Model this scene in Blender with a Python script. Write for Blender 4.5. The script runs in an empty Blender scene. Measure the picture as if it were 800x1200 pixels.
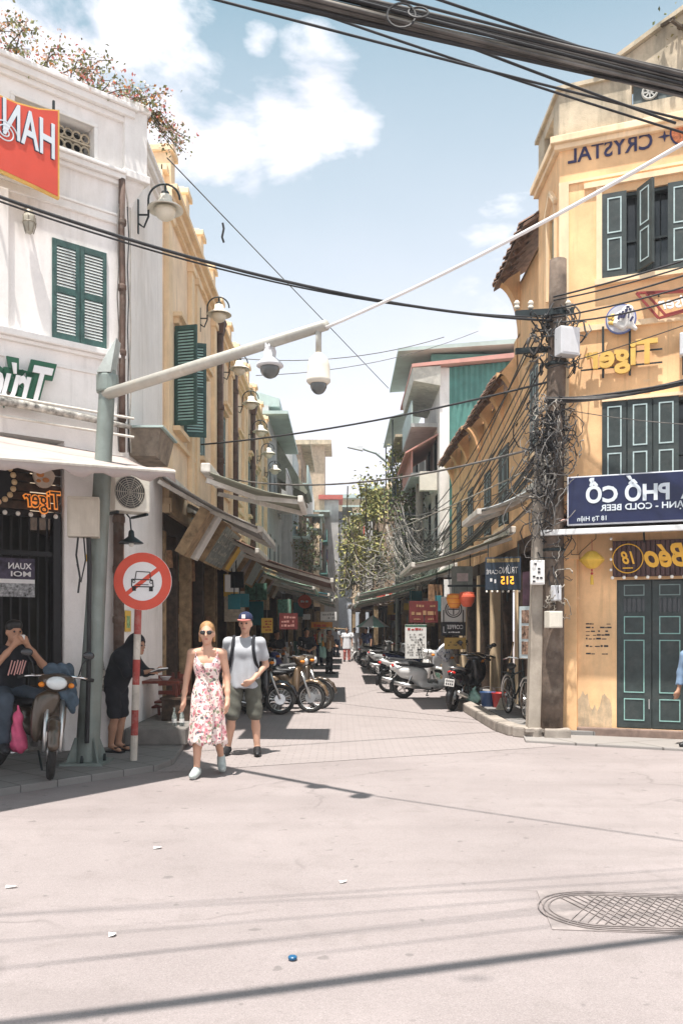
import bpy, bmesh, math, random
import numpy as np
from mathutils import Matrix, Vector, Euler
R = math.radians
PI = math.pi
rnd = random.Random(7)
scene = bpy.context.scene
C = scene.collection

# ------------------------------------------------------------------ camera
CAM_H = 1.62
cd = bpy.data.cameras.new('camera'); cam = bpy.data.objects.new('camera', cd); C.objects.link(cam)
cam.location = (0, 0, CAM_H); cam.rotation_euler = (R(90), 0, 0)
cd.sensor_fit = 'VERTICAL'; cd.sensor_height = 36; cd.sensor_width = 24
cd.lens = 30.0; cd.shift_y = 135/1200; cd.clip_start = 0.05; cd.clip_end = 2000
scene.camera = cam

# ------------------------------------------------------------------ world, sun, exposure
SUN = Vector((-0.10, -0.25, 1.0)).normalized()
wd = bpy.data.worlds.new('World'); scene.world = wd; wd.use_nodes = True
nt = wd.node_tree; nt.nodes.clear()
def N(t, typ, **kw):
    n = t.nodes.new(typ)
    for k, v in kw.items(): setattr(n, k, v)
    return n
def mth(t, op, a, b=None, c=None, clamp=False):
    n = t.nodes.new('ShaderNodeMath'); n.operation = op; n.use_clamp = clamp
    for i, v in enumerate((a, b, c)):
        if v is None: continue
        if isinstance(v, (int, float)): n.inputs[i].default_value = v
        else: t.links.new(v, n.inputs[i])
    return n.outputs[0]
def mixc(t, f, a, b, mode='MIX'):
    n = t.nodes.new('ShaderNodeMix'); n.data_type = 'RGBA'; n.blend_type = mode
    for i, v in ((0, f), (6, a), (7, b)):
        if isinstance(v, (int, float)): n.inputs[i].default_value = v
        elif isinstance(v, (tuple, list)): n.inputs[i].default_value = (*v[:3], 1)
        else: t.links.new(v, n.inputs[i])
    return n.outputs[2]
def ramp(t, f, stops):
    n = t.nodes.new('ShaderNodeValToRGB'); e = n.color_ramp.elements
    while len(e) < len(stops): e.new(0.5)
    for i, (p, c) in enumerate(stops):
        e[i].position = p; e[i].color = (c, c, c, 1) if isinstance(c, (int, float)) else (*c[:3], 1)
    t.links.new(f, n.inputs[0]); return n.outputs[0]
def noise(t, vec, scale, detail=4, rough=0.55, dist=0.0, w=None):
    n = t.nodes.new('ShaderNodeTexNoise'); n.inputs['Scale'].default_value = scale
    n.inputs['Detail'].default_value = detail; n.inputs['Roughness'].default_value = rough; n.inputs['Distortion'].default_value = dist
    if vec is not None: t.links.new(vec, n.inputs['Vector'])
    return n.outputs[0]
sky = N(nt, 'ShaderNodeTexSky', sky_type='NISHITA'); sky.sun_disc = False
sky.sun_elevation = math.asin(SUN.z); sky.sun_rotation = math.atan2(SUN.x, SUN.y)
sky.air_density = 1.0; sky.dust_density = 1.2; sky.ozone_density = 1.0; sky.altitude = 0
tc = N(nt, 'ShaderNodeTexCoord')
sep = N(nt, 'ShaderNodeSeparateXYZ'); nt.links.new(tc.outputs['Generated'], sep.inputs[0])
# cloud plane coordinates: direction divided by height, like a flat cloud deck
zc = mth(nt, 'ADD', mth(nt, 'MAXIMUM', sep.outputs[2], 0.0), 0.22)
cx = mth(nt, 'DIVIDE', sep.outputs[0], zc); cy = mth(nt, 'DIVIDE', sep.outputs[1], zc)
cmb = N(nt, 'ShaderNodeCombineXYZ'); nt.links.new(cx, cmb.inputs[0]); nt.links.new(cy, cmb.inputs[1])
vec = cmb.outputs[0]
def blob(dx, dy, dz, size, stretch=1.0):
    """soft round weight about a compass direction of the sky (1 at centre, 0 at 'size' radians)"""
    d = Vector((dx, dy, dz)).normalized()
    dp = N(nt, 'ShaderNodeVectorMath', operation='DISTANCE')
    nt.links.new(tc.outputs['Generated'], dp.inputs[0]); dp.inputs[1].default_value = d
    return mth(nt, 'SUBTRACT', 1.0, mth(nt, 'DIVIDE', dp.outputs['Value'], size), clamp=True)
n1 = noise(nt, vec, 2.1, 10, 0.60, 0.5)
n2 = noise(nt, vec, 6.5, 8, 0.62, 0.3)
n3 = noise(nt, vec, 0.8, 4, 0.5)
# cumulus fields of this sky (a big bank up to the left, small heaps low on the right), broken elsewhere by the noise
def dirpx(x, y): return (x-400)/1000, 1.0, (735-y)/1000
bsum = None
for (px, py, sz, amp) in ((-20, 60, .13, .40), (70, 70, .12, .40), (150, 55, .11, .40), (200, 120, .10, .40), (270, 165, .10, .38), (335, 155, .09, .40), (375, 105, .07, .40), (410, 140, .05, .30), (372, 50, .035, .28), (-160, 110, .25, .35),
                          (592, 335, .10, .36), (560, 370, .08, .26), (400, 480, .16, .14), (303, 52, .028, .27), (330, 0, .04, .10),):
    b = mth(nt, 'MULTIPLY', mth(nt, 'POWER', blob(*dirpx(px, py), sz), .6), amp)
    bsum = b if bsum is None else mth(nt, 'MAXIMUM', bsum, b)
# broken cloud carried round the unseen sky, added to raise the ambient light
rest = mth(nt, 'MULTIPLY', mth(nt, 'SUBTRACT', 1.0, mth(nt, 'MULTIPLY', blob(0, 1, .28, .85), 2.6), clamp=True), ramp(nt, noise(nt, tc.outputs['Generated'], 2.3, 3, .5), [(.40, 0), (.56, .40)]))
bsum = mth(nt, 'MAXIMUM', bsum, rest)
dens = mth(nt, 'ADD', mth(nt, 'ADD', mth(nt, 'MULTIPLY', n1, .9), mth(nt, 'MULTIPLY', n2, 0.38)), bsum)
cmask = ramp(nt, dens, [(0.0, 0), (0.85, 0.0), (0.90, 0.40), (0.97, 0.93), (1.0, .97)])
# thin veil thickening towards the horizon
veil = mth(nt, 'SUBTRACT', 1.0, mth(nt, 'MULTIPLY', sep.outputs[2], 1.52), clamp=True)
veil = mth(nt, 'POWER', veil, 0.64)
veil = mth(nt, 'MULTIPLY', veil, mth(nt, 'ADD', 0.70, mth(nt, 'MULTIPLY', n3, 0.75)), clamp=True)
skyc = mixc(nt, 1.0, sky.outputs[0], (0.27, 0.70, 0.56), 'MULTIPLY')
skyc = mixc(nt, veil, skyc, (4.5, 4.32, 4.72))
cl = mixc(nt, ramp(nt, n1, [(.40, 0), (.62, 1)]), (4.1, 4.05, 4.5), (5.6, 5.45, 5.6))
skyc = mixc(nt, cmask, skyc, cl)
bg = N(nt, 'ShaderNodeBackground'); bg.inputs[1].default_value = 0.125
wo = N(nt, 'ShaderNodeOutputWorld')
nt.links.new(skyc, bg.inputs[0]); nt.links.new(bg.outputs[0], wo.inputs[0])

sl = bpy.data.lights.new('sun', 'SUN'); sl.energy = 4.2; sl.angle = R(0.9); sl.color = (1.0, 0.945, 0.885)
so = bpy.data.objects.new('sun', sl); C.objects.link(so)
so.rotation_euler = SUN.to_track_quat('Z', 'Y').to_euler(); so.location = (0, 0, 30)
vs = scene.view_settings
vs.view_transform = 'Standard'; vs.look = 'None'; vs.gamma = 1.0; vs.use_curve_mapping = False; vs.exposure = 1.10
try:
    scene.cycles.max_bounces = 7; scene.cycles.diffuse_bounces = 4; scene.cycles.transparent_max_bounces = 8
    scene.cycles.use_denoising = True
except Exception: pass

# ------------------------------------------------------------------ mesh helpers
def W(px, py, Y):
    """photo pixel (800x1200) at depth Y in metres -> world point"""
    return Vector(((px-400)/1000*Y, Y, CAM_H+(735-py)/1000*Y))
class MB:
    def __init__(s, M=None): s.v = []; s.f = []; s.m = []; s.M = M or Matrix(); s.mi = 0
    def add(s, vs, fs):
        o = len(s.v); s.v += [s.M @ Vector(v) for v in vs]
        s.f += [tuple(i+o for i in f) for f in fs]; s.m += [s.mi]*len(fs); return s
    def box(s, x0, x1, y0, y1, z0, z1, T=None):
        vs = [(x, y, z) for z in (z0, z1) for y in (y0, y1) for x in (x0, x1)]
        if T is not None: vs = [T @ Vector(v) for v in vs]
        return s.add(vs, [(0,2,3,1),(4,5,7,6),(0,1,5,4),(2,6,7,3),(0,4,6,2),(1,3,7,5)])
    def cbox(s, c, d, T=None):
        T2 = Matrix.Translation(c) @ (T or Matrix())
        return s.box(-d[0]/2, d[0]/2, -d[1]/2, d[1]/2, -d[2]/2, d[2]/2, T2)
    def hexa(s, p):  # 8 points ordered bottom 4 (ccw) then top 4
        return s.add(p, [(3,2,1,0),(4,5,6,7),(0,1,5,4),(1,2,6,5),(2,3,7,6),(3,0,4,7)])
    def bar(s, a, b, w, h=None, up=(0,0,1)):
        a = Vector(a); b = Vector(b); h = h or w; d = (b-a).normalized(); u = Vector(up)
        if abs(d.dot(u)) > .98: u = Vector((0,1,0))
        x = d.cross(u).normalized()*w/2; y = x.cross(d).normalized()*h/2
        return s.hexa([a-x-y, a+x-y, a+x+y, a-x+y, b-x-y, b+x-y, b+x+y, b-x+y])
    def tube(s, pts, r, n=8, cap=True, flat=1.0):
        P = [Vector(p) for p in pts]; k = len(P)
        rr = r if isinstance(r, (list, tuple)) else [r]*k
        vs = []; prev = None
        for i in range(k):
            t = (P[min(i+1, k-1)]-P[max(i-1, 0)])
            t = t.normalized() if t.length > 1e-9 else Vector((0,0,1))
            if prev is None:
                u = Vector((0,0,1)) if abs(t.z) < .9 else Vector((1,0,0))
                x = t.cross(u).normalized()
            else:
                x = prev - t*prev.dot(t); x = x.normalized() if x.length > 1e-6 else t.orthogonal().normalized()
            prev = x; y = t.cross(x)
            for j in range(n):
                a = 2*PI*j/n; vs.append(P[i]+(x*math.cos(a)+y*math.sin(a)*flat)*rr[i])
        fs = [(i*n+j, i*n+(j+1)%n, (i+1)*n+(j+1)%n, (i+1)*n+j) for i in range(k-1) for j in range(n)]
        if cap: fs += [tuple(range(n-1, -1, -1)), tuple(range((k-1)*n, k*n))]
        return s.add(vs, fs)
    def lathe(s, prof, n=16, T=None, sx=1, sy=1):
        T = T or Matrix(); k = len(prof)
        vs = [T @ Vector((r*math.cos(2*PI*j/n)*sx, r*math.sin(2*PI*j/n)*sy, z)) for r, z in prof for j in range(n)]
        fs = [(i*n+j, i*n+(j+1)%n, (i+1)*n+(j+1)%n, (i+1)*n+j) for i in range(k-1) for j in range(n)]
        fs += [tuple(range(n-1, -1, -1)), tuple(range((k-1)*n, k*n))]
        return s.add(vs, fs)
    def prism(s, poly, y0, y1, T=None):   # polygon in x,z (ccw seen from -y), from y0 (front) to y1
        n = len(poly); vs = [(x, y0, z) for x, z in poly]+[(x, y1, z) for x, z in poly]
        if T is not None: vs = [T @ Vector(v) for v in vs]
        fs = [tuple(range(n)), tuple(range(2*n-1, n-1, -1))]+[(j, j+n, (j+1)%n+n, (j+1)%n) for j in range(n)]
        return s.add(vs, fs)
    def sphere(s, c, r, n=12, k=8):
        r = (r, r, r) if isinstance(r, (int, float)) else r; c = Vector(c)
        vs = [c+Vector((0,0,-r[2]))]
        for i in range(1, k):
            ph = -PI/2+PI*i/k
            vs += [c+Vector((r[0]*math.cos(ph)*math.cos(2*PI*j/n), r[1]*math.cos(ph)*math.sin(2*PI*j/n), r[2]*math.sin(ph))) for j in range(n)]
        vs.append(c+Vector((0,0,r[2]))); L = len(vs)-1
        fs = [(0, 1+(j+1)%n, 1+j) for j in range(n)]
        for i in range(k-2):
            a = 1+i*n; fs += [(a+j, a+(j+1)%n, a+n+(j+1)%n, a+n+j) for j in range(n)]
        a = 1+(k-2)*n; fs += [(a+j, a+(j+1)%n, L) for j in range(n)]
        return s.add(vs, fs)
    def torus(s, c, Rr, r, T=None, n=24, m=8, a0=0, a1=2*PI):
        T = Matrix.Translation(c) @ (T or Matrix())
        full = abs(a1-a0-2*PI) < 1e-6
        pts = [T @ Vector((Rr*math.cos(a0+(a1-a0)*i/n), Rr*math.sin(a0+(a1-a0)*i/n), 0)) for i in range(n+1)]
        if full: pts = pts[:-1]+[pts[0], pts[1]]
        return s.tube(pts, r, m, cap=not full)
    def wall(s, u0, u1, z0, z1, holes, y0=0, y1=.25):
        us = sorted({u0, u1, *[h[0] for h in holes], *[h[1] for h in holes]}); zs = sorted({z0, z1, *[h[2] for h in holes], *[h[3] for h in holes]})
        us = [u for u in us if u0 <= u <= u1]; zs = [z for z in zs if z0 <= z <= z1]
        nu, nz = len(us)-1, len(zs)-1
        solid = [[not any(h[0]-1e-6 <= (us[i]+us[i+1])/2 <= h[1]+1e-6 and h[2]-1e-6 <= (zs[j]+zs[j+1])/2 <= h[3]+1e-6 for h in holes) for j in range(nz)] for i in range(nu)]
        S = lambda i, j: 0 <= i < nu and 0 <= j < nz and solid[i][j]
        for i in range(nu):
            for j in range(nz):
                if not solid[i][j]: continue
                a, b, c, d = us[i], us[i+1], zs[j], zs[j+1]
                s.add([(a,y0,c),(b,y0,c),(b,y0,d),(a,y0,d)], [(0,1,2,3)]); s.add([(a,y1,c),(b,y1,c),(b,y1,d),(a,y1,d)], [(3,2,1,0)])
                if not S(i-1,j): s.add([(a,y0,c),(a,y0,d),(a,y1,d),(a,y1,c)], [(0,1,2,3)])
                if not S(i+1,j): s.add([(b,y0,c),(b,y1,c),(b,y1,d),(b,y0,d)], [(0,1,2,3)])
                if not S(i,j-1): s.add([(a,y0,c),(a,y1,c),(b,y1,c),(b,y0,c)], [(0,1,2,3)])
                if not S(i,j+1): s.add([(a,y0,d),(b,y0,d),(b,y1,d),(a,y1,d)], [(0,1,2,3)])
        return s
    def mesh(s, name, mats, smooth=False, bevel=0, weld=False):
        me = bpy.data.meshes.new(name); me.from_pydata([tuple(v) for v in s.v], [], s.f)
        mats = mats if isinstance(mats, (list, tuple)) else [mats]
        for m in mats: me.materials.append(m)
        if len(mats) > 1: me.polygons.foreach_set('material_index', s.m)
        if smooth: me.polygons.foreach_set('use_smooth', [True]*len(s.f))
        if bevel or weld:
            bm = bmesh.new(); bm.from_mesh(me)
            if weld: bmesh.ops.remove_doubles(bm, verts=bm.verts, dist=1e-4)
            if bevel:
                ed = [e for e in bm.edges if len(e.link_faces) == 2 and e.calc_face_angle(0) > .5]
                bmesh.ops.bevel(bm, geom=ed, offset=bevel, segments=2, affect='EDGES', profile=.6, clamp_overlap=True)
            bm.to_mesh(me); bm.free()
        me.update(); return me
    def build(s, name, mats, parent=None, smooth=False, bevel=0, weld=False):
        return link(name, s.mesh(name, mats, smooth, bevel, weld), parent)
def autosmooth(o, ang=40):
    me = o.data; me.polygons.foreach_set('use_smooth', [True]*len(me.polygons))
    bm = bmesh.new(); bm.from_mesh(me)
    for e in bm.edges: e.smooth = not (len(e.link_faces) == 2 and e.calc_face_angle(0) > R(ang))
    bm.to_mesh(me); bm.free(); return o
def link(name, me, parent=None, loc=None, rot=None):
    o = bpy.data.objects.new(name, me); C.objects.link(o)
    if parent is not None: o.parent = parent
    if loc is not None: o.location = loc
    if rot is not None: o.rotation_euler = rot
    return o
def tag(o, label=None, cat=None, group=None, kind=None):
    if label: o['label'] = label
    if cat: o['category'] = cat
    if group: o['group'] = group
    if kind: o['kind'] = kind
    return o
def thing(name, label, cat, loc=(0,0,0), rz=0, group=None):
    o = bpy.data.objects.new(name, None); C.objects.link(o); o.empty_display_size = .1
    o.location = loc; o.rotation_euler = (0, 0, rz); return tag(o, label, cat, group)
KIDS = {}
def dup(o, parent=None):
    c = o.copy(); C.objects.link(c)
    if parent is not None: c.parent = parent
    for ch in list(o.children): dup(ch, c)
    return c
def place(o, loc, rz=0, label=None, group=None, scale=None):
    o.location = loc; o.rotation_euler = (0, 0, rz)
    if scale: o.scale = (scale,)*3
    if label: o['label'] = label
    if group: o['group'] = group
    return o
def recolor(root, names, m):
    for o in [root, *root.children_recursive]:
        if o.type == 'MESH' and o.name.split('.')[0] in names and o.material_slots:
            o.material_slots[0].link = 'OBJECT'; o.material_slots[0].material = m
def sag(a, b, d, n=14, wob=0.0):
    a = Vector(a); b = Vector(b); out = []
    for i in range(n+1):
        t = i/n; p = a.lerp(b, t); p.z -= d*4*t*(1-t)
        if wob and 0 < i < n: p += Vector((rnd.uniform(-wob, wob), rnd.uniform(-wob, wob), rnd.uniform(-wob, wob)))
        out.append(p)
    return out
# --- smooth signed-distance surfaces (bodies, clothes, bike panels)
def sdf_mesh(name, prims, mats, res=.015, k=.03, cut=(), smooth_iter=2, wrinkle=None):
    """prims: ('c',a,ra,b,rb) tapered capsule | ('e',centre,radii[,Matrix3]) ellipsoid | ('s',...) as 'c' but carved away.  cut: (normal, offset) keeps n.p<=offset"""
    lo = np.full(3, 1e9); hi = -lo
    for p in prims:
        if p[0] in 'cs':
            for q, r in ((p[1], p[2]), (p[3], p[4])): lo = np.minimum(lo, np.array(q)-r); hi = np.maximum(hi, np.array(q)+r)
        else: m = max(p[2]); lo = np.minimum(lo, np.array(p[1])-m); hi = np.maximum(hi, np.array(p[1])+m)
    lo -= res*2.5+k*.5; hi += res*2.5+k*.5
    ax = [np.arange(lo[i], hi[i]+res, res) for i in range(3)]
    shp = tuple(len(a) for a in ax); D = np.full(shp, 9.0, np.float32); pad = k+2.5*res
    for p in prims:
        if p[0] in 'cs':
            bl = np.minimum(np.array(p[1])-p[2], np.array(p[3])-p[4]); bh = np.maximum(np.array(p[1])+p[2], np.array(p[3])+p[4])
        else: m = max(p[2]); bl = np.array(p[1])-m; bh = np.array(p[1])+m
        i0 = np.maximum(((bl-pad-lo)/res).astype(int), 0); i1 = np.minimum(((bh+pad-lo)/res).astype(int)+2, shp)
        sl_ = tuple(slice(i0[q], i1[q]) for q in range(3))
        G = np.stack(np.meshgrid(*[ax[q][sl_[q]] for q in range(3)], indexing='ij'), -1).astype(np.float32)
        if p[0] in 'cs':
            a = np.array(p[1], np.float32); b = np.array(p[3], np.float32); ba = b-a; L = float(ba@ba)
            t = np.clip(((G-a)@ba)/max(L, 1e-9), 0, 1)
            d = np.linalg.norm(G-a-t[..., None]*ba, axis=-1)-(p[2]+t*(p[4]-p[2]))
        else:
            q = G-np.array(p[1], np.float32)
            if len(p) > 3: q = q@np.array(p[3], np.float32)
            r = np.array(p[2], np.float32); l = np.linalg.norm(q/r, axis=-1)
            g = np.linalg.norm(q/(r*r), axis=-1); d = l*(l-1)/np.maximum(g, 1e-6)
        E = D[sl_]
        if p[0] == 's': D[sl_] = np.maximum(E, -d)
        else:
            h = np.maximum(k-np.abs(E-d), 0)/k; D[sl_] = np.minimum(E, d)-h*h*k*.25
    G = np.stack(np.meshgrid(*ax, indexing='ij'), -1).astype(np.float32) if (cut or wrinkle is not None) else None
    for n_, off in cut: D = np.maximum(D, G@np.array(n_, np.float32)-off)
    if wrinkle is not None: D = D+wrinkle(G)
    me = surface_nets(name, D, lo, res, smooth_iter)
    for m in (mats if isinstance(mats, (list, tuple)) else [mats]): me.materials.append(m)
    return me
def surface_nets(name, D, lo, res, it):
    S = D < 0; nx, ny, nz = D.shape
    c = np.zeros((nx-1, ny-1, nz-1), np.int8)
    offs = [(i, j, k) for i in (0, 1) for j in (0, 1) for k in (0, 1)]
    for (i, j, k) in offs: c += S[i:nx-1+i, j:ny-1+j, k:nz-1+k]
    act = (c > 0) & (c < 8); idx = np.full(act.shape, -1, np.int64); idx[act] = np.arange(act.sum())
    cells = np.argwhere(act); acc = np.zeros((len(cells), 3)); cnt = np.zeros(len(cells))
    val = {o: D[cells[:, 0]+o[0], cells[:, 1]+o[1], cells[:, 2]+o[2]] for o in offs}
    for a in offs:
        for axx in range(3):
            if a[axx]: continue
            b = list(a); b[axx] = 1; b = tuple(b)
            m = (val[a] < 0) != (val[b] < 0); t = np.where(m, val[a]/np.where(m, val[a]-val[b], 1), 0)
            p = np.array(a, float)[None]+np.zeros((len(cells), 3)); p[:, axx] += t
            acc[m] += p[m]; cnt[m] += 1
    V = (cells+acc/cnt[:, None])*res+lo; F = []
    for axx in range(3):
        u, v = [(1, 2), (2, 0), (0, 1)][axx]
        sl0 = [slice(None)]*3; sl1 = [slice(None)]*3
        sl0[axx] = slice(0, -1); sl1[axx] = slice(1, None)
        A = S[tuple(sl0)]; B = S[tuple(sl1)]; e = np.argwhere(A != B)
        ok = (e[:, u] > 0) & (e[:, v] > 0) & (e[:, u] < D.shape[u]-1) & (e[:, v] < D.shape[v]-1); e = e[ok]
        q = []
        for du, dv in ((1, 1), (0, 1), (0, 0), (1, 0)):
            w = e.copy(); w[:, u] -= du; w[:, v] -= dv; q.append(idx[w[:, 0], w[:, 1], w[:, 2]])
        q = np.stack(q, 1); fl = ~A[e[:, 0], e[:, 1], e[:, 2]]; q[fl] = q[fl][:, ::-1]; F.append(q)
    F = np.concatenate(F)
    for _ in range(it):
        a = np.zeros_like(V); n = np.zeros(len(V))
        for i in range(4):
            j = (i+1) % 4
            np.add.at(a, F[:, i], V[F[:, j]]); np.add.at(n, F[:, i], 1); np.add.at(a, F[:, j], V[F[:, i]]); np.add.at(n, F[:, j], 1)
        V = V*.5+.5*a/np.maximum(n, 1)[:, None]
    me = bpy.data.meshes.new(name); me.from_pydata(V.tolist(), [], F.tolist())
    me.polygons.foreach_set('use_smooth', [True]*len(F)); me.update(); return me
# --- lettering (the photograph is mirrored, so every word runs backwards)
_txt = {}
def text_mesh(body, w, h, m, depth=.008, bold=0.0, shear=0.0, mirror=True, space=1.0):
    key = (body, w, h, depth, bold, shear, m.name)
    if key in _txt: return _txt[key]
    cu = bpy.data.curves.new('lettering', 'FONT'); cu.body = body; cu.extrude = .01; cu.offset = bold; cu.shear = shear
    cu.space_character = space; cu.resolution_u = 3; cu.align_x = 'LEFT'
    o = bpy.data.objects.new('lettering_source', cu); C.objects.link(o)
    bpy.context.view_layer.update()
    dg = bpy.context.evaluated_depsgraph_get(); me = bpy.data.meshes.new_from_object(o.evaluated_get(dg))
    bpy.data.objects.remove(o); bpy.data.curves.remove(cu)
    n = len(me.vertices); co = np.empty(n*3); me.vertices.foreach_get('co', co); co = co.reshape(-1, 3)
    lo = co.min(0); hi = co.max(0); c = (lo+hi)/2; sz = hi-lo
    x = (co[:, 0]-c[0])/sz[0]*w; z = (co[:, 1]-c[1])/sz[1]*h; y = -(co[:, 2]-c[2])/max(sz[2], 1e-6)*depth
    if mirror: x = -x
    me.vertices.foreach_set('co', np.stack([x, y, z], 1).ravel())
    if mirror: me.flip_normals()
    me.materials.clear(); me.materials.append(m); me.update(); me.name = 'lettering'
    _txt[key] = me; return me
def text(parent, body, c, w, h, m, **kw):
    """c = (x, y, z) centre in the parent's frame; faces local -y"""
    return link('lettering', text_mesh(body, w, h, m, **kw), parent, c)

# ------------------------------------------------------------------ materials
MATS = {}
def mat(name, col, rough=.7, metal=0.0, var=.12, scale=6.0, bump=.0, bscale=60., dirt=0.0, dcol=(.10,.09,.075), dscale=1.3, coat=0.0, em=None, trans=0.0, alpha=None, streak=False, spec=.4):
    if name in MATS: return MATS[name]
    m = bpy.data.materials.new(name); m.use_nodes = True; t = m.node_tree; b = t.nodes['Principled BSDF']
    g = N(t, 'ShaderNodeNewGeometry'); pos = g.outputs['Position']
    nf = noise(t, pos, scale, 5, .6)
    dark = tuple(c*(1-var*1.6) for c in col); lite = tuple(min(1, c*(1+var)) for c in col)
    c = mixc(t, ramp(t, nf, [(.3, 0), (.7, 1)]), dark, lite)
    if dirt:
        mp = N(t, 'ShaderNodeMapping'); t.links.new(pos, mp.inputs[0]); mp.inputs['Scale'].default_value = (1, 1, .28 if streak else 1)
        d1 = noise(t, mp.outputs[0], dscale, 7, .65, .4); d2 = noise(t, mp.outputs[0], dscale*5.3, 5, .6)
        dm = ramp(t, mth(t, 'ADD', d1, mth(t, 'MULTIPLY', mth(t, 'SUBTRACT', d2, .5), .55)), [(.50, 0), (.72, 1)])
        c = mixc(t, mth(t, 'MULTIPLY', dm, dirt), c, dcol)
        if streak:
            mp2 = N(t, 'ShaderNodeMapping'); t.links.new(pos, mp2.inputs[0]); mp2.inputs['Scale'].default_value = (1, 1, .07)
            s1 = noise(t, mp2.outputs[0], 5.5, 5, .6); s2 = noise(t, pos, .8, 3, .5)
            sm_ = mth(t, 'MULTIPLY', ramp(t, s1, [(.54, 0), (.70, 1)]), ramp(t, s2, [(.42, 0), (.62, 1)]))
            c = mixc(t, mth(t, 'MULTIPLY', sm_, dirt*.9), c, tuple(x*.55 for x in dcol))
            pn = noise(t, pos, 3.1, 8, .72, .6); pm_ = ramp(t, pn, [(.655, 0), (.675, 1)])
            c = mixc(t, mth(t, 'MULTIPLY', pm_, dirt*.8), c, tuple(min(1, x*1.25+.04) for x in dcol))
            fm = noise(t, pos, 28, 4, .7); c = mixc(t, mth(t, 'MULTIPLY', ramp(t, fm, [(.25, 1), (.5, 0)]), .16), c, tuple(x*.6 for x in col))
    t.links.new(c, b.inputs['Base Color'])
    b.inputs['Roughness'].default_value = rough; b.inputs['Metallic'].default_value = metal
    b.inputs['Specular IOR Level'].default_value = spec
    if coat: b.inputs['Coat Weight'].default_value = coat; b.inputs['Coat Roughness'].default_value = .08
    if em: b.inputs['Emission Color'].default_value = (*em[:3], 1); b.inputs['Emission Strength'].default_value = em[3]
    if trans: b.inputs['Transmission Weight'].default_value = trans
    if alpha is not None: b.inputs['Alpha'].default_value = alpha
    if bump:
        bn = N(t, 'ShaderNodeBump'); bn.inputs['Strength'].default_value = bump; bn.inputs['Distance'].default_value = .01
        t.links.new(noise(t, pos, bscale, 6, .65), bn.inputs['Height']); t.links.new(bn.outputs[0], b.inputs['Normal'])
    MATS[name] = m; return m
M = {}
def dm(key, *a, **k): M[key] = mat(key, *a, **k)
dm('white_plaster', (.86,.83,.80), .85, var=.05, scale=2, dirt=.35, dcol=(.50,.46,.40), dscale=1.1, bump=.15, streak=True)
dm('white_trim', (.82,.80,.77), .8, var=.04, dirt=.22, dcol=(.50,.47,.42), bump=.1, streak=True)
dm('ochre', (.87,.545,.285), .88, var=.16, scale=1.6, dirt=.75, dcol=(.58,.40,.23), dscale=.9, bump=.25, streak=True)
dm('ochre_pale', (.88,.69,.49), .88, var=.12, scale=1.6, dirt=.5, dcol=(.58,.43,.28), dscale=1.0, bump=.25, streak=True)
dm('ochre_trim', (.86,.66,.43), .85, var=.1, scale=2, dirt=.4, dcol=(.54,.40,.26), bump=.2, streak=True)
dm('weathered', (.52,.44,.32), .92, var=.2, scale=3, dirt=.85, dcol=(.20,.185,.14), dscale=1.5, bump=.5, streak=True)
dm('grey_plaster', (.50,.50,.49), .9, var=.12, scale=2, dirt=.5, dcol=(.25,.25,.24), bump=.2, streak=True)
dm('pale_blue_plaster', (.60,.66,.74), .9, var=.08, dirt=.3, dcol=(.4,.42,.45), bump=.1, streak=True)
dm('brown_brick', (.33,.24,.17), .95, var=.3, scale=9, dirt=.4, bump=.4)
dm('shutter_green', (.040,.098,.088), .55, var=.25, scale=9, dirt=.25, dcol=(.10,.12,.11), dscale=3)
dm('door_green', (.034,.047,.046), .5, var=.2, scale=8, dirt=.3, dcol=(.10,.10,.09), dscale=3)
dm('trim_mint', (.26,.46,.42), .6, var=.12, scale=12, dirt=.25, dcol=(.14,.2,.18), dscale=5)
dm('trim_white', (.42,.53,.53), .6, var=.12, scale=12)
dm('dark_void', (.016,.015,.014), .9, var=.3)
dm('dark_wood', (.060,.038,.026), .6, var=.35, scale=12, bump=.2)
dm('red_wood', (.15,.035,.022), .5, var=.3, scale=10)
dm('worn_wood', (.36,.25,.14), .8, var=.3, scale=7, dirt=.4, dcol=(.12,.08,.05), dscale=3, bump=.3)
dm('red_sign', (.62,.072,.040), .5, var=.06, scale=3, dirt=.12, dcol=(.4,.1,.08))
dm('gold', (.70,.43,.10), .45, var=.1, metal=.0)
dm('sign_white', (.80,.80,.80), .5, var=.04)
dm('sign_silver', (.62,.68,.72), .45, var=.05)
dm('navy', (.012,.018,.062), .35, var=.1, dirt=.1, dcol=(.08,.09,.14))
dm('sign_green', (.018,.115,.060), .45, var=.1)
dm('black', (.015,.015,.017), .5, var=.2)
dm('black_gloss', (.012,.012,.014), .18, var=.1, coat=.6)
dm('rubber', (.022,.021,.020), .8, var=.3, scale=20)
dm('cable', (.028,.028,.030), .65, var=.3, scale=4)
dm('cable_grey', (.155,.145,.135), .8, var=.4, scale=3, dirt=.5, dcol=(.06,.055,.05), dscale=2)
dm('cable_pale', (.36,.33,.285), .8, var=.3, scale=3, dirt=.6, dcol=(.12,.10,.085), dscale=2)
dm('conduit_white', (.78,.775,.77), .6, var=.05, dirt=.2, dcol=(.45,.43,.4))
dm('steel_pole', (.22,.26,.24), .5, var=.14, scale=3, metal=.25, dirt=.5, dcol=(.17,.16,.13), dscale=1.6, bump=.1, streak=True)
dm('arm_steel', (.44,.43,.385), .5, var=.1, scale=3, metal=.2, dirt=.45, dcol=(.32,.27,.2), dscale=3)
dm('steel', (.55,.55,.54), .3, var=.1, metal=.9)
dm('chrome', (.75,.75,.74), .12, metal=1.0, var=.05)
dm('cream_box', (.66,.62,.53), .55, var=.06, scale=3, dirt=.35, dcol=(.36,.31,.24), dscale=2, streak=True)
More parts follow.
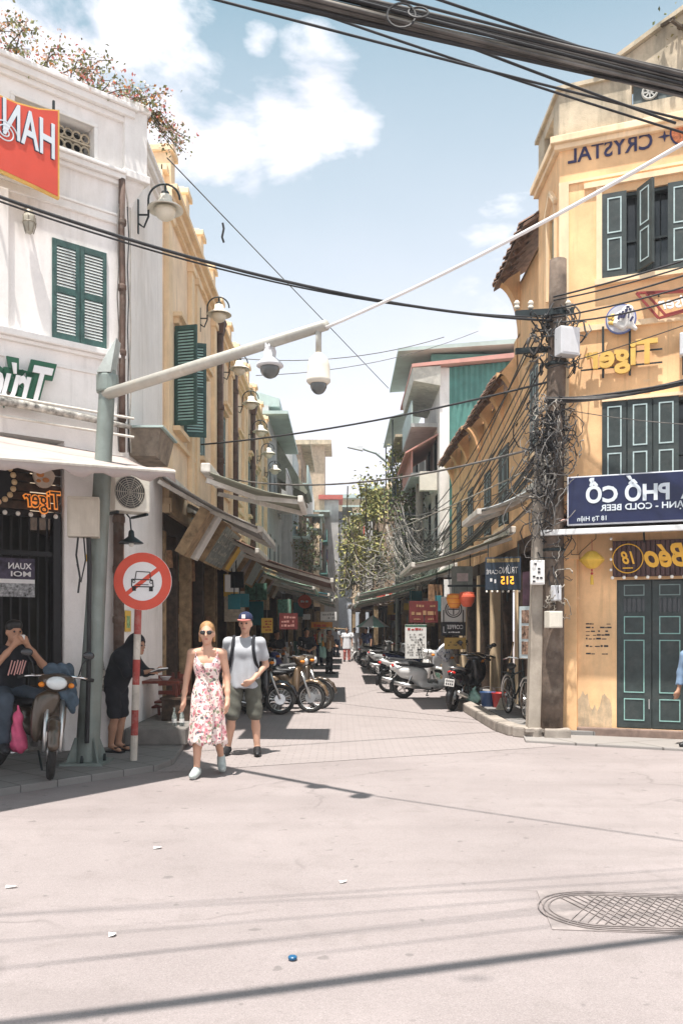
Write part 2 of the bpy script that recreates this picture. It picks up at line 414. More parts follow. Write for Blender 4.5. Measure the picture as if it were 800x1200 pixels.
dm('grey_box', (.62,.63,.65), .55, var=.06, scale=3, dirt=.3, dcol=(.38,.38,.37), dscale=2, streak=True)
dm('ac_body', (.70,.66,.57), .55, var=.06, dirt=.35, dcol=(.4,.34,.26), dscale=2)
dm('lamp_shade', (.74,.70,.60), .5, var=.08, dirt=.35, dcol=(.40,.36,.3), dscale=4)
dm('lamp_globe', (.76,.71,.59), .3, var=.05, dirt=.25, dcol=(.5,.45,.35), dscale=4)
dm('iron', (.022,.032,.034), .5, var=.2, metal=.2)
dm('glass_dark', (.03,.035,.037), .12, var=.2, spec=.6)
dm('dome_smoke', (.10,.11,.11), .08, var=.1, spec=.7)
dm('rust_pipe', (.115,.072,.055), .8, var=.3, scale=5, dirt=.5, dcol=(.2,.18,.15), dscale=3, bump=.2)
dm('concrete_pole', (.40,.35,.29), .92, var=.15, scale=4, dirt=.5, dcol=(.17,.14,.11), dscale=2.4, bump=.5, streak=True)
dm('wood_pole', (.125,.092,.070), .9, var=.35, scale=5, dirt=.4, dcol=(.25,.21,.17), dscale=3, bump=.7, bscale=25)
dm('stone', (.33,.29,.25), .9, var=.18, scale=4, dirt=.45, dcol=(.13,.11,.095), dscale=2, bump=.6)
dm('plinth_stone', (.22,.155,.125), .85, var=.25, scale=4, dirt=.5, dcol=(.07,.055,.05), dscale=2, bump=.4)
dm('roof_tile', (.26,.16,.115), .9, var=.35, scale=11, dirt=.6, dcol=(.085,.072,.06), dscale=3, bump=.5)
dm('roof_tile_pink', (.62,.40,.34), .8, var=.2, scale=11, dirt=.3, dcol=(.45,.4,.36), dscale=4, bump=.3)
dm('tin_green', (.085,.235,.205), .6, var=.14, scale=2, dirt=.25, dcol=(.22,.34,.30), dscale=.8, streak=True)
dm('tin_pale', (.42,.52,.49), .5, var=.1, scale=2, dirt=.3, dcol=(.3,.3,.27))
dm('tin_pink', (.60,.30,.25), .7, var=.1, scale=2, dirt=.3, dcol=(.5,.42,.36))
dm('canvas_cream', (.38,.315,.29), .9, var=.06, scale=3, dirt=.3, dcol=(.5,.44,.38), dscale=2)
dm('canvas_olive', (.26,.265,.205), .9, var=.12, scale=3, dirt=.4, dcol=(.13,.12,.09), dscale=2)
dm('canvas_brown', (.155,.092,.068), .9, var=.15, scale=3, dirt=.3, dcol=(.25,.18,.14), dscale=2)
dm('canvas_teal', (.03,.17,.20), .8, var=.12, scale=3, dirt=.2, dcol=(.1,.2,.2))
dm('canvas_green', (.22,.32,.24), .9, var=.12, scale=3, dirt=.3, dcol=(.13,.15,.1))
dm('canvas_grey', (.30,.29,.27), .9, var=.12, scale=3, dirt=.4, dcol=(.15,.14,.12), dscale=2)
dm('bar_white', (.62,.59,.53), .6, var=.1, dirt=.4, dcol=(.3,.26,.2), dscale=4)
dm('poster_print', (.06,.05,.085), .5, var=.5, scale=9)
dm('skin', (.56,.325,.225), .55, var=.06, scale=8)
dm('skin_tan', (.40,.215,.135), .55, var=.08, scale=8)
dm('hair_blond', (.36,.20,.085), .6, var=.25, scale=30)
dm('hair_black', (.012,.011,.010), .5, var=.3, scale=30)
dm('hair_brown', (.06,.03,.018), .5, var=.3, scale=30)
dm('tee_grey', (.40,.415,.44), .9, var=.07, scale=7, bump=.2, bscale=14)
dm('tee_white', (.76,.76,.78), .9, var=.05, scale=7, bump=.2, bscale=14)
dm('shorts_olive', (.105,.105,.085), .9, var=.12, scale=9, bump=.2, bscale=16)
dm('cloth_black', (.016,.017,.022), .9, var=.3, scale=7, bump=.3, bscale=12)
dm('cloth_navy', (.02,.028,.075), .9, var=.2, scale=7, bump=.2, bscale=14)
dm('denim', (.055,.082,.11), .9, var=.3, scale=9, bump=.4, bscale=16)
dm('shirt_blue', (.21,.31,.45), .9, var=.08, scale=6, bump=.2, bscale=14)
dm('cap_pink', (.66,.24,.20), .8, var=.06)
dm('shoe_grey', (.44,.49,.47), .7, var=.12, scale=12)
dm('cloth_pink', (.55,.08,.17), .6, var=.15, scale=9)
dm('cloth_red', (.48,.05,.035), .8, var=.15, scale=9)
dm('paint_gold', (.17,.115,.068), .28, var=.08, coat=.7, metal=.35)
dm('paint_black', (.014,.014,.016), .25, var=.1, coat=.6)
dm('paint_white', (.72,.72,.70), .3, var=.04, coat=.5)
dm('paint_silver', (.55,.56,.56), .3, var=.06, coat=.5, metal=.3)
dm('paint_red', (.30,.02,.022), .28, var=.08, coat=.7)
dm('paint_blue', (.03,.05,.16), .28, var=.08, coat=.7)
dm('paint_brown', (.075,.055,.038), .30, var=.1, coat=.6, metal=.3)
dm('engine', (.20,.20,.19), .5, var=.25, scale=20, metal=.6)
dm('headlight', (.62,.66,.66), .08, var=.1, spec=.9)
dm('lens_red', (.45,.02,.015), .15, var=.1)
dm('lens_orange', (.70,.22,.02), .15, var=.1)
dm('lantern_orange', (.80,.33,.05), .6, var=.1, scale=5)
dm('lantern_red', (.66,.12,.06), .6, var=.1, scale=5)
dm('lantern_yellow', (.72,.46,.07), .6, var=.1, scale=5)
dm('bulb', (.86,.83,.76), .25, var=.03)
dm('paper_yellow', (.72,.46,.09), .8, var=.08)
dm('paper_white', (.74,.73,.70), .8, var=.05)
dm('ink_dark', (.03,.03,.035), .7, var=.2)
dm('ink_red', (.42,.045,.04), .7, var=.1)
dm('maroon', (.135,.022,.020), .5, var=.15)
dm('bucket_blue', (.03,.07,.17), .4, var=.1)
dm('bucket_red', (.42,.03,.028), .4, var=.1)
dm('bag_mint', (.35,.58,.50), .4, var=.12)
dm('leaf_green', (.12,.155,.05), .6, var=.4, scale=3)
dm('leaf_yellow', (.36,.325,.10), .6, var=.35, scale=3)
dm('blossom', (.66,.20,.17), .6, var=.3, scale=6)
dm('blossom_orange', (.66,.30,.08), .6, var=.3, scale=6)
dm('bark', (.10,.075,.05), .9, var=.3, scale=9, bump=.4)
dm('bottle_glass', (.60,.68,.66), .08, var=.05, trans=.85)
dm('goods_a', (.30,.17,.09), .8, var=.4, scale=11)
dm('goods_b', (.12,.25,.18), .8, var=.4, scale=11)
dm('goods_c', (.50,.44,.34), .8, var=.3, scale=11)
dm('plum_siding', (.075,.036,.034), .55, var=.2, scale=6)
# ------------------------------------------------------------------ special surfaces
def surf(name, fn, rough=.9):
    m = bpy.data.materials.new(name); m.use_nodes = True; t = m.node_tree; b = t.nodes['Principled BSDF']
    g = N(t, 'ShaderNodeNewGeometry'); b.inputs['Roughness'].default_value = rough; b.inputs['Specular IOR Level'].default_value = .3
    fn(t, b, g.outputs['Position']); M[name] = m; return m
def bumpto(t, b, h, s=.4, d=.01):
    n = N(t, 'ShaderNodeBump'); n.inputs['Strength'].default_value = s; n.inputs['Distance'].default_value = d
    t.links.new(h, n.inputs['Height']); t.links.new(n.outputs[0], b.inputs['Normal'])
def f_asphalt(t, b, p):
    big = noise(t, p, .55, 5, .6); mid = noise(t, p, 3.5, 6, .65, .5); fine = noise(t, p, 160, 3, .7)
    c = mixc(t, ramp(t, big, [(.35, 0), (.65, 1)]), (.240,.206,.200), (.292,.253,.246))
    c = mixc(t, mth(t, 'MULTIPLY', ramp(t, mid, [(.54, 0), (.70, 1)]), .5), c, (.20,.172,.163))
    c = mixc(t, mth(t, 'MULTIPLY', ramp(t, fine, [(.28, 1), (.50, 0)]), .55), c, (.12,.11,.105))
    c = mixc(t, mth(t, 'MULTIPLY', ramp(t, fine, [(.56, 0), (.72, 1)]), .55), c, (.43,.40,.385))
    gr2 = noise(t, p, 45, 3, .75); c = mixc(t, mth(t, 'MULTIPLY', ramp(t, gr2, [(.30, 1), (.46, 0)]), .22), c, (.13,.115,.108))
    mpT = N(t, 'ShaderNodeMapping'); t.links.new(p, mpT.inputs[0]); mpT.inputs['Rotation'].default_value = (0,0,R(8)); mpT.inputs['Scale'].default_value = (.12,1.6,1)
    tm = noise(t, mpT.outputs[0], 1.4, 5, .6); c = mixc(t, mth(t, 'MULTIPLY', ramp(t, tm, [(.50, 0), (.68, 1)]), .34), c, (.19,.165,.158))
    ol = noise(t, p, 1.9, 3, .5, .8); c = mixc(t, mth(t, 'MULTIPLY', ramp(t, ol, [(.70, 0), (.80, 1)]), .35), c, (.15,.132,.124))
    # tar-sealed cracks and worn spots
    v = N(t, 'ShaderNodeTexVoronoi', feature='DISTANCE_TO_EDGE'); v.inputs['Scale'].default_value = .33
    dn = N(t, 'ShaderNodeTexNoise'); dn.inputs['Scale'].default_value = 2.2; t.links.new(p, dn.inputs[0])
    off = N(t, 'ShaderNodeVectorMath', operation='MULTIPLY_ADD'); t.links.new(dn.outputs['Color'], off.inputs[0]); off.inputs[1].default_value = (.5,.5,.5); t.links.new(p, off.inputs[2])
    t.links.new(off.outputs[0], v.inputs['Vector'])
    cr = mth(t, 'MULTIPLY', ramp(t, v.outputs['Distance'], [(0, 1), (.010, 0)]), ramp(t, noise(t, p, .8, 2), [(.5, 0), (.62, 1)]))
    c = mixc(t, mth(t, 'MULTIPLY', cr, .45), c, (.12,.105,.10))
    sp = ramp(t, noise(t, p, 7.5, 2, .4), [(.70, 0), (.74, 1)])
    c = mixc(t, mth(t, 'MULTIPLY', sp, .5), c, (.11,.10,.095))
    t.links.new(c, b.inputs['Base Color']); bumpto(t, b, mth(t, 'ADD', fine, mth(t, 'MULTIPLY', mid, .8)), .35, .006)
surf('asphalt', f_asphalt)
def brickfn(bw, bh, mort, c1, c2, cm, rot=0.0, bump=.4):
    def f(t, b, p):
        mp = N(t, 'ShaderNodeMapping'); t.links.new(p, mp.inputs[0]); mp.inputs['Rotation'].default_value = (0, 0, rot)
        dn = N(t, 'ShaderNodeTexNoise'); dn.inputs['Scale'].default_value = 5; t.links.new(p, dn.inputs[0])
        off = N(t, 'ShaderNodeVectorMath', operation='MULTIPLY_ADD'); t.links.new(dn.outputs['Color'], off.inputs[0]); off.inputs[1].default_value = (.012,.012,0); t.links.new(mp.outputs[0], off.inputs[2])
        br = N(t, 'ShaderNodeTexBrick'); br.inputs['Scale'].default_value = 1; br.inputs['Brick Width'].default_value = bw; br.inputs['Row Height'].default_value = bh
        br.inputs['Mortar Size'].default_value = mort; br.inputs['Mortar Smooth'].default_value = .4; br.inputs['Bias'].default_value = 0
        br.inputs['Color1'].default_value = (*c1, 1); br.inputs['Color2'].default_value = (*c2, 1); br.inputs['Mortar'].default_value = (*cm, 1)
        t.links.new(off.outputs[0], br.inputs['Vector'])
        big = noise(t, p, .9, 6, .65, .3); fine = noise(t, p, 90, 4, .7)
        c = mixc(t, mth(t, 'MULTIPLY', ramp(t, big, [(.45, 0), (.7, 1)]), .28), br.outputs['Color'], tuple(x*.62 for x in c1))
        c = mixc(t, mth(t, 'MULTIPLY', ramp(t, fine, [(.35, 1), (.5, 0)]), .2), c, tuple(x*.5 for x in c1))
        t.links.new(c, b.inputs['Base Color'])
        bumpto(t, b, mth(t, 'SUBTRACT', mth(t, 'MULTIPLY', fine, .3), br.outputs['Fac']), bump, .012)
    return f
surf('street_blocks', brickfn(.20, .10, .010, (.300,.262,.253), (.282,.247,.238), (.248,.217,.208)))
surf('pavement_slabs', brickfn(.40, .40, .008, (.235,.225,.215), (.205,.195,.185), (.10,.095,.09), R(40)))
surf('apron_concrete', brickfn(1.6, 1.2, .012, (.27,.25,.235), (.25,.235,.22), (.12,.11,.10), R(-21)))

def struct(name, mb, m, **k):
    o = mb.build(name, m, **k); o['kind'] = 'structure'; return o
# one ground sheet out to the horizon
struct('ground', MB().add([(-300,-200,-.004),(300,-200,-.004),(300,400,-.004),(-300,400,-.004)], [(0,1,2,3)]), M['asphalt'])
XL, YL, AL = -2.85, 11.2, R(39.8)      # street corner of the white house
XR, YR, AR = 3.25, 12.75, R(-21)       # street corner of the ochre house
CL = Vector((XL, YL, 0)); CR = Vector((XR, YR, 0))
UL = Vector((math.cos(AL), math.sin(AL), 0)); NL = Vector((math.sin(AL), -math.cos(AL), 0))
UR = Vector((math.cos(AR), math.sin(AR), 0)); NR = Vector((math.sin(AR), -math.cos(AR), 0))
def on(c, u, n, du, do, z): return c+u*du+n*do+Vector((0,0,z))
# block-paved alley, a sheet above the asphalt
struct('street', MB().add([(-2.05,9.5,0),(2.9,11.6,0),(2.9,75,0),(-2.9,75,0),(-2.2,10.4,0)], [(0,1,2,3,4)]), M['street_blocks'])
# pavement along the white house (0.12 m kerb) and under the left-hand shops
KH = .07
def slab(name, poly, z1, m, bevel=.015):
    return struct(name, MB(Matrix.Rotation(R(90),4,'X') @ Matrix.Scale(1,4)).prism([(x, y) for x, y in poly], -z1, .05) if False else slabmb(poly, z1), m, bevel=bevel)
def slabmb(poly, z1):
    n = len(poly); b = MB()
    return b.add([(x,y,-.05) for x,y in poly]+[(x,y,z1) for x,y in poly], [tuple(range(n-1,-1,-1)), tuple(range(n,2*n))]+[(j,(j+1)%n,(j+1)%n+n,j+n) for j in range(n)])
pl = [(-6.3,4.65),(-2.07,9.64),(-1.98,10.1),(-2.08,11.2),(-2.3,13.0),(-2.3,75),(-5.2,75),(-5.2,13),tuple((CL+UL*-6-NL*1.5)[:2]),(-9,5)]
slab('pavement', pl, KH, M['pavement_slabs'])
# narrow right-hand pavement with stone kerb
slab('pavement', [(2.72,13.0),(3.05,12.62),(5.0,12.2),(5.6,75),(2.72,75)], .10, M['pavement_slabs'])
slab('forecourt', [tuple((CR+UR*-.55+NR*.05)[:2]), tuple((CR+UR*-.35+NR*.95)[:2]), tuple((CR+UR*6+NR*1.25)[:2]), tuple((CR+UR*6-NR*1)[:2])], .035, M['apron_concrete'])
ks = tag(thing('stone_kerb', 'row of worn stone kerb blocks curving round the utility pole', 'kerb', (2.6,13,0)))if False else thing('stone_kerb', 'row of worn stone kerb blocks round the foot of the utility pole', 'kerb', (2.6,13,0))
kp = [(3.30,12.30),(2.92,12.36),(2.60,12.72),(2.50,13.35),(2.48,14.0),(2.47,14.7),(2.46,15.4),(2.45,16.1),(2.45,16.9),(2.45,17.7)]
for i in range(len(kp)-1):
    a = Vector((*kp[i], .075)); b_ = Vector((*kp[i+1], .075)); d = (b_-a).normalized()*.008
    MB(Matrix.Translation((-2.6,-13,0))).bar(a+d, b_-d, .24, .17).build('kerb_block', M['stone'], ks, bevel=.028)

# manhole: cast square frame with rings, in the foreground on the right
mh = thing('manhole_cover', 'worn cast iron manhole cover with ring and lattice pattern in the road', 'manhole', (1.66, 4.86, .001), R(-6))
MB().box(-.50,.95,-.34,.34,-.01,.0015).build('frame', mat('cast_frame', (.258,.223,.213), .8, var=.2, scale=8, dirt=.4, bump=.4), mh)
iron = mat('cast_iron', (.25,.216,.206), .6, var=.25, scale=9, dirt=.5, dcol=(.25,.225,.21), metal=.2, bump=.3)
b = MB()
for rr in (.33,.30,.27):
    pts = [(-.20+rr*math.cos(a)*1.0, rr*math.sin(a), .006) for a in [R(90+i*10) for i in range(19)]]
    b.tube([(.95, rr, .006)]+pts+[(.95,-rr,.006)], .0045, 6)
b.build('ring', iron, mh)
b = MB()
for i in range(24):
    x = -.28+i*.05
    for s in (1,-1): b.bar((x-.25*s*.5, -.25, .006), (x+.25*s*.5, .25, .006), .005, .004)
b.build('lattice', iron, mh)

# small litter: blue cap, pale scraps
cap = MB().lathe([(.02,0),(.022,.004),(.022,.012),(.017,.016)], 14, Matrix.Translation((0,0,.002))).build('bottle_cap', mat('cap_blue', (.01,.09,.20), .4), None, smooth=False)
cap.location = (-.238, 4.16, 0); tag(cap, 'small blue bottle cap lying on the road', 'bottle cap')
def scrap(x, y, w, d, rz, lab, m='paper_white'):
    pts = [(-.5,-.4),(.1,-.5),(.5,-.2),(.42,.45),(-.1,.5),(-.5,.3)]
    b = MB().add([(p[0]*w,p[1]*d,.001+.006*((i*7)%3)) for i,p in enumerate(pts)]+[(0,0,.012)], [(i,(i+1)%6,6) for i in range(6)])
    o = b.build('paper_scrap', M[m]); o.location = (x, y, .001); o.rotation_euler = (0,0,rz); tag(o, lab, 'litter', 'litter on the road')
for i,(px,py,w,d,rz,lab) in enumerate([(132,1096,.04,.05,.3,'torn white paper scrap lying on the road near the long cable shadows'),
     (14,1040,.07,.03,.1,'flat white paper scrap at the edge of the picture on the road'),
     (402,1034,.05,.03,.5,'tiny pale scrap in the middle of the road'),
     (185,994,.06,.04,.2,'tiny pale scrap on the road before the walking woman')]):
    Y = CAM_H*1000/(py-735); scrap((px-400)/1000*Y, Y, w, d, rz, lab)
# ------------------------------------------------------------------ shared building pieces
def slat_mesh(w, m, key={}):
    k = (round(w,3), m.name)
    if k not in key: key[k] = MB().box(-w/2, w/2, -.004, .004, -.019, .019, Matrix.Rotation(R(-38),4,'X')).mesh('slat', m)
    return key[k]
def louvre(house, T, w, h, mf, ms, rows=(.47,.40), step=.036, name='shutter', n_objects=True):
    """louvred leaf with its own frame and slats; T: house-local matrix at lower left corner, x along leaf, -y outward"""
    st = .055; b = MB(T)
    b.box(0,st,-.02,.02,0,h); b.box(w-st,w,-.02,.02,0,h)
    rails = [0, h*rows[0]-.03, h-.0]
    b.box(st,w-st,-.018,.018,0,.08); b.box(st,w-st,-.018,.018,h-.08,h); b.box(st,w-st,-.018,.018,h*.5-.04,h*.5+.04)
    leaf = b.build(name, mf, house, bevel=.004)
    MB(T).box(st,w-st,.012,.018,.08,h-.08).build('back_board', M['door_green'], leaf)
    sm = slat_mesh(w-2*st, ms)
    loc, rot, _ = T.decompose()
    for (z0, z1) in ((.08, h*.5-.04), (h*.5+.04, h-.08)):
        n = max(2, int((z1-z0)/step))
        for i in range(n):
            s = link('slat', sm, leaf); s.rotation_mode = 'QUATERNION'
            s.location = T @ Vector((w/2, -.004, z0+(i+.5)*(z1-z0)/n)); s.rotation_quaternion = rot
    return leaf
def closed_shutter(house, T, w, h, mf, ms=None, panels=2):
    """simple distant shutter leaf: frame, sunk panels with trim"""
    b = MB(T); b.box(0,w,-.02,.02,0,h)
    leaf = b.build('shutter', mf, house)
    if ms:
        t = MB(T)
        for i in range(panels):
            z0 = h*(.05+.93*i/panels); z1 = h*(.05+.93*(i+1)/panels)-.05
            for (x0,x1,a,c) in ((.06,w-.06,z0,z0+.022),(.06,w-.06,z1-.022,z1),(.06,.082,z0,z1),(w-.082,w-.06,z0,z1)): t.box(x0,x1,-.028,-.0205,a,c)
        t.build('trim', ms, leaf)
    return leaf
def cornice(b, u0, u1, z, steps, y=0, ends=True):
    for (dz0, dz1, o) in steps: b.box(u0-(o if ends else 0), u1+(o if ends else 0), y-o, y+.02, z+dz0, z+dz1)
    return b
RZ = lambda a: Matrix.Rotation(a, 4, 'Z')
TR = lambda x, y, z: Matrix.Translation((x, y, z))

# ------------------------------------------------------------------ white corner house (left)
wh = thing('corner_house', 'white corner house with green louvred window and roof-top parapet', 'house', CL)
F = RZ(AL); S = RZ(R(90))
w0, w1, wz0, wz1 = -.96, -.25, 5.2, 6.46
b = MB(F); b.wall(-5, 0, 3.95, 8.3, [(w0,w1,wz0,wz1), (-1.42,-.42,7.62,8.02)], 0, .3)
b.box(-.80,0,0,.3,.0,3.95)
b.M = S; b.wall(0, 2.4, 0, 8.3, [], .0, .3)
b.build('wall', M['white_plaster'], wh)
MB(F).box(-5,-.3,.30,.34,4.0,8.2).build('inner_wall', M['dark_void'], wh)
# bands, cornices
b = MB(F); cornice(b, -5, 0, 8.22, ((0,.07,.05),(.07,.16,.11),(.16,.22,.15)))
b.M = S; cornice(b, .0, 2.4, 8.221, ((0,.07,.05),(.07,.16,.11),(.16,.22,.148)), ends=False)
b.build('cornice', M['white_trim'], wh, bevel=.012)
b = MB(F); cornice(b, -5, -.02, 7.38, ((0,.06,.05),(.06,.13,.10),(.13,.17,.13)), ends=False); cornice(b, -5, -.02, 6.86, ((0,.10,.04),(.10,.13,.06)), ends=False)
b.build('string_course', M['white_trim'], wh, bevel=.01)
b = MB(F); cornice(b, -5, 0, 5.06, ((0,.05,.05),(.05,.13,.10)), ends=False); b.build('sill_band', M['white_trim'], wh, bevel=.012)
b = MB(F)
for (u0,u1) in ((-2.6,-1.5),(-1.25,-.1)):
    for (a,c,d,e) in ((u0,u1,4.32,4.36),(u0,u1,4.86,4.90),(u0,u0+.04,4.36,4.86),(u1-.04,u1,4.36,4.86)): b.box(a,c,-.025,.001,d,e)
b.build('panel_moulding', M['white_trim'], wh)
b = MB(F)   # parapet panel surround and pilasters
for (a,c,d,e) in ((-1.47,-.37,8.02,8.07),(-1.47,-.37,7.57,7.62),(-1.47,-1.42,7.62,8.02),(-.42,-.37,7.62,8.02)): b.box(a,c,-.03,.02,d,e)
b.box(-2.05,-1.72,-.06,.01,7.55,8.22); b.box(-.02,.30,-.07,.31,7.56,8.48); b.box(-.06,.34,-.11,.35,8.42,8.52); b.box(-.05,.33,-.10,.34,7.50,7.60)
b.build('parapet_post', M['white_trim'], wh, bevel=.012)
MB(F).lathe([(.02,0),(.05,.1),(.19,.28),(.20,.33)], 4, TR(.14,.12,7.17) @ RZ(R(45))).build('post_bracket', M['white_trim'], wh)
b = MB(F); b.box(-1.95,-1.50,-.05,.01,5.2,6.86); b.build('pilaster', M['white_trim'], wh, bevel=.008)
# pierced clay grille in the parapet opening
b = MB(F)
for i in range(9): b.torus((-1.36+i*.11, .12, 7.74), .055, .013, Matrix.Rotation(R(90),4,'X'), 12, 6); b.torus((-1.36+i*.11, .12, 7.90), .055, .013, Matrix.Rotation(R(90),4,'X'), 12, 6)
b.box(-1.42,-.42,.10,.14,7.81,7.83)
b.build('parapet_grille', M['weathered'], wh)
b = MB(F)
for (a,c,d,e) in ((w0,w0+.05,wz0,wz1),(w1-.05,w1,wz0,wz1),(w0,w1,wz1-.06,wz1),(w0,w1,wz0,wz0+.05)): b.box(a,c,.03,.12,d,e)
b.build('window_frame', M['shutter_green'], wh)
lw = (w1-w0)/2-.004
for k in range(2): louvre(wh, F @ TR(w0+k*(lw+.008), -.005, wz0+.01), lw, wz1-wz0-.02, M['shutter_green'], mat('slat_sky_bright', (.62,.66,.64), .6, var=.1, dirt=.2, dcol=(.2,.28,.26)))  # pale slats carry the bright sky reflection in their colour
# shop below: dark opening, plank fascia, barred grille, posters
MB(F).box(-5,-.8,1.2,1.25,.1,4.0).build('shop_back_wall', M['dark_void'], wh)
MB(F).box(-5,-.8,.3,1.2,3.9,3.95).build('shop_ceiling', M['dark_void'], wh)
for i in range(7): MB(F).box(-5,-.82,.06+.012*(i%2),.10+.012*(i%2),3.06+i*.115,3.06+i*.115+.10).build('plank', M['dark_wood'], wh, bevel=.006)
b = MB(F); b.box(-5,-.82,.08,.14,2.98,3.05); b.box(-5,-.82,.08,.14,2.50,2.56); b.box(-.92,-.82,.05,.16,.1,3.0); b.box(-2.1,-2.0,.05,.16,.1,3.0)
b.build('grille_frame', M['black'], wh)
for i in range(26): MB(F).tube([(-.98-i*.11,.11,.55),(-.98-i*.11,.11,2.98)], .014, 6).build('grille_bar', M['black'], wh)
MB(F).box(-5,-.95,.13,.17,.12,.9).build('door_panel', M['dark_wood'], wh)
b = MB(F)
for i in range(9): b.sphere((-.9-i*.155,.03,3.0), .03, 8, 6)
b.build('bulb_string', M['bulb'], wh, smooth=True)
# small fittings on its walls
b = MB(); b.tube([(0,0,0),(0,0,3.6)], .045, 10);
dp = thing('drainpipe', 'rusty brown drainpipe down the corner of the white house', 'drainpipe', on(CL,UL,NL,-.06,.07,3.9), AL)
MB().tube([(0,0,0),(0,0,1.2),(.01,0,2.0),(-.01,0,2.9),(0,0,3.55)], .042, 10).build('pipe', M['rust_pipe'], dp, smooth=True)
for z in (.4,1.25,2.1,2.95): MB().lathe([(.05,0),(.056,.02),(.056,.06),(.05,.08)], 12, TR(0,0,z)).build('collar', M['rust_pipe'], dp, smooth=False)
for k,(dx,c) in enumerate(((.07,'cable'),(.10,'cable_pale'),(-.07,'cable_grey'))): MB().tube([(dx+.012*math.sin(z*3+k),-.03,z*.4) for z in range(0,9)], .008, 6).build('wire', M[c], dp)
dp2 = thing('drainpipe', 'dark brown pipe behind the steel pole rising from the pavement', 'drainpipe', on(CL,UL,NL,-.12,.10,KH), AL)
MB().tube([(0,0,0),(0,0,3.4)], .068, 12).build('pipe', M['rust_pipe'], dp2, smooth=True)
for z in (.35,.95,1.6,2.25,2.9): MB().lathe([(.075,0),(.08,.02),(.08,.07),(.075,.09)], 12, TR(0,0,z)).build('collar', M['rust_pipe'], dp2)

# red hanging sign with mirrored lettering
def facade_pt(px, off):   # u on the white facade plane shifted outward by off, for a pixel column
    k = (px-400)/1000; o = CL+NL*off; t = (k*o.y-o.x)/(UL.x-k*UL.y); p = o+UL*t; return t, p.y
u_r, Yr_ = facade_pt(70, .45); u_l, Yl_ = facade_pt(0, .45)
zz = lambda y, Y: CAM_H+(735-y)/1000*Y
rs = thing('hanging_sign', 'red hanging sign with white serif letters and a gold edge', 'sign', on(CL,UL,NL,u_r,.45,zz(180,Yr_)), AL)
def rsz(du): # z of top/bottom at local x (0 = right edge)
    t = -du/(u_r-u_l); return zz(129+(110-129)*t, Yr_+(Yl_-Yr_)*t)-zz(180,Yr_), zz(233+(200-233)*t, Yr_+(Yl_-Yr_)*t)-zz(180,Yr_)
xs = [0,-.25,-.5,-.75,-1.0,-1.3]
bow = lambda x: -.05*math.sin(min(1,-x/.75)*PI)
top = [(x, rsz(x)[0]+bow(x)) for x in xs]; bot = [(x, rsz(x)[1]) for x in xs]
MB().prism(bot[::-1]+top, 0, .05).build('board', M['gold'], rs)
ins = .022
MB().prism([(x-(ins if i==0 else 0), z+ins) for i,(x,z) in enumerate(bot)][::-1]+[(x-(ins if i==0 else 0), z-ins) for i,(x,z) in enumerate(top)], -.006, .02).build('face', M['red_sign'], rs)
def skewed_text(parent, body, w, h, m, c, slope, y, **k):
    me = text_mesh(body, w, h, m, **k).copy()
    for v in me.vertices: v.co.z += v.co.x*slope
    o = link('lettering', me, parent, (c[0], y, c[1])); return o
ht = .42
skewed_text(rs, 'HAN', .60, ht, mat('letter_shadow', (.02,.03,.06), .6), (-.375, .145), -.16, -.008, bold=.015, depth=.006)
skewed_text(rs, 'HAN', .60, ht, M['sign_silver'], (-.362, .155), -.16, -.013, bold=.015, depth=.008)
b = MB(); pts = []; xsc = facade_pt(6,.45)[0]-u_r
for i in range(60): a = i*.26; r = .13*(1-i/70); pts.append((xsc+r*math.cos(a)*1.1, -.012, .02+r*math.sin(a)-.16*(r*math.cos(a))))
b.tube(pts, .008, 5); b.build('scroll', M['sign_silver'], rs)
b = MB(); b.bar((-.06,.03,.5),(-.06,.45,.5),.03); b.bar((-.9,.03,.5),(-.9,.45,.5),.03); b.bar((-.06,.03,.42),(-.06,.03,.62),.025); b.build('bracket', M['iron'], rs)
# caged bulkhead lamp under the sign
u_, Y_ = facade_pt(34, .10)
cl_ = thing('wall_lantern', 'small caged glass wall lantern under the red sign', 'lantern', on(CL,UL,NL,u_,.12,zz(262,Y_)), AL)
MB().lathe([(.02,.10),(.06,.10),(.07,.06),(.07,-.02),(.045,-.11),(.02,-.13)], 12).build('glass', mat('lantern_glass', (.42,.40,.33), .3, var=.2), cl_, smooth=True)
b = MB()
for i in range(6): a = i*PI/3; b.tube([(.075*math.cos(a),.075*math.sin(a),.08),(.078*math.cos(a),.078*math.sin(a),-.02),(.05*math.cos(a),.05*math.sin(a),-.12)], .006, 5)
b.torus((0,0,.0), .078, .006); b.lathe([(.05,.1),(.06,.12),(.03,.16),(.02,.2)], 10); b.bar((0,0,.18),(0,.12,.22),.03)
b.build('cage', mat('cage_metal', (.30,.27,.22), .5, metal=.4), cl_)

# green script sign
u_, Y_ = facade_pt(20, .12); zc_ = zz(449, Y_)
ts = thing('script_sign', 'green and white script lettering sign above the white awning', 'sign', on(CL,UL,NL,u_,.12,zc_), AL)
xr_ = facade_pt(66,.12)[0]-u_-.44
tg, tgo = text_mesh('Tr\u00fac', .80, .50, M['sign_white'], bold=.02, shear=-.45, depth=.02, space=.9), text_mesh('Tr\u00fac', .90, .64, M['sign_green'], bold=.12, shear=-.45, depth=.03, space=.9)
link('outline', tgo, ts, (xr_, .01, 0)); link('lettering', tg, ts, (xr_, -.02, 0))
b = MB(); b.bar((-.5,.02,-.1),(-.5,.13,-.1),.03); b.bar((.2,.02,-.1),(.2,.13,-.1),.03); b.build('bracket', M['iron'], ts)

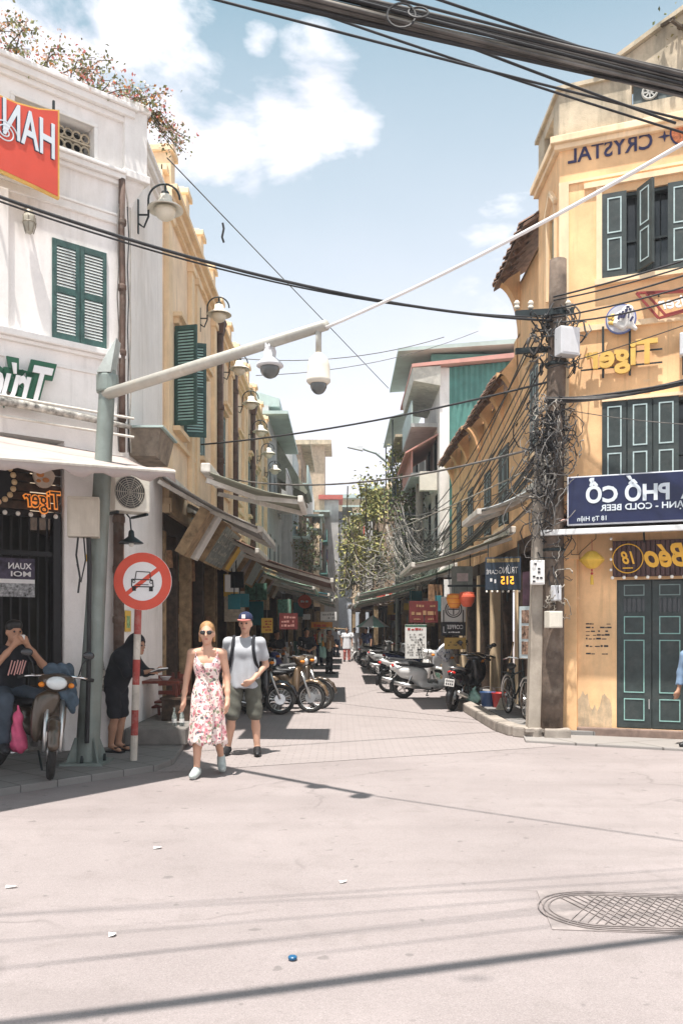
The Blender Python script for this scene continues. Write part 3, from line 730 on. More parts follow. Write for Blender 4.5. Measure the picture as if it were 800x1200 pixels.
# white canvas awning over the corner shop
aw = thing('shop_awning', 'big cream canvas awning with wavy hem over the white corner shop', 'awning', on(CL,UL,NL,-.1,.05,3.85))
o0 = Vector(aw.location); wr_ = on(CL,UL,NL,-.02,.05,3.84)-o0; wl_ = on(CL,UL,NL,-4.6,.05,4.0)-o0; orr = Vector((-1.74,8.9,3.26))-o0; oll = Vector((-4.45,5.22,2.86))-o0
b = MB(); nu, nv = 40, 8; vsg = []
for j in range(nv+1):
    for i in range(nu+1):
        u, v = i/nu, j/nv; p = wl_.lerp(wr_, u).lerp(oll.lerp(orr, u), v); vsg.append(p+Vector((0,0,-.06*math.sin(PI*v)+.012*math.sin(u*44+v*3)*v)))
for j in range(2):
    for i in range(nu+1):
        u = i/nu; vsg.append(oll.lerp(orr, u)+Vector((.006*(j+1),-.006*(j+1),-.055*(j+1)-.022*math.sin(u*70)*(j+.3)+.012*math.sin(u*44+3))))
n1_ = nu+1
b.add(vsg, [(j*n1_+i, j*n1_+i+1, (j+1)*n1_+i+1, (j+1)*n1_+i) for j in range(nv+2) for i in range(nu)])
cv = b.build('canopy', M['canvas_cream'], aw, smooth=True); sm = cv.modifiers.new('thickness','SOLIDIFY'); sm.thickness = .006
MB().tube([oll+Vector((0,0,-.02)), orr+Vector((0,0,-.02))], .022, 8).build('front_bar', M['bar_white'], aw)
for u in (.45,.93): MB().tube([wl_.lerp(wr_,u)+Vector((0,0,-.15)), oll.lerp(orr,u)+Vector((0,0,-.04))], .016, 6).build('arm', M['bar_white'], aw)
rp = thing('awning_roller', 'rolled striped tarpaulin on rails above the cream awning', 'tarpaulin', on(CL,UL,NL,0,.16,4.22), AL)
MB().tube([(-4.2,0,.05),(-1.4,-.01,.06),(-.4,.0,.02),(.02,0,.0)], [.05,.055,.045,.03], 8).build('roll', mat('tarp', (.42,.40,.36), .8, var=.6, scale=11), rp, smooth=True)
for dz in (-.10,.14): MB().tube([(-4.2,-.02,dz),(.05,-.02,dz-.03)], .018, 6).build('rail', M['bar_white'], rp)

# tiger neon over the shop + bulb ring sign
u_, Y_ = facade_pt(50, .02); 
tn = thing('neon_sign', 'orange outlined script neon sign on the dark plank fascia', 'sign', on(CL,UL,NL,u_,.02,zz(588,Y_)), AL)
neon = mat('neon_orange', (.8,.30,.06), .4, em=(1.0,.30,.05,.25))
link('outline', text_mesh('Tiger', .47, .30, neon, bold=.05, shear=.1, depth=.02), tn, (0,.015,0)); link('lettering', text_mesh('Tiger', .44, .27, M['dark_wood'], bold=-.005, shear=.1, depth=.02), tn, (0,-.004,0))
MB().prism([(.02+.13*math.cos(a)*(1+.08*math.sin(3*a)), .30+.13*math.sin(a)) for a in [2*PI*i/20 for i in range(20)]], -.01, .03).build('emblem_disc', mat('emblem_cream', (.62,.50,.40), .5), tn)
b = MB()
for (x,z,r) in ((-.03,.33,.05),(.04,.27,.045),(-.05,.25,.03)): b.sphere((x,-.012,z), (r,.008,r*.7), 10, 6)
b.build('emblem_figure', mat('emblem_orange', (.62,.24,.07), .5), tn, smooth=True)
u_, Y_ = facade_pt(-12, .06)
rg = thing('bulb_ring_sign', 'round black sign ringed with cream bulbs on the shop fascia', 'sign', on(CL,UL,NL,u_,.08,zz(563,Y_)), AL)
MB().lathe([(.26,0),(.26,.05)], 28, Matrix.Rotation(R(90),4,'X')).build('disc', M['black'], rg)
for i in range(20):
    a = 2*PI*i/20; MB().sphere((.265*math.cos(a),-.05,.265*math.sin(a)), .036, 8, 6).build('bulb', mat('bulb_cream', (.72,.52,.30), .4), rg, smooth=True)
# poster in the grille
u_, Y_ = facade_pt(12, -.03)
ps = thing('poster', 'dark purple poster with white block lettering on the shop grille', 'poster', on(CL,UL,NL,u_,-.03,zz(675,Y_)), AL)
MB().box(-.36,.30,0,.012,-.25,.22).build('sheet', M['poster_print'], ps)
MB().box(-.36,.30,-.002,.0,-.25,-.07).build('photo_strip', mat('photo_strip', (.34,.35,.36), .6, var=.7, scale=24), ps)
MB().box(-.36,.30,-.003,-.001,-.085,-.035).build('white_band', M['sign_white'], ps)
text(ps, 'XUAN', (.12,-.004,.125), .28, .075, M['sign_white'], bold=.02, depth=.003); text(ps, 'MOI', (.13,-.004,.03), .24, .065, M['sign_white'], bold=.02, depth=.003)
# air conditioner, brown box, side board
ac = thing('air_conditioner', 'cream air conditioner unit with round fan under the white awning', 'air conditioner', on(CL,UL,NL,-.10,.32,3.08), AL)
MB().box(-.24,.24,-.14,.14,0,.48).build('case', M['ac_body'], ac, bevel=.02)
b = MB()
for i in range(7): b.torus((-.04,-.15,.24), .04+i*.027, .006, Matrix.Rotation(R(90),4,'X'), 20, 5)
for i in range(10): a = i*PI/5; b.bar((-.04,-.15,.24),(-.04+.2*math.cos(a),-.15,.24+.2*math.sin(a)),.008)
b.build('fan_grille', mat('ac_grille', (.32,.29,.24), .5), ac)
MB().lathe([(.205,0),(.205,.004)], 24, TR(-.04,-.1405,.24) @ Matrix.Rotation(R(90),4,'X')).build('fan_recess', M['black'], ac)
b = MB(); b.bar((-.2,-.14,-.02),(-.2,.3,-.02),.03); b.bar((.2,-.14,-.02),(.2,.3,-.02),.03); b.build('bracket', M['iron'], ac)
bb = thing('sheet_metal_box', 'stained brown sheet metal box on the white side wall', 'box', (XL+.02, 11.75, 3.92))
MB().hexa([(0,-.3,0),(.34,-.3,0),(.34,.5,0),(0,.5,0),(0,-.36,.36),(.42,-.36,.36),(.42,.55,.36),(0,.55,.36)]).build('box', mat('brown_sheet', (.22,.175,.135), .8, var=.3, scale=6, dirt=.6, dcol=(.35,.29,.22)), bb)
MB().box(-.0,.46,-.4,.6,.362,.39).build('lid', M['tin_pale'], bb)
# small hanging barn lamp
bl = thing('pendant_lamp', 'small black metal pendant lamp above the round traffic sign', 'lamp', (-2.68, 10.9, 2.72))
MB().lathe([(.02,.14),(.035,.12),(.04,.06),(.05,.05),(.15,-.02),(.155,-.03),(.14,-.03)], 16).build('shade', M['iron'], bl, smooth=True)
MB().tube([(0,0,.12),(-.03,.05,.3),(-.16,.28,.42)], .01, 6).build('bracket', M['iron'], bl)
MB().sphere((0,0,-.04), .035, 8, 6).build('bulb', M['bulb'], bl, smooth=True)
# yellow leaflet on side wall
yp = thing('leaflet', 'yellow leaflet taped to the white side wall behind the bent figure', 'poster', (XL+.012, 11.35, 1.70), R(90))
MB().box(-.16,.16,-.004,0,-.14,.14).build('sheet', M['paper_yellow'], yp); MB().box(-.07,.11,-.006,-.004,-.09,.07).build('picture', mat('leaflet_pic', (.30,.45,.20), .7, var=.5, scale=18), yp)
# ------------------------------------------------------------------ terrace houses along the alley
class Side:
    """facade frame along the alley: u metres away from the viewer, o outward over the street, z up"""
    def __init__(s, X, y0, left, T=None): s.X, s.y0, s.left = X, y0, left; s.M = RZ(R(90 if left else -90)); s.k = 1 if left else -1
    def mb(s): return MB(s.M)
    def box(s, b, u0, u1, o0, o1, z0, z1):
        a, c = sorted((u0*s.k, u1*s.k)); return b.box(a, c, -max(o0,o1), -min(o0,o1), z0, z1)
    def p(s, u, o, z): return (u*s.k, -o, z)
    def T(s, u, o, z): return s.M @ TR(u*s.k, -o, z)
    def wall(s, b, u0, u1, z0, z1, holes, th=.25):
        hs = [(*sorted((h[0]*s.k, h[1]*s.k)), h[2], h[3]) for h in holes]; a, c = sorted((u0*s.k, u1*s.k))
        return b.wall(a, c, z0, z1, hs, 0, th)
def row_house(label, X, y0, L, left, zg, zt, wallm, trimm, windows, cat='house', parapet=.55, pil=None, posts=None, shop=True, columns=None, colm='worn_wood', hood='slope', shut='shutter_green', trims='trim_white', name='row_house', depth=3.0, roofm=None, cor=True, backm='dark_void'):
    s = Side(X, y0, left); h = thing(name, label, cat, (X, y0, 0))
    b = s.mb(); s.wall(b, 0, L, zg if shop else 0, zt, [(w[0],w[1],w[2],w[3]) for w in windows]); 
    s.box(b, 0, .25, -depth, -.25, zg if shop else 0, zt-.01); s.box(b, L-.25, L, -depth, -.25, zg if shop else 0, zt-.012)
    b.build('wall', wallm, h)
    s.box(s.mb(), 0, L, 0, 0, 0, 0)
    b = s.mb(); s.box(b, .02, L-.02, -depth, -.0, zt-.06, zt-.02); b.build('roof', roofm or M['grey_plaster'], h)
    if cor:
        b = s.mb()
        for (dz0, dz1, o) in ((-.34,-.26,.07),(-.26,-.14,.15),(-.14,-.06,.24)): s.box(b, -.02 if not left else 0, L, .0, o, zt-parapet+dz0+.3, zt-parapet+dz1+.3)
        s.box(b, 0, L, -.02, .07, zt-.08, zt+.015)
        b.build('cornice', trimm, h)
    for u in (posts or []):
        b = s.mb(); s.box(b, u-.17, u+.17, -.2, .10, zt-parapet+.2, zt+.30); s.box(b, u-.22, u+.22, -.25, .15, zt+.30, zt+.40); s.box(b, u-.12, u+.12, -.15, .05, zt+.40, zt+.47); b.build('parapet_post', trimm, h, bevel=.012)
    for u in (pil or []):
        b = s.mb(); s.box(b, u-.14, u+.14, 0, .09, zg, zt-parapet); s.box(b, u-.18, u+.18, 0, .13, zt-parapet-.25, zt-parapet-.12); s.box(b, u-.18, u+.18, 0, .13, zg+.02, zg+.25); b.build('pilaster', trimm, h, bevel=.01)
    if cor:
        b = s.mb(); s.box(b, 0, L, 0, .06, zg+1.32, zg+1.40); s.box(b, 0, L, 0, .11, zg+.0, zg+.14); b.build('string_course', trimm, h)
    for w in windows:
        u0, u1, z0, z1, kind = w
        b = s.mb()
        for (a,c,d,e) in ((u0,u0+.06,z0,z1),(u1-.06,u1,z0,z1),(u0,u1,z1-.06,z1),(u0,u1,z0,z0+.05)): s.box(b, a, c, -.14, -.04, d, e)
        wf = b.build('window', M[shut], h)
        b = s.mb(); s.box(b, u0, u1, -.22, -.18, z0, z1); b.build('pane', M['glass_dark'], wf)
        if hood == 'slope':
            b = s.mb(); s.box(b, u0-.12, u1+.12, 0, .16, z1+.14, z1+.21); s.box(b, u0-.06, u1+.06, 0, .09, z1+.04, z1+.14)
            b.build('window_hood', trimm, h)
        b = s.mb(); s.box(b, u0-.1, u1+.1, 0, .12, z0-.09, z0-.01); b.build('sill', trimm, h)
        wd_ = (u1-u0)/2
        if kind == 'closed':
            for k in range(2):
                T = s.T(u0+wd_*(k if left else k+1), -.03, z0); closed_shutter(h, T, wd_-.006, z1-z0, M[shut], M[trims], 3)
        elif kind == 'open':      # leaves swung out over the street
            for k, uu in enumerate((u0, u1)):
                sg = 1 if k else -1
                T = s.T(uu, .02, z0) @ RZ(R(-90+sg*s.k*14))
                louvre(h, T, wd_, z1-z0, M[shut], mat('slat_mint_skylit', (.36,.56,.52), .6, var=.12, dirt=.2, dcol=(.1,.2,.18)), step=.05)  # slats paled likewise, sky reflection mixed into the mint
        elif kind == 'panel':     # casement leaves ajar
            for k in range(2):
                T = s.T(u0+wd_*(k if left else k+1), .0, z0); closed_shutter(h, T, wd_-.006, z1-z0, M[shut], M[trims], 2)
    if shop:
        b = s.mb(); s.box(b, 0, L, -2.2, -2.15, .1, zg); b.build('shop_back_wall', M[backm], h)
        b = s.mb(); s.box(b, 0, L, -2.2, .02, zg-.28, zg-.002); b.build('lintel', M['dark_wood'], h)
        for ci, u in enumerate(columns or [0.1, L/2, L-.1]):
            cw = .08 if left else .10
            b = s.mb(); s.box(b, u-cw, u+cw, -.2, .02, .1, zg-.28); b.build('column', M[colm] if (ci % 2 == 0) else M['dark_wood'], h, bevel=.012)  # on the right the dark ones stand in for shaded doorway gaps
        np_ = int(L/.36)      # folding shop doors, some drawn back
        for i in range(np_):
            if (i*7+int(y0*3)) % 5 in (0, 3): continue
            u = .1+i*(L-.2)/np_; b = s.mb(); s.box(b, u, u+.30, -.55-.06*(i % 3), -.50-.06*(i % 3), .12, zg-.4); b.build('folding_door', M[['dark_wood','door_green','dark_wood','red_wood'][(i+int(y0)) % 4]], h)
        if not left:
            for i in range(max(1,int(L/2.0))):
                pass
    return h, s

OP, OT = M['ochre_pale'], M['ochre_trim']
h1, s1 = row_house('pale ochre terrace house with green louvred shutters next to the white corner house', XL, 13.6, 5.6, True, 3.45, 9.0, OP, OT,
    [(.95,1.75,5.05,6.75,'open'), (3.5,4.3,5.05,6.75,'closed')], pil=[.25,2.35,2.95,5.2], posts=[.35,1.7,3.3,4.9], columns=[.15,1.15,2.5,4.0,5.5])
h2, s2 = row_house('pale ochre terrace house between two brown drainpipes on the lamp-lined side', XL, 19.25, 5.6, True, 3.45, 8.75, OP, OT,
    [(1.0,1.8,5.05,6.75,'closed'), (3.7,4.5,5.05,6.75,'closed')], pil=[.3,2.4,3.1,5.3], posts=[.4,2.0,3.6,5.2], columns=[.2,1.8,3.4,5.0])
h3, s3 = row_house('farthest pale ochre terrace house on the lamp-lined side', XL, 24.9, 7.2, True, 3.45, 9.0, OP, OT,
    [(1.0,1.8,5.05,6.75,'closed'), (3.2,4.0,5.05,6.75,'closed'), (5.4,6.2,5.05,6.75,'closed')], pil=[.3,2.5,4.7,6.9], posts=[.5,2.6,4.7,6.8], columns=[.2,1.8,3.4,5.0,6.8])
for i,(y,r) in enumerate(((19.2,.085),(21.9,.085),(26.4,.08))):
    d = thing('drainpipe', ['first','second','third'][i]+' brown drainpipe along the pale ochre terrace', 'drainpipe', (XL+.12, y, 3.5), R(90), 'drainpipes on the ochre terrace')
    MB().tube([(0,0,0),(0,0,4.75)], r, 10).build('pipe', M['rust_pipe'], d, smooth=True)
    for z in (.6,1.8,3.0,4.1): MB().lathe([(r*1.12,0),(r*1.2,.02),(r*1.2,.1),(r*1.12,.12)], 10, TR(0,0,z)).build('collar', M['rust_pipe'], d)
    MB().hexa([(-.10,-.08,4.7),(.10,-.08,4.7),(.10,.08,4.7),(-.10,.08,4.7),(-.18,-.14,5.0),(.18,-.14,5.0),(.18,.1,5.0),(-.18,.1,5.0)]).build('hopper', M['rust_pipe'], d)

# far grey houses on the left, and the end of the alley
def block(label, X, y0, L, left, zt, wm, rows, ncol, zg=3.2, name='far_house', roof=None, shut='glass_dark'):
    ws = []
    for r_ in range(rows):
        for c_ in range(ncol):
            u = .5+c_*(L-.6)/ncol; z = zg+.7+r_*2.6; 
            if z+1.4 < zt-.4: ws.append((u, u+.9, z, z+1.35, 'glass'))
    h, s = row_house(label, X, y0, L, left, zg, zt, wm, wm, ws, name=name, hood=None, pil=[], posts=[], cor=False, columns=[.15, L/2, L-.15], shut='iron')
    return h, s
g1, q1 = block('grey concrete house with sheet metal roof beyond the ochre terrace', -2.75, 32.2, 7, True, 10.0, M['grey_plaster'], 2, 3)
b = q1.mb(); q1.box(b, -.3, 7.2, -2.5, .75, 9.6, 9.72); b.build('roof_slab', M['tin_pale'], g1)
b = q1.mb(); b.hexa([q1.p(.2,-2.2,10.0), q1.p(.2,.4,10.0), q1.p(4,.4,10.0), q1.p(4,-2.2,10.0), q1.p(.2,-2.2,11.1), q1.p(.2,.4,10.3), q1.p(4,.4,10.3), q1.p(4,-2.2,11.1)]); b.build('roof', M['tin_pale'], g1)
b = q1.mb(); q1.box(b, .2, 5.0, 0, .7, 6.55, 6.68); b.build('balcony', M['grey_plaster'], g1)
for i in range(9): b = q1.mb(); q1.box(b, .3+i*.5, .33+i*.5, .64, .67, 6.68, 7.6); b.build('baluster', M['steel'], g1)
b = q1.mb(); q1.box(b, .2, 5.0, .63, .68, 7.6, 7.66); b.build('handrail', M['steel'], g1)
b = q1.mb(); b.hexa([q1.p(4.2,.0,8.0), q1.p(4.2,1.25,7.3), q1.p(7.2,1.25,7.3), q1.p(7.2,0,8.0), q1.p(4.2,0,9.6), q1.p(4.2,1.3,7.4), q1.p(7.2,1.3,7.4), q1.p(7.2,0,9.6)]); b.build('canopy', M['canvas_olive'], g1)
g2, q2 = block('narrow blue-grey house with balconies further along the lamp-lined side', -2.3, 40, 6, True, 10.4, M['grey_plaster'], 2, 3)
for z in (5.8, 8.3):
    b = q2.mb(); q2.box(b, .2, 5.6, 0, .75, z, z+.12); q2.box(b, .2, 5.6, .66, .74, z+.12, z+.95); b.build('balcony', M['tin_pale'], g2)
g3, q3 = block('brick-brown house with flat roof far down the alley', -2.2, 46.5, 8, True, 11.6, M['brown_brick'], 3, 3)
b = q3.mb(); q3.box(b, -.2, 8.2, -3, .5, 11.55, 11.75); b.build('roof_slab', M['weathered'], g3)
g4, q4 = block('white plaster house near the end of the alley, lamp-lined side', -1.9, 55, 9, True, 10.5, M['white_plaster'], 2, 3)
e1 = thing('end_house', 'pale blue house closing the far end of the alley', 'house', (0, 66, 0))
b = MB(); b.wall(-3.2, 5, 0, 9.0, [(-.55,.25,4.2,6.2),(-2.2,-1.4,4.2,6.2),(-2.2,-1.4,1.2,3.0)], 0, .3); b.build('wall', M['pale_blue_plaster'], e1)
for (a,c) in ((-.55,4.2),(-2.2,4.2),(-2.2,1.2)):
    f = MB().box(a,a+.8,.12,.16,c,c+2).build('window', M['glass_dark'], e1); MB().box(a+.37,a+.43,.06,.12,c,c+2).build('mullion', M['sign_white'], f)
MB().box(-3.4,5.2,-.35,.4,9.0,9.25).build('roof', M['white_trim'], e1)
e2 = thing('end_house', 'cream house with flat roof and dark balcony rising behind the pale blue house', 'house', (0, 72, 0))
b = MB(); b.wall(-7, 8, 0, 12.4, [(-4.6,-3.6,9.6,11.4),(-2.6,-1.6,9.9,11.4),(-.6,.4,9.9,11.4)], 0, .3); b.build('wall', mat('cream_plaster', (.66,.56,.40), .9, dirt=.3, streak=True), e2)
for u in (-4.6,-2.6,-.6): MB().box(u,u+1,.12,.16,9.6,11.4).build('window', M['glass_dark'], e2)
MB().box(-7.2,8.2,-.9,.4,12.4,12.7).build('roof', M['tin_pale'], e2)
MB().box(-3.6,2.4,-.8,0,8.0,8.2).build('balcony', M['grey_plaster'], e2)
eb = thing('roof_billboard', 'long grey board with faded pale lettering across the end of the alley', 'sign', (-.35, 65.2, 8.1))
MB().box(-2.4,2.2,-.05,.05,-1.2,1.5).build('board', mat('board_grey', (.23,.24,.23), .7, var=.3, dirt=.4), eb); text(eb, 'HUONG', (.2,-.06,.3), 3.4, .8, mat('faded_letter', (.48,.46,.42), .8), bold=.02)
b = MB(); b.bar((-2,0,-1.2),(-2,0,-7),.12); b.bar((1.8,0,-1.2),(1.8,0,-7),.12); b.build('post', M['steel_pole'], eb)
e3 = thing('tall_house', 'tall brown tower house with rooftop room far behind the lamp-lined side', 'house', (-3.6, 60, 0))
b = MB(); b.wall(-2.2, 2.4, 0, 14.4, [(.2,1.2,11.6,13.2)], 0, .3); b.box(2.1,2.4,.3,4,0,14.4); b.build('wall', mat('tan_plaster', (.46,.36,.26), .9, dirt=.4, streak=True), e3)
MB().box(.2,1.2,.1,.14,11.6,13.2).build('window', M['glass_dark'], e3); MB().box(-2.5,2.9,-.5,4,14.4,14.7).build('roof', M['weathered'], e3)
MB().box(2.4,3.4,.2,2.5,0,10.6).build('annex', M['grey_plaster'], e3); MB().box(2.0,3.7,-.2,2.7,10.6,10.9).build('annex_roof', mat('red_tin', (.42,.10,.08), .7), e3)
# ------------------------------------------------------------------ awnings (hung from the houses, each its own thing)
def awning(label, X, y0, y1, left, z0, z1, proj, cm, group=None, nseg=1, valance=.1, arms=True, corr=False):
    s = 1 if left else -1
    t = thing('awning', label, 'awning', (X, y0, z0), 0, group); L = y1-y0; dz = z1-z0
    P = lambda o, u, z: (s*o, u, z)
    nv, nu = 6, 12; vs = []
    for j in range(nv+1):
        for i in range(nu+1):
            v = j/nv; u = i/nu*L
            zz_ = dz*v-.05*math.sin(PI*v)+.012*math.sin(i*2.1+j)
            if corr: zz_ += .02*math.cos(i*PI)
            vs.append(P(.05+(proj-.05)*v, u, zz_))
    n = nu+1; fs = [(j*n+i, j*n+i+1, (j+1)*n+i+1, (j+1)*n+i) for j in range(nv) for i in range(nu)]
    o = MB().add(vs, fs).build('canopy', cm, t, smooth=not corr); m_ = o.modifiers.new('thickness','SOLIDIFY'); m_.thickness = .012
    MB().bar(P(proj,-.02,dz-.02), P(proj,L+.02,dz-.02), .07, .09).build('front_bar', M['bar_white'], t, bevel=.01)
    MB().bar(P(.08,-.02,.04), P(.08,L+.02,.04), .13, .13).build('cassette', M['bar_white'], t, bevel=.02)
    if valance: MB().add([P(proj+.04,u*L/16,dz-.05-(.0 if k==0 else valance+.02*math.sin(u*2.3))) for u in range(17) for k in range(2)], [(2*i,2*i+1,2*i+3,2*i+2) for i in range(16)]).build('valance', cm, t)
    if arms:
        for u in (.06, L-.06):
            MB().bar(P(.08,u,-.12), P(proj*.52,u+(.35 if u<1 else -.35),dz*.5-.12), .045, .06).bar(P(proj*.52,u+(.35 if u<1 else -.35),dz*.5-.12), P(proj-.03,u,dz-.05), .045, .06).build('arm', M['bar_white'], t)
    return t
awning('pale olive flat awning reaching far over the alley beside the white house', XL+.95, 11.45, 12.75, True, 3.72, 3.36, 1.35, M['canvas_olive'], valance=0)
awning('grey awning with broad cream arms over the first dark shopfront', XL, 12.85, 15.5, True, 3.95, 3.12, 1.62, M['canvas_grey'])
awning('short grey-brown awning over the second dark shopfront', XL, 15.7, 17.6, True, 3.75, 3.05, 1.3, M['canvas_brown'], valance=0)
awning('long brown awning with cream front bar reaching to mid alley', XL, 17.8, 22.4, True, 3.5, 2.62, 2.65, M['canvas_brown'])
awning('dull green awning after the long brown one', XL, 23.0, 26.4, True, 3.35, 2.7, 2.1, M['canvas_green'])
awning('bright teal awning deeper in the alley', XL, 26.6, 30.5, True, 3.25, 2.65, 2.45, M['canvas_teal'])
awning('olive awning just past the bright teal one', -2.75, 32, 36, True, 3.3, 2.65, 2.4, M['canvas_olive'])
awning('small brown awning far down the lamp-lined side', -2.5, 37, 43, True, 3.4, 2.9, 2.2, M['canvas_brown'])
awning('pale green awning farthest down the lamp-lined side', -2.3, 45, 53, True, 3.5, 2.9, 1.9, M['canvas_green'])

# tilted light-box signs under the left-hand awnings
def tilt_sign(label, y, L, h, z, o, tilt, facem, th=.16, extra=None):
    t = thing('lightbox_sign', label, 'sign', (XL+o, y, z), R(90), 'tilted lightbox signs under the awnings')
    T = Matrix.Rotation(R(tilt), 4, 'X')
    MB(T).box(0, L, 0, th, 0, h).build('case', M['worn_wood'] if extra != 'w' else M['bar_white'], t, bevel=.01)
    MB(T).box(.04, L-.04, -.006, .0, .04, h-.04).build('face', facem, t)
    return t, T
pf = lambda n, c, v=.5, s=7: mat(n, c, .45, var=v, scale=s, dirt=.4, dcol=(.10,.13,.12), dscale=4)
tilt_sign('narrow weathered wooden board first of the tilted signs', 13.15, .55, .80, 2.72, .42, 30, M['worn_wood'])
tilt_sign('cream narrow lightbox beside the big faded menu lightbox', 13.85, .42, .85, 2.72, .45, 30, M['paper_white'], extra='w')
ts1, T1 = tilt_sign('big faded grey-green menu lightbox under the awnings', 14.5, 2.1, .78, 2.72, .50, 32, pf('menu_faded', (.17,.20,.18)))
b = MB(T1)
for i in range(9):
    for j in range(4):
        if rnd.random() < .75: x = .15+i*.2; b.box(x, x+rnd.uniform(.08,.17), -.009, -.007, .10+j*.16, .10+j*.16+rnd.uniform(.03,.09))
b.build('picture', pf('menu_pic', (.42,.40,.34), .6, 15), ts1)
ts2, T2 = tilt_sign('yellow and pale two-tone lightbox after the menu lightbox', 17.0, 1.5, .72, 2.75, .50, 32, M['paper_yellow'])
MB(T2).box(.55,1.44,-.009,-.007,.05,.66).build('picture', pf('pale_panel', (.42,.47,.44), .3), ts2)
for i,(y,L,lab,c) in enumerate(((18.8,.5,'dark narrow lightbox after the yellow one',(.06,.05,.05)),(19.5,.7,'brown lightbox before the blue-grey one',(.22,.14,.10)),(20.5,1.6,'blue-grey lightbox with cream side strips',(.28,.32,.31)),
    (22.6,.6,'black narrow lightbox beyond the blue-grey one',(.05,.05,.05)),(23.5,.9,'beige lightbox among the far tilted signs',(.40,.35,.27)),(24.8,.6,'maroon lightbox among the far tilted signs',(.16,.05,.04)),(25.8,1.2,'off-white lightbox among the far tilted signs',(.5,.47,.42)),
    (27.6,.8,'dark green lightbox among the far tilted signs',(.07,.12,.09)),(29.0,1.2,'tan lightbox farthest of the tilted signs',(.36,.28,.18)))):
    tilt_sign(lab, y, L, rnd.uniform(.6,.8), rnd.uniform(2.6,2.72), rnd.uniform(.4,.6), rnd.uniform(24,38), pf('tilt_face_%d' % i, c, .3))

# ------------------------------------------------------------------ wall lamps on swan-neck brackets
def wall_lamp():
    t = thing('wall_lamp', 'lamp', 'street lamp', (0,0,0))
    pts = [(0,0,-.25),(.10,0,-.32),(.17,0,-.15),(.17,0,.05)]+[(.42-.25*math.cos(a), 0, .12+.25*math.sin(a)) for a in [i*PI/12 for i in range(0,13)]]
    MB().tube(pts, .017, 8).build('bracket', M['iron'], t, smooth=True)
    MB().bar((.0,0,-.42),(.0,0,.12),.04).bar((0,0,-.12),(.17,0,-.12),.022).build('wall_plate', M['iron'], t)
    MB().tube([(.44,0,.36),(.44,0,.24)], .02, 8).lathe([(.02,.25),(.06,.24),(.075,.18),(.06,.16)], 14, TR(.44,0,0)).build('neck', M['iron'], t)
    MB().lathe([(.05,.20),(.10,.18),(.115,.10),(.13,.07),(.275,-.02),(.285,-.045),(.27,-.045),(.12,.05)], 20, TR(.44,0,0)).build('shade', M['lamp_shade'], t, smooth=True)
    MB().lathe([(.17,-.03),(.165,-.09),(.13,-.16),(.07,-.20),(.01,-.21)], 16, TR(.44,0,0)).build('globe', M['lamp_globe'], t, smooth=True)
    return t
wl = wall_lamp()
for i,(y,z,lab) in enumerate(((11.95,7.50,'cream wall lamp on the corner of the white house'),(17.2,7.95,'first cream wall lamp along the pale ochre terrace'),(20.6,7.88,'second cream wall lamp along the pale ochre terrace'),
    (23.3,7.75,'third cream wall lamp along the pale ochre terrace'),(26.0,7.6,'fourth cream wall lamp along the pale ochre terrace'),(28.8,7.5,'fifth cream wall lamp along the pale ochre terrace'),(31.6,7.45,'last cream wall lamp along the pale ochre terrace'))):
    o = wl if i == 0 else dup(wl)
    place(o, (XL, y, z), 0, lab, 'swan-neck wall lamps', .88)

# ------------------------------------------------------------------ steel mast with camera arm
mast_b = Vector((-2.90, 9.74, KH)); mast_t = Vector((-2.66, 9.74, 4.55))
mp_ = thing('camera_mast', 'grey steel mast with long arm carrying two cameras', 'mast', mast_b)
lt = mast_t-mast_b
MB().tube([(0,0,0),lt*.4,lt], [.135,.11,.088], 16).build('pole', M['steel_pole'], mp_, smooth=False)
autosmooth(mp_.children[0])
b = MB(); b.box(-.24,.24,-.24,.24,0,.03)
for k in range(4):
    a = k*PI/2+PI/4; d = Vector((math.cos(a), math.sin(a), 0)); b.hexa([d*.14+Vector((-.008,0,.03)), d*.14+Vector((.008,0,.03)), d*.25+Vector((.008,0,.03)), d*.25+Vector((-.008,0,.03)), d*.13+Vector((-.008,0,.3)), d*.13+Vector((.008,0,.3)), d*.145+Vector((.008,0,.3)), d*.145+Vector((-.008,0,.3))])
b.build('base_plate', M['steel_pole'], mp_)
for k in range(4):
    a = k*PI/2; MB().lathe([(.02,0),(.02,.05),(.012,.08)], 6, TR(.2*math.cos(a),.2*math.sin(a),.03)).build('bolt', M['iron'], mp_)
TIP = W(382, 381, 7.2); ROOT = W(122, 463, 9.74)
MB().tube([ROOT-mast_b, (ROOT.lerp(TIP,.5))-mast_b, TIP-mast_b], [.064,.056,.045], 12).build('arm', M['arm_steel'], mp_, smooth=True)
MB().lathe([(.12,-.1),(.125,-.08),(.125,.08),(.12,.1)], 14, TR(*(lt*.965))).build('clamp', M['steel_pole'], mp_)
MB().hexa([lt+Vector(v) for v in ((-.10,-.12,-.05),(.06,-.12,-.05),(.06,.1,-.05),(-.10,.1,-.05),(.02,-.1,.18),(.12,-.1,.34),(.12,.1,.34),(.02,.1,.18))]).build('floodlight', mat('flood_grey', (.40,.44,.42), .5, dirt=.3), mp_)
MB().box(.02,.07,-.13,-.125,2.2,2.28,TR(*(lt*.02))).build('sticker', M['paper_yellow'], mp_)
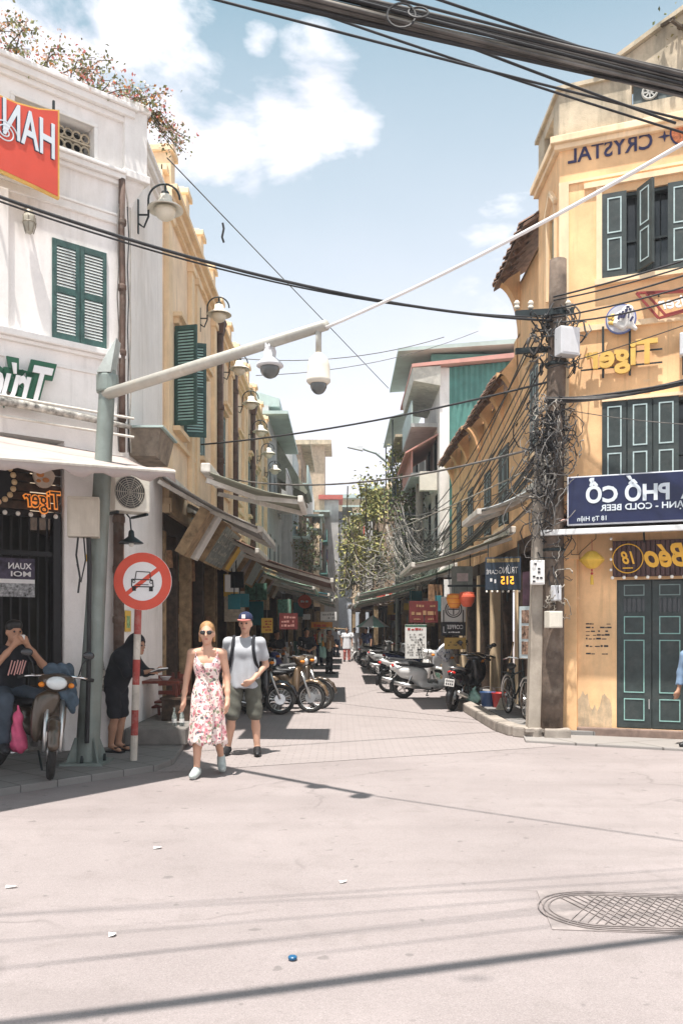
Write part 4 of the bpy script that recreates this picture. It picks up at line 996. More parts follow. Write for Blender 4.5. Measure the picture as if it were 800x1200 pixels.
def dome_cam(label, at, ring, kind):
    t = thing('dome_camera', label, 'camera', at)
    if kind == 'pod':
        MB().tube([(0,0,.0),(.0,0,.05),(0,0,-.22)], .032, 10).build('stem', M['arm_steel'], t, smooth=True)
        MB().lathe([(.035,-.20),(.06,-.22),(.10,-.26),(.118,-.32),(.118,-.42),(.125,-.43),(.125,-.45),(.10,-.47)], 20).build('housing', M['cream_box'], t, smooth=True)
        MB().sphere((0,0,-.475), (.088,.088,.085), 16, 10).build('dome', M['dome_smoke'], t, smooth=True)
    else:
        MB().lathe([(.05,.06),(.055,.0),(.07,-.04),(.06,-.10),(.10,-.13),(.14,-.17),(.145,-.19),(.13,-.20)], 20).build('housing', M['grey_box'], t, smooth=True)
        MB().sphere((0,0,-.22), (.105,.105,.10), 16, 10).build('dome', M['dome_smoke'], t, smooth=True)
        MB().torus((0,0,0), .065, .012, Matrix.Rotation(R(90),4,'Y') @ RZ(0), 16, 6).bar((-.05,0,.02),(.05,0,.02),.09,.05).build('clamp', M['grey_box'], t)
        MB().torus((0,0,-.24), .06, .012, Matrix.Rotation(R(60),4,'X'), 16, 6).build('lens_ring', M['steel'], t)
    return t
dome_cam('pale dome camera with clear bubble clamped midway on the mast arm', ROOT.lerp(TIP,.80)+Vector((0,0,-.05)), 0, 'clamp').scale = (.85,)*3
dome_cam('cream pod camera hanging from the tip of the mast arm', TIP+Vector((-.065,.06,-.02)), 0, 'pod').scale = (.82,.82,.98)
cb = thing('control_cabinet', 'cream control cabinet strapped to the steel mast', 'cabinet', (-2.87, 9.52, 2.62), R(14))
MB().box(-.17,.17,-.14,.10,0,.44).build('case', M['cream_box'], cb, bevel=.012)
MB().box(-.15,.15,-.148,-.141,.03,.41).build('door', M['cream_box'], cb, bevel=.004)
MB().box(-.175,-.171,-.05,-.02,.18,.26).build('latch', M['iron'], cb)
b = MB(); b.tube([(-.06,-.02,0),(-.08,-.02,-.2),(-.04,-.02,-.45),(-.06,-.02,-.62)], .012, 6); b.tube([(.0,-.02,0),(.02,-.02,-.25),(-.03,-.02,-.5),(-.07,-.02,-.3)], .01, 6); b.tube([(.05,-.02,0),(.06,.0,-.3),(.05,.02,-1.6),(.03,.05,-2.3)], .025, 8)
b.build('cable', M['cable'], cb)

# ------------------------------------------------------------------ round no-cars sign on a red and white post
sp_ = thing('traffic_sign', 'round red and white no-cars sign on a striped post', 'traffic sign', (-2.415, 9.93, KH))
segs = 8; top_ = Vector((.07,0,2.35)); 
for i in range(segs):
    a = top_*(i/segs); c_ = top_*((i+1)/segs)
    MB().tube([a, c_], .042, 12).build('post_band', mat('post_red', (.36,.055,.045), .6, var=.15, dirt=.4, dcol=(.4,.3,.25), dscale=5) if i % 2 else mat('post_white', (.58,.53,.46), .6, var=.12, dirt=.5, dcol=(.25,.21,.18), dscale=5), sp_, smooth=False)
sc = Vector((.12,-.05,2.08)); TT = TR(*sc) @ Matrix.Rotation(R(90),4,'X')
MB(TT).lathe([(.33,0),(.335,.006),(.335,.014),(.33,.02)], 40).build('plate', M['sign_white'], sp_)
def ringmb(r0, r1, z, n=48):
    b = MB(TT); vs = []
    for i in range(n): a = 2*PI*i/n; vs += [(r0*math.cos(a), r0*math.sin(a), z), (r1*math.cos(a), r1*math.sin(a), z)]
    return b.add(vs, [(2*i, 2*i+1, (2*i+3) % (2*n), (2*i+2) % (2*n)) for i in range(n)])
sred = mat('sign_red', (.68,.085,.045), .45, var=.05, dirt=.15, dcol=(.5,.2,.15))
ringmb(.225, .333, .0225).build('ring', sred, sp_)
MB(TT).box(-.29,.29,-.024,.024,.0212,.0222, RZ(R(38))).build('slash', sred, sp_)
b = MB(TT); ik = .0235
def sbar(x0,y0,x1,y1,w=.010): b.bar((x0,y0,ik),(x1,y1,ik),w,.002,up=(0,0,1))
car = [(-.085,.03),(-.07,.115),(.085,.105),(.095,.02)]
for i in range(3): sbar(*car[i], *car[i+1])
body = [(-.125,.025),(.115,.015),(.125,-.065),(-.125,-.06)]
for i in range(4): sbar(*body[i], *body[(i+1)%4], .012)
sbar(-.07,-.035,.07,-.04,.008); b.box(-.12,-.075,-.11,-.06,.0225,.0245); b.box(.075,.12,-.115,-.065,.0225,.0245)
b.torus((-.10,.0,ik),.016,.004,None,10,4); b.torus((.10,-.008,ik),.016,.004,None,10,4)
b.build('car_symbol', M['black'], sp_)

# ------------------------------------------------------------------ step, stools, bottles by the corner
st = thing('stone_step', 'grey stone step block in front of the dark shop', 'step', (-2.5, 12.3, KH))
MB().box(-.34,.46,-1.1,1.25,0,.22).build('block', mat('step_stone', (.20,.185,.17), .85, var=.15, dirt=.4, dcol=(.1,.09,.08), bump=.3), st, bevel=.02)
def bottle(loc, lab):
    t = thing('glass_bottle', lab, 'bottle', loc, 0, 'glass bottles on the stone step')
    MB().lathe([(.03,0),(.033,.01),(.033,.12),(.028,.15),(.013,.19),(.012,.235),(.015,.24),(.015,.25)], 12).build('glass', M['bottle_glass'], t, smooth=True)
    MB().lathe([(.034,.05),(.034,.10)], 12).build('sticker', M['paper_white'], t)
bottle((-2.24,11.45,KH+.22), 'clear glass bottle on the stone step nearer the striped post'); bottle((-2.14,11.46,KH+.22), 'clear glass bottle on the stone step nearer the walking woman')
def stool(loc, rz, lab, h=.42, back=False):
    t = thing('wooden_stool' if not back else 'wooden_chair', lab, 'chair' if back else 'stool', loc, rz)
    MB().box(-.19,.19,-.17,.17,h-.03,h).build('seat', M['red_wood'], t, bevel=.008)
    for x in (-.16,.16):
        for y in (-.14,.14): MB().bar((x,y,0),(x*.92,y*.92,(h+.42) if back and y>0 else h-.03),.035).build('leg', M['red_wood'], t)
    b = MB(); b.bar((-.16,-.14,h*.4),(.16,-.14,h*.4),.025); b.bar((-.16,.14,h*.4),(.16,.14,h*.4),.025); b.build('stretcher', M['red_wood'], t)
    if back: MB().box(-.17,.17,.11,.14,h+.22,h+.38).box(-.17,.17,.11,.14,h+.08,h+.14).build('backrest', M['red_wood'], t)
stool((-2.75,13.2,KH), .2, 'dark red wooden chair inside the first dark shopfront', .42, True); stool((-2.42,13.75,KH), 1.2, 'second dark red wooden chair behind the walking woman', .42, True)
stool((-2.95,12.95,KH+.0), .5, 'low dark red stool just inside the first shopfront', .36)
cbx = thing('storage_crate', 'dark brown storage box on the stone step', 'box', (-2.33,12.3,KH+.22))
MB().box(-.22,.22,-.2,.2,0,.30).build('body', M['dark_wood'], cbx, bevel=.01); MB().box(-.24,.24,-.22,.22,.30,.33).build('lid', M['dark_wood'], cbx)
bw = thing('rice_bowl', 'white bowl on the table edge by the first dark shop', 'bowl', (-2.55,12.4,KH+.78))
MB().lathe([(.04,0),(.045,.01),(.08,.05),(.085,.055),(.075,.05)], 14).build('bowl', M['sign_white'], bw, smooth=True)
tb = thing('small_table', 'small dark wooden table under the white bowl', 'table', (-2.62,12.5,KH))
MB().box(-.3,.3,-.3,.3,.74,.78).build('top', M['red_wood'], tb)
for x in (-.26,.26):
    for y in (-.26,.26): MB().bar((x,y,0),(x,y,.74),.04).build('leg', M['red_wood'], tb)
# goods hanging in the dark shopfronts
CW = {'goods_a':'brown','goods_b':'dark green','goods_c':'beige','maroon':'maroon','dark_wood':'dark wooden','paper_yellow':'mustard yellow','paper_white':'white','canvas_teal':'teal','worn_wood':'tan wooden','black':'black','grey_box':'pale grey'}
SEEN = {}
ORD = ['first','second','third','fourth','fifth','sixth','seventh','eighth','ninth','tenth','eleventh','twelfth']
def uniq(kind, ob, big, y, left):
    c = CW.get(ob.data.materials[0].name, 'dull'); zone = 'near' if y < 22 else ('midway down' if y < 34 else 'far down')
    base = ('large ' if big else 'small ')+c+' '+kind+', '+zone+' the '+('lamp side' if left else 'cable side'); n = SEEN.get(base, 0); SEEN[base] = n+1
    return base if n == 0 else base+', '+ORD[n % 12]
for i in range(46):
    y = 13.4+rnd.random()*19; o = rnd.uniform(-.9,.15); z = rnd.uniform(1.0,2.7)
    m_ = rnd.choice([M['goods_a'],M['goods_b'],M['goods_c'],M['maroon'],M['dark_wood'],M['paper_yellow']]) if i % 3 else M['goods_a']
    w_, h_ = rnd.uniform(.12,.4), rnd.uniform(.2,.6)
    if z+h_ > 3.1: z = 3.1-h_
    ob = MB().prism([(-w_/2,0),(w_/2,.02),(w_/2*.9,h_),(-w_/2*.9,h_)], -.05, .05).build('hanging_goods', m_); ob.location = (XL+o, y, z); ob.rotation_euler = (0,0,rnd.uniform(-.6,.6)+.3)
    tag(ob, uniq('shop panel hung under awnings', ob, w_*h_ > .1, y, True), 'goods', 'goods in the left-hand shopfronts')
# ------------------------------------------------------------------ ochre corner house (right)
oh = thing('corner_house', 'ochre corner house with green doors and navy shop sign', 'house', CR)
F = RZ(AR); S = RZ(R(-90)); OC = M['ochre']; OTR = M['ochre_trim']
def fu(px, off=0.0):   # u on the ochre facade for a pixel column
    k = (px-400)/1000; o = CR+NR*off; t = (k*o.y-o.x)/(UR.x-k*UR.y); return t, (o+UR*t).y
def fz(y, Y): return CAM_H+(735-y)/1000*Y
uw0, Yw = fu(705); uw1 = uw0+1.35
z2a, z2b = fz(327,Yw), fz(229,Yw); z1b = fz(472,Yw); z1a = z1b-1.45
ud0, _ = fu(722); ud1 = ud0+.98
D0, D1 = .15, 2.31
b = MB(F); b.wall(0, 4, 0, 8.72, [(uw0,uw1,z2a,z2b),(uw0,uw1,z1a,z1b),(ud0,ud1,D0,D1)], 0, .3)
b.M = S; b.wall(-1.35, 0, 2.9, 8.72, [(-.62,-.24,z2a+.0,z2b)], 0, .3); b.box(-1.35,0,0,.3,0,2.9)
b.build('wall', OC, oh)
b = MB(F); b.wall(0, 4, 8.9, 9.62, [(1.02,2.4,9.2,9.5)], 0, .25); b.prism([(.30,9.62),(4,9.62),(4,11.1),(1.85,10.42),(.55,9.72)], 0, .25)
b.M = S; b.wall(-1.35, 0, 8.9, 9.62, [(-.95,-.35,9.1,9.45)], 0, .25)
b.build('parapet', M['weathered'], oh)
b = MB(F); b.box(-.07,4,-.075,.02,8.72,8.80); b.box(-.12,4,-.125,.02,8.80,8.905); b.M = S; b.box(-1.42,-.001,-.07,.02,8.721,8.801); b.box(-1.46,-.002,-.12,.02,8.801,8.904)
b.build('cornice', M['ochre_trim'], oh, bevel=.012)
b = MB(F); b.box(-.05,1.0,-.05,.30,9.62,9.68); b.M = S; b.box(-1.42,-.06,-.05,.30,9.621,9.68); b.build('coping', M['weathered'], oh)
b = MB(F); b.bar((.5,.1,9.74),(1.85,.1,10.46),.36,.06); b.bar((1.85,.1,10.46),(4,.1,11.14),.36,.06); b.build('gable_coping', M['weathered'], oh)
b = MB(F); b.box(-.005,4,-.03,.001,8.20,8.24); b.box(.0,.14,-.03,.001,3.6,8.2); b.box(.36,4,-.05,.0,z2b+.12,z2b+.20); b.box(uw0-.08,uw0-.0,-.03,.001,z2a,z2b+.12); b.box(0,4,-.05,.001,5.98,6.06); b.box(uw0-.1,4,-.08,.001,z2a-.1,z2a-.02)
b.build('band', OTR, oh)
b = MB(F); b.box(-.02,.26,-.07,.001,.0,3.05); b.box(-.05,.29,-.09,.002,2.62,2.70); b.build('pilaster', OC, oh, bevel=.01)
b = MB(F); b.box(.26,4,-.09,.0,-.05,D0); b.build('plinth', M['plinth_stone'], oh, bevel=.02)
rgd = random.Random(3); b = MB(F); dpx = [.268+i*(ud0-.333)/14 for i in range(15)]; b.prism([(dpx[0],D0),(dpx[-1],D0)]+[(x,D0+.30+.16*rgd.random()+.10*math.sin(i*.7)) for i,x in list(enumerate(dpx))[::-1]], -.004, .0008); b.build('damp_base', mat('damp_plaster', (.62,.45,.28), .9, var=.2, dirt=.85, dcol=(.22,.21,.17), dscale=2.2, bump=.4, streak=True), oh)
# pierced parapet vents
for k in range(2):
    u = 1.06+k*.46
    v = MB(F).box(u-.02,u+.44,.06,.10,9.2,9.5).build('vent', mat('vent_dark', (.09,.11,.11), .8, var=.3), oh)
    b = MB(F); T = TR(u+.21,.03,9.35) @ Matrix.Rotation(R(90),4,'X')
    for dx in (0,): b.torus((0,0,0), .10, .018, T, 16, 6)
    for a in (0,45,90,135): b.bar(T @ Vector((.1*math.cos(R(a)),.1*math.sin(R(a)),0)), T @ Vector((-.1*math.cos(R(a)),-.1*math.sin(R(a)),0)), .02)
    b.build('rosette', mat('vent_grey', (.40,.40,.37), .8, dirt=.4), v)
# windows of the two upper floors
def casement(u0, u1, z0, z1, openk=False):
    b = MB(F)
    for (a,c,d,e) in ((u0,u0+.05,z0,z1),(u1-.05,u1,z0,z1),(u0,u1,z1-.05,z1),(u0,u1,z0,z0+.05),(u0+.62,u0+.68,z0,z1)): b.box(a,c,.04,.14,d,e)
    wf = b.build('window', M['door_green'], oh)
    MB(F).box(u0,u1,.20,.22,z0,z1).build('pane', M['glass_dark'], wf)
    b = MB(F)
    for i in range(7): b.tube([(u0+.12+i*.17,.16,z0),(u0+.12+i*.17,.16,z1)], .009, 6)
    b.bar((u0,.16,z0+(z1-z0)*.45),(u1,.16,z0+(z1-z0)*.45),.03); b.build('bars', M['iron'], wf)
    return wf
casement(uw0, uw1, z2a, z2b); casement(uw0, uw1, z1a, z1b)
def leaf(T, w, h, panels=((.08,.46),(.52,.94))):
    l = MB(T).box(0,w,-.02,.02,0,h).build('shutter', M['door_green'], oh)
    b = MB(T); x0, x1 = w*.22, w*.80
    for (a,c) in panels:
        a *= h; c *= h
        for (p,q,r_,s_) in ((x0,x1,a,a+.018),(x0,x1,c-.018,c),(x0,x0+.018,a+.018,c-.018),(x1-.018,x1,a+.018,c-.018)): b.box(p,q,-.027,-.0205,r_,s_)
    b.build('trim', M['trim_white'], l); return l
hw = .34
leaf(F @ TR(uw0-.0,-.012,z2a), hw, z2b-z2a)
leaf(F @ TR(uw0+.50,-.05,z2a+.02) @ RZ(R(-52)), hw, z2b-z2a-.04); leaf(F @ TR(uw0+.90,-.012,z2a), hw, z2b-z2a)
for k in range(3): leaf(F @ TR(uw0+k*(hw+.012),-.012,z1a), hw, z1b-z1a, ((.06,.48),(.54,.95)))
b = MB(F); b.box(uw0-.0,uw1,-.06,.0,z1b+.0,z1b+.05); b.build('lintel', OTR, oh)
# side window
b = MB(S)
for (a,c,d,e) in ((-.70,-.66,z2a,z2b+.1),(-.2,-.16,z2a,z2b+.1)): b.box(a,c,-.04,.0,d,e)
b.bar((-.74,-.03,z2b+.08),(-.43,-.03,z2b+.36),.06,.06); b.bar((-.43,-.03,z2b+.36),(-.12,-.03,z2b+.08),.06,.06)
b.build('side_window_surround', OTR, oh); MB(S).box(-.62,-.24,.05,.08,z2a,z2b).build('side_window', mat('side_green', (.16,.30,.28), .5), oh)
# double door with panels
MB(F).box(ud0-.06,ud1+.06,.05,.12,D0,D1+.04).build('door_frame', M['door_green'], oh)
dw = .47
for k in range(2):
    T = F @ TR(ud0+.005+k*(dw+.012),.03,D0+.01); h_ = D1-D0-.03
    d = MB(T).box(0,dw,-.02,.02,0,h_).build('door', M['door_green'], oh, bevel=.004)
    x0, x1 = dw*.20, dw*.80
    b = MB(T)
    for (a,c) in ((.05,.20),(.24,.60),(.64,.76)):
        a *= h_; c *= h_
        for (p,q,r_,s_) in ((x0,x1,a,a+.014),(x0,x1,c-.014,c),(x0,x0+.014,a+.014,c-.014),(x1-.014,x1,a+.014,c-.014)): b.box(p,q,-.028,-.0205,r_,s_)
    b.build('trim', M['trim_mint'], d)
    b = MB(T); a, c = .90*h_, .975*h_
    for (p,q,r_,s_) in ((x0,x1,a,a+.014),(x0,x1,c-.014,c),(x0,x0+.014,a+.014,c-.014),(x1-.014,x1,a+.014,c-.014)): b.box(p,q,-.028,-.0205,r_,s_)
    b.build('top_trim', mat('trim_dull', (.20,.27,.26), .6), d)
    MB(T).box(x0,x1,-.0215,-.0202,.79*h_,.88*h_).build('glass', M['glass_dark'], d)
    b = MB(T)
    for i in range(4): x = x0+.04+i*(x1-x0-.08)/3; b.box(x-.008,x+.008,-.035,-.022,.785*h_,.885*h_)
    b.build('bars', M['iron'], d)
    MB(T).bar((dw-.03,-.03,.28),(dw-.03,-.03,.42),.014).build('handle', M['steel'], d)
# stencilled notice marks on the wall
b = MB(F)
un, _ = fu(686)
for r_ in range(9):
    x = un
    while x < un+.30:
        w_ = rnd.uniform(.02,.07)
        if rnd.random() < .72 and not (r_ in (5,7)): b.box(x, x+w_, -.0035, -.0015, 1.66-r_*.055, 1.66-r_*.055+rnd.uniform(.010,.028))
        x += w_+rnd.uniform(.004,.02)
b.build('stencil_marks', M['ink_dark'], oh)

# tiled canopy with pink tiles and white gutter
tcn = thing('tiled_canopy', 'narrow pink tiled canopy with white gutter under the navy sign', 'canopy', on(CR,UR,NR,0,0,3.0), AR)
tp = []
for a in [i*PI/6 for i in range(7)]: tp.append((.055*math.cos(a), .03*math.sin(a)))
b = MB(); n_ = len(tp)
b.add([(x,-.26,z) for x,z in tp]+[(x,.0,z) for x,z in tp]+[(x*.8,-.26,z*.75-.004) for x,z in tp], [(i,i+1,n_+i+1,n_+i) for i in range(n_-1)]+[(i+1,i,2*n_+i,2*n_+i+1) for i in range(n_-1)])
tmesh = b.mesh('tile', M['roof_tile_pink'], smooth=True)
for r_ in range(2):
    for i in range(27):
        o = link('tile', tmesh, tcn, (-.10+i*.115+rnd.uniform(-.004,.004), -.22+r_*.20, .05+r_*.10+rnd.uniform(-.004,.004))); o.rotation_euler = (R(-24)+rnd.uniform(-.02,.02), 0, rnd.uniform(-.03,.03))
MB().hexa([(-.18,-.50,-.02),(3.2,-.50,-.02),(3.2,0,.20),(-.18,0,.20),(-.18,-.50,.0),(3.2,-.50,.0),(3.2,0,.225),(-.18,0,.225)]).build('deck', M['dark_wood'], tcn)
MB().box(-.20,3.2,-.56,-.485,-.06,.02).build('gutter', mat('gutter_white', (.72,.73,.72), .4, dirt=.2, dcol=(.4,.38,.35)), tcn, bevel=.01)
b = MB(); b.bar((-.1,-.48,-.04),(-.1,0,-.22),.025); b.bar((1.2,-.48,-.04),(1.2,0,-.22),.025); b.build('bracket', M['iron'], tcn)
# navy sign
un0, Yn = fu(664,.52)
ns = thing('shop_sign', 'navy blue shop sign with mirrored silver lettering above the tiled canopy', 'sign', on(CR,UR,NR,un0,.52,fz(616,Yn)), AR)
H_ = (617-560)/1000*Yn
MB().box(0,2.6,0,.12,0,H_).build('case', mat('sign_edge', (.60,.62,.66), .4), ns, bevel=.01)
MB().box(.02,2.58,-.008,0,.02,H_-.02).build('face', M['navy'], ns)
pxm = Yn/1000/ math.cos(AR)*.985
def navy_x(px): return fu(px,.52)[0]-un0
xa, xb = navy_x(684), navy_x(783)
sgl = M['sign_silver']
text(ns, 'PH\u1ed0 C\u1ed4', ((navy_x(686)+navy_x(784))/2, -.012, H_*.69), navy_x(784)-navy_x(686), H_*.52, sgl, bold=.035)
text(ns, 'A', (navy_x(808), -.012, H_*.60), .24, H_*.33, sgl, bold=.035)
text(ns, 'L\u1ea0NH - COLD BEER', ((navy_x(703)+navy_x(806))/2, -.012, H_*.315), navy_x(806)-navy_x(703), H_*.17, sgl, bold=.02)
text(ns, '18 T\u1ea1 Hi\u1ec7n', ((navy_x(676)+navy_x(710))/2, -.012, H_*.115), navy_x(710)-navy_x(676), H_*.13, sgl, bold=.01)
# plum fascia sign with bulbs under the canopy
ub0, Yb = fu(717,.16)
bs = thing('fascia_sign', 'plum slatted fascia sign with gold script and white bulbs over the green doors', 'sign', on(CR,UR,NR,ub0,.16,fz(676,Yb)), AR)
Hb = (676-634)/1000*Yb
MB().box(0,2.2,.03,.08,0,Hb).build('back', M['plum_siding'], bs)
for i in range(34): MB().box(.005+i*.065,.055+i*.065,.0,.032,.005,Hb-.005).build('slat', M['plum_siding'], bs, bevel=.005)
gs = mat('gold_script', (.78,.42,.04), .4, var=.05)
bx_ = lambda px: fu(px,.16)[0]-ub0
text(bs, 'B\u00e9o', ((bx_(754)+bx_(806))/2, -.012, Hb*.56), bx_(806)-bx_(754), Hb*.66, gs, bold=.03, shear=.35)
text(bs, '18', (bx_(735), -.012, Hb*.52), .19, Hb*.36, gs, bold=.02, shear=.35)
MB().torus((bx_(735),-.012,Hb*.5), Hb*.40, .008, Matrix.Rotation(R(90),4,'X'), 32, 6).build('ring', gs, bs)
MB().box(bx_(735)-.07,bx_(735)+.07,-.014,-.008,Hb*.22,Hb*.25).build('underline', gs, bs)
for i in range(14): MB().sphere((i*.16,-.02,-.015), .026, 8, 6).build('bulb', M['bulb'], bs, smooth=True)
for i in range(4): MB().sphere((-.02,-.02,.10+i*.15), .022, 8, 6).build('bulb', M['bulb'], bs, smooth=True)
# yellow silk lantern
ul, Yl = fu(693,.20)
yl = thing('silk_lantern', 'yellow silk lantern hanging beneath the tiled canopy', 'lantern', on(CR,UR,NR,ul,.20,fz(656,Yl)), AR)
MB().lathe([(.03,.13),(.07,.115),(.16,.03),(.18,.0),(.16,-.03),(.07,-.115),(.03,-.13)], 10).build('shade', M['lantern_yellow'], yl)
MB().tube([(0,0,.13),(0,0,.30)], .004, 5).tube([(0,0,-.13),(0,0,-.17)], .012, 6).sphere((0,0,-.20),.02,8,6).build('cord', M['ink_red'], yl)
MB().lathe([(.005,-.20),(.02,-.24),(.025,-.36)], 8).build('tassel', M['lantern_yellow'], yl)
# CRYSTAL lettering painted on wall
uc, Yc_ = fu(665); uc2, _ = fu(764)
cs = thing('wall_lettering', 'navy painted lettering with star and orange disc under the parapet cornice', 'sign', on(CR,UR,NR,uc,.012,fz(182,Yc_)-.02), AR)
text(cs, 'CRYSTAL', ((uc2-uc)/2, 0, .0), uc2-uc, .235, mat('ink_navy', (.03,.03,.09), .6), bold=.015)
sx = fu(778)[0]-uc
MB().prism([(sx+(.085 if i%2==0 else .025)*math.cos(i*PI/4+PI/2), .02+(.085 if i%2==0 else .025)*math.sin(i*PI/4+PI/2)) for i in range(8)], -.006, .004).build('star', MATS['ink_navy'], cs)
ox = fu(803)[0]-uc
MB().lathe([(.215,0),(.215,.006)], 30, TR(ox,0,.04) @ Matrix.Rotation(R(90),4,'X')).build('disc_edge', MATS['ink_navy'], cs)
MB().lathe([(.19,0),(.19,.012)], 30, TR(ox,0,.04) @ Matrix.Rotation(R(90),4,'X')).build('disc', mat('disc_orange', (.62,.20,.08), .6, var=.4, scale=26), cs)
# gold 3-D letters with disc emblem
ut, Yt = fu(727,.10)
tgs = thing('letter_sign', 'gold raised letters on rails with a round emblem on the ochre wall', 'sign', on(CR,UR,NR,ut,.10,fz(420,Yt)), AR)
gl = mat('gold_letter', (.66,.42,.10), .55, var=.08)
text(tgs, 'Tiger', (0,-.02,0), 1.0, .46, gl, bold=.03, depth=.05)
b = MB(); b.bar((-.56,.02,-.11),(.56,.02,-.11),.02); b.bar((-.3,.02,.08),(.56,.02,.08),.02)
for x in (-.25,.12): b.bar((x,.03,-.25),(x,.03,.5),.03)
b.build('rail', M['iron'], tgs)
de = MB().lathe([(.215,0),(.215,.03)], 32, TR(.0,-.0,.56) @ Matrix.Rotation(R(90),4,'X')).build('emblem_disc', mat('emblem_blue', (.12,.16,.36), .5), tgs)
MB().lathe([(.195,0),(.195,.006)], 32, TR(.0,-.031,.56) @ Matrix.Rotation(R(90),4,'X')).build('emblem_face', mat('emblem_face', (.50,.50,.54), .5, var=.1), de)
tg_ = mat('emblem_white', (.74,.72,.68), .5); 
me = sdf_mesh('emblem_figure', [('e',(.10,-.045,.68),(.075,.02,.07)),('c',(.10,-.045,.66),.06,(.13,-.045,.45),.045),('c',(.13,-.045,.46),.04,(.20,-.045,.39),.03),('e',(.02,-.04,.58),(.12,.02,.10)),('c',(-.06,-.04,.5),.05,(.02,-.04,.42),.035),('c',(.06,-.04,.6),.05,(.05,-.04,.44),.035)], tg_, .012, .03)
link('emblem_figure', me, de)
b = MB()
for (x,z,a,l) in ((.02,.60,70,.10),(-.02,.58,75,.10),(.06,.60,65,.12),(.11,.58,80,.08),(.15,.52,60,.07),(.10,.70,0,.05),(.08,.66,20,.04),(.13,.66,-20,.04)):
    dx, dz = l/2*math.cos(R(a)), l/2*math.sin(R(a)); b.bar((x-dx,-.098,z-dz),(x+dx,-.098,z+dz),.014,.03)
b.build('emblem_stripe', MATS['ink_navy'], de)
b = MB()
for i in range(5): b.sphere((-.12+.03*math.cos(i*1.3),-.042,.56+.06*math.sin(i*1.3)),(.035,.01,.03),8,6)
b.build('emblem_flower', gl, de, smooth=True)
# bow-tie beer sign, cut by the picture edge
uq, Yq = fu(745,.10)
q = thing('bowtie_sign', 'red outlined bow-tie shaped beer sign with white script at the picture edge', 'sign', on(CR,UR,NR,uq,.10,fz(358,Yq)), AR)
bt = [(0,.17),(.30,-.23),(.95,-.12),(1.6,-.23),(1.9,.17),(.95,.09)]
b = MB()
for s_, m_ in ((1,0),(.86,1)):
    pts = [(.95+(x-.95)*s_*1.0-(0), z*s_-(0 if s_==1 else -.0)) for x,z in bt]
    for i in range(6): b.bar((pts[i][0],-.02,pts[i][1]),(pts[(i+1)%6][0],-.02,pts[(i+1)%6][1]),.035,.03)
b.build('outline', mat('bow_red', (.26,.035,.03), .45), q)
text(q, 'weiser', (.60,-.03,-.035), .62, .17, M['sign_white'], bold=.02, shear=.3, depth=.03); text(q, 'Bud', (1.25,-.03,-.01), .42, .2, M['sign_white'], bold=.02, shear=.3, depth=.03)
b = MB(); b.bar((.3,.0,.12),(.3,.09,.12),.02); b.bar((1.4,0,.12),(1.4,.09,.12),.02); b.build('bracket', M['iron'], q)
ub_, Yb_ = fu(800,.1)
sb = thing('wall_unit', 'white loudspeaker box on a bracket at the picture edge', 'speaker', on(CR,UR,NR,ub_,.12,fz(418,Yb_)), AR)
MB().box(-.05,.2,-.08,.08,.0,.32).build('case', M['grey_box'], sb, bevel=.02); MB().bar((0,.0,0),(0,.05,-.25),.03).build('bracket', M['iron'], sb)

# ------------------------------------------------------------------ ochre row on the right
def tile_eave(h, s, u0, u1, z, proj, th=.30, drop=.40, corbels=(), X=None):
    """overhanging tiled eave with ragged tile ends, underside boards and curved wall corbels"""
    b = s.mb(); b.hexa([s.p(u0,-.3,z+.08), s.p(u0,proj,z-drop), s.p(u1,proj,z-drop), s.p(u1,-.3,z+.08), s.p(u0,-.3,z+.16), s.p(u0,proj,z-drop+.05), s.p(u1,proj,z-drop+.05), s.p(u1,-.3,z+.16)])
    b.build('eave_boards', mat('eave_wood', (.17,.105,.075), .9, var=.4, scale=9, bump=.4), h)
    b = s.mb(); n = int((u1-u0)/.11)
    for i in range(n):
        u = u0+(i+.5)*(u1-u0)/n
        for r_ in range(3):
            o0 = proj+.05-r_*.27+rnd.uniform(-.03,.03); o1 = o0-.34; zz0 = z-drop+.075+(proj-o0)*(drop+.08)/(proj+.3)+rnd.uniform(-.01,.015); zz1 = z-drop+.075+(proj-o1)*(drop+.08)/(proj+.3)
            vs = [];
            for (oo, zz_) in ((o0,zz0+.012),(o1,zz1)):
                for a in range(5): an = PI*a/4; vs.append(s.p(u+.052*math.cos(an), oo, zz_+.04*math.sin(an)))
            for (oo, zz_) in ((o0,zz0-.008),):
                for a in range(5): an = PI*a/4; vs.append(s.p(u+.045*math.cos(an), oo, zz_+.03*math.sin(an)))
            b.add(vs, [(a,a+1,a+6,a+5) for a in range(4)]+[(a+1,a,a+10,a+11) for a in range(4)])
    o = b.build('roof_tiles', M['roof_tile'], h, smooth=True); o['kind'] = 'stuff'
    b = s.mb(); nr = int((u1-u0)/.4)
    for i in range(nr): u = u0+.2+i*.4; s.mb().bar(s.p(u,0,z-.02), s.p(u,proj-.06,z-drop-.02), .05, .07).build('rafter', MATS['eave_wood'], h)
    for u in corbels:
        pts = [(0,-1.35)]+[(proj*(1-math.cos(R(a))), -1.3+(1.22-drop*.55)*math.sin(R(a))) for a in range(0,91,10)]+[(proj*.98,-drop+.02),(0,.06)]
        b = s.mb(); k = len(pts); u2 = u+.26
        b.add([s.p(u,o_,z+z_) for o_,z_ in pts]+[s.p(u2,o_,z+z_) for o_,z_ in pts], [tuple(range(k)),tuple(range(2*k-1,k-1,-1))]+[(j,j+k,(j+1)%k+k,(j+1)%k) for j in range(k)])
        b.build('corbel', OC, h)
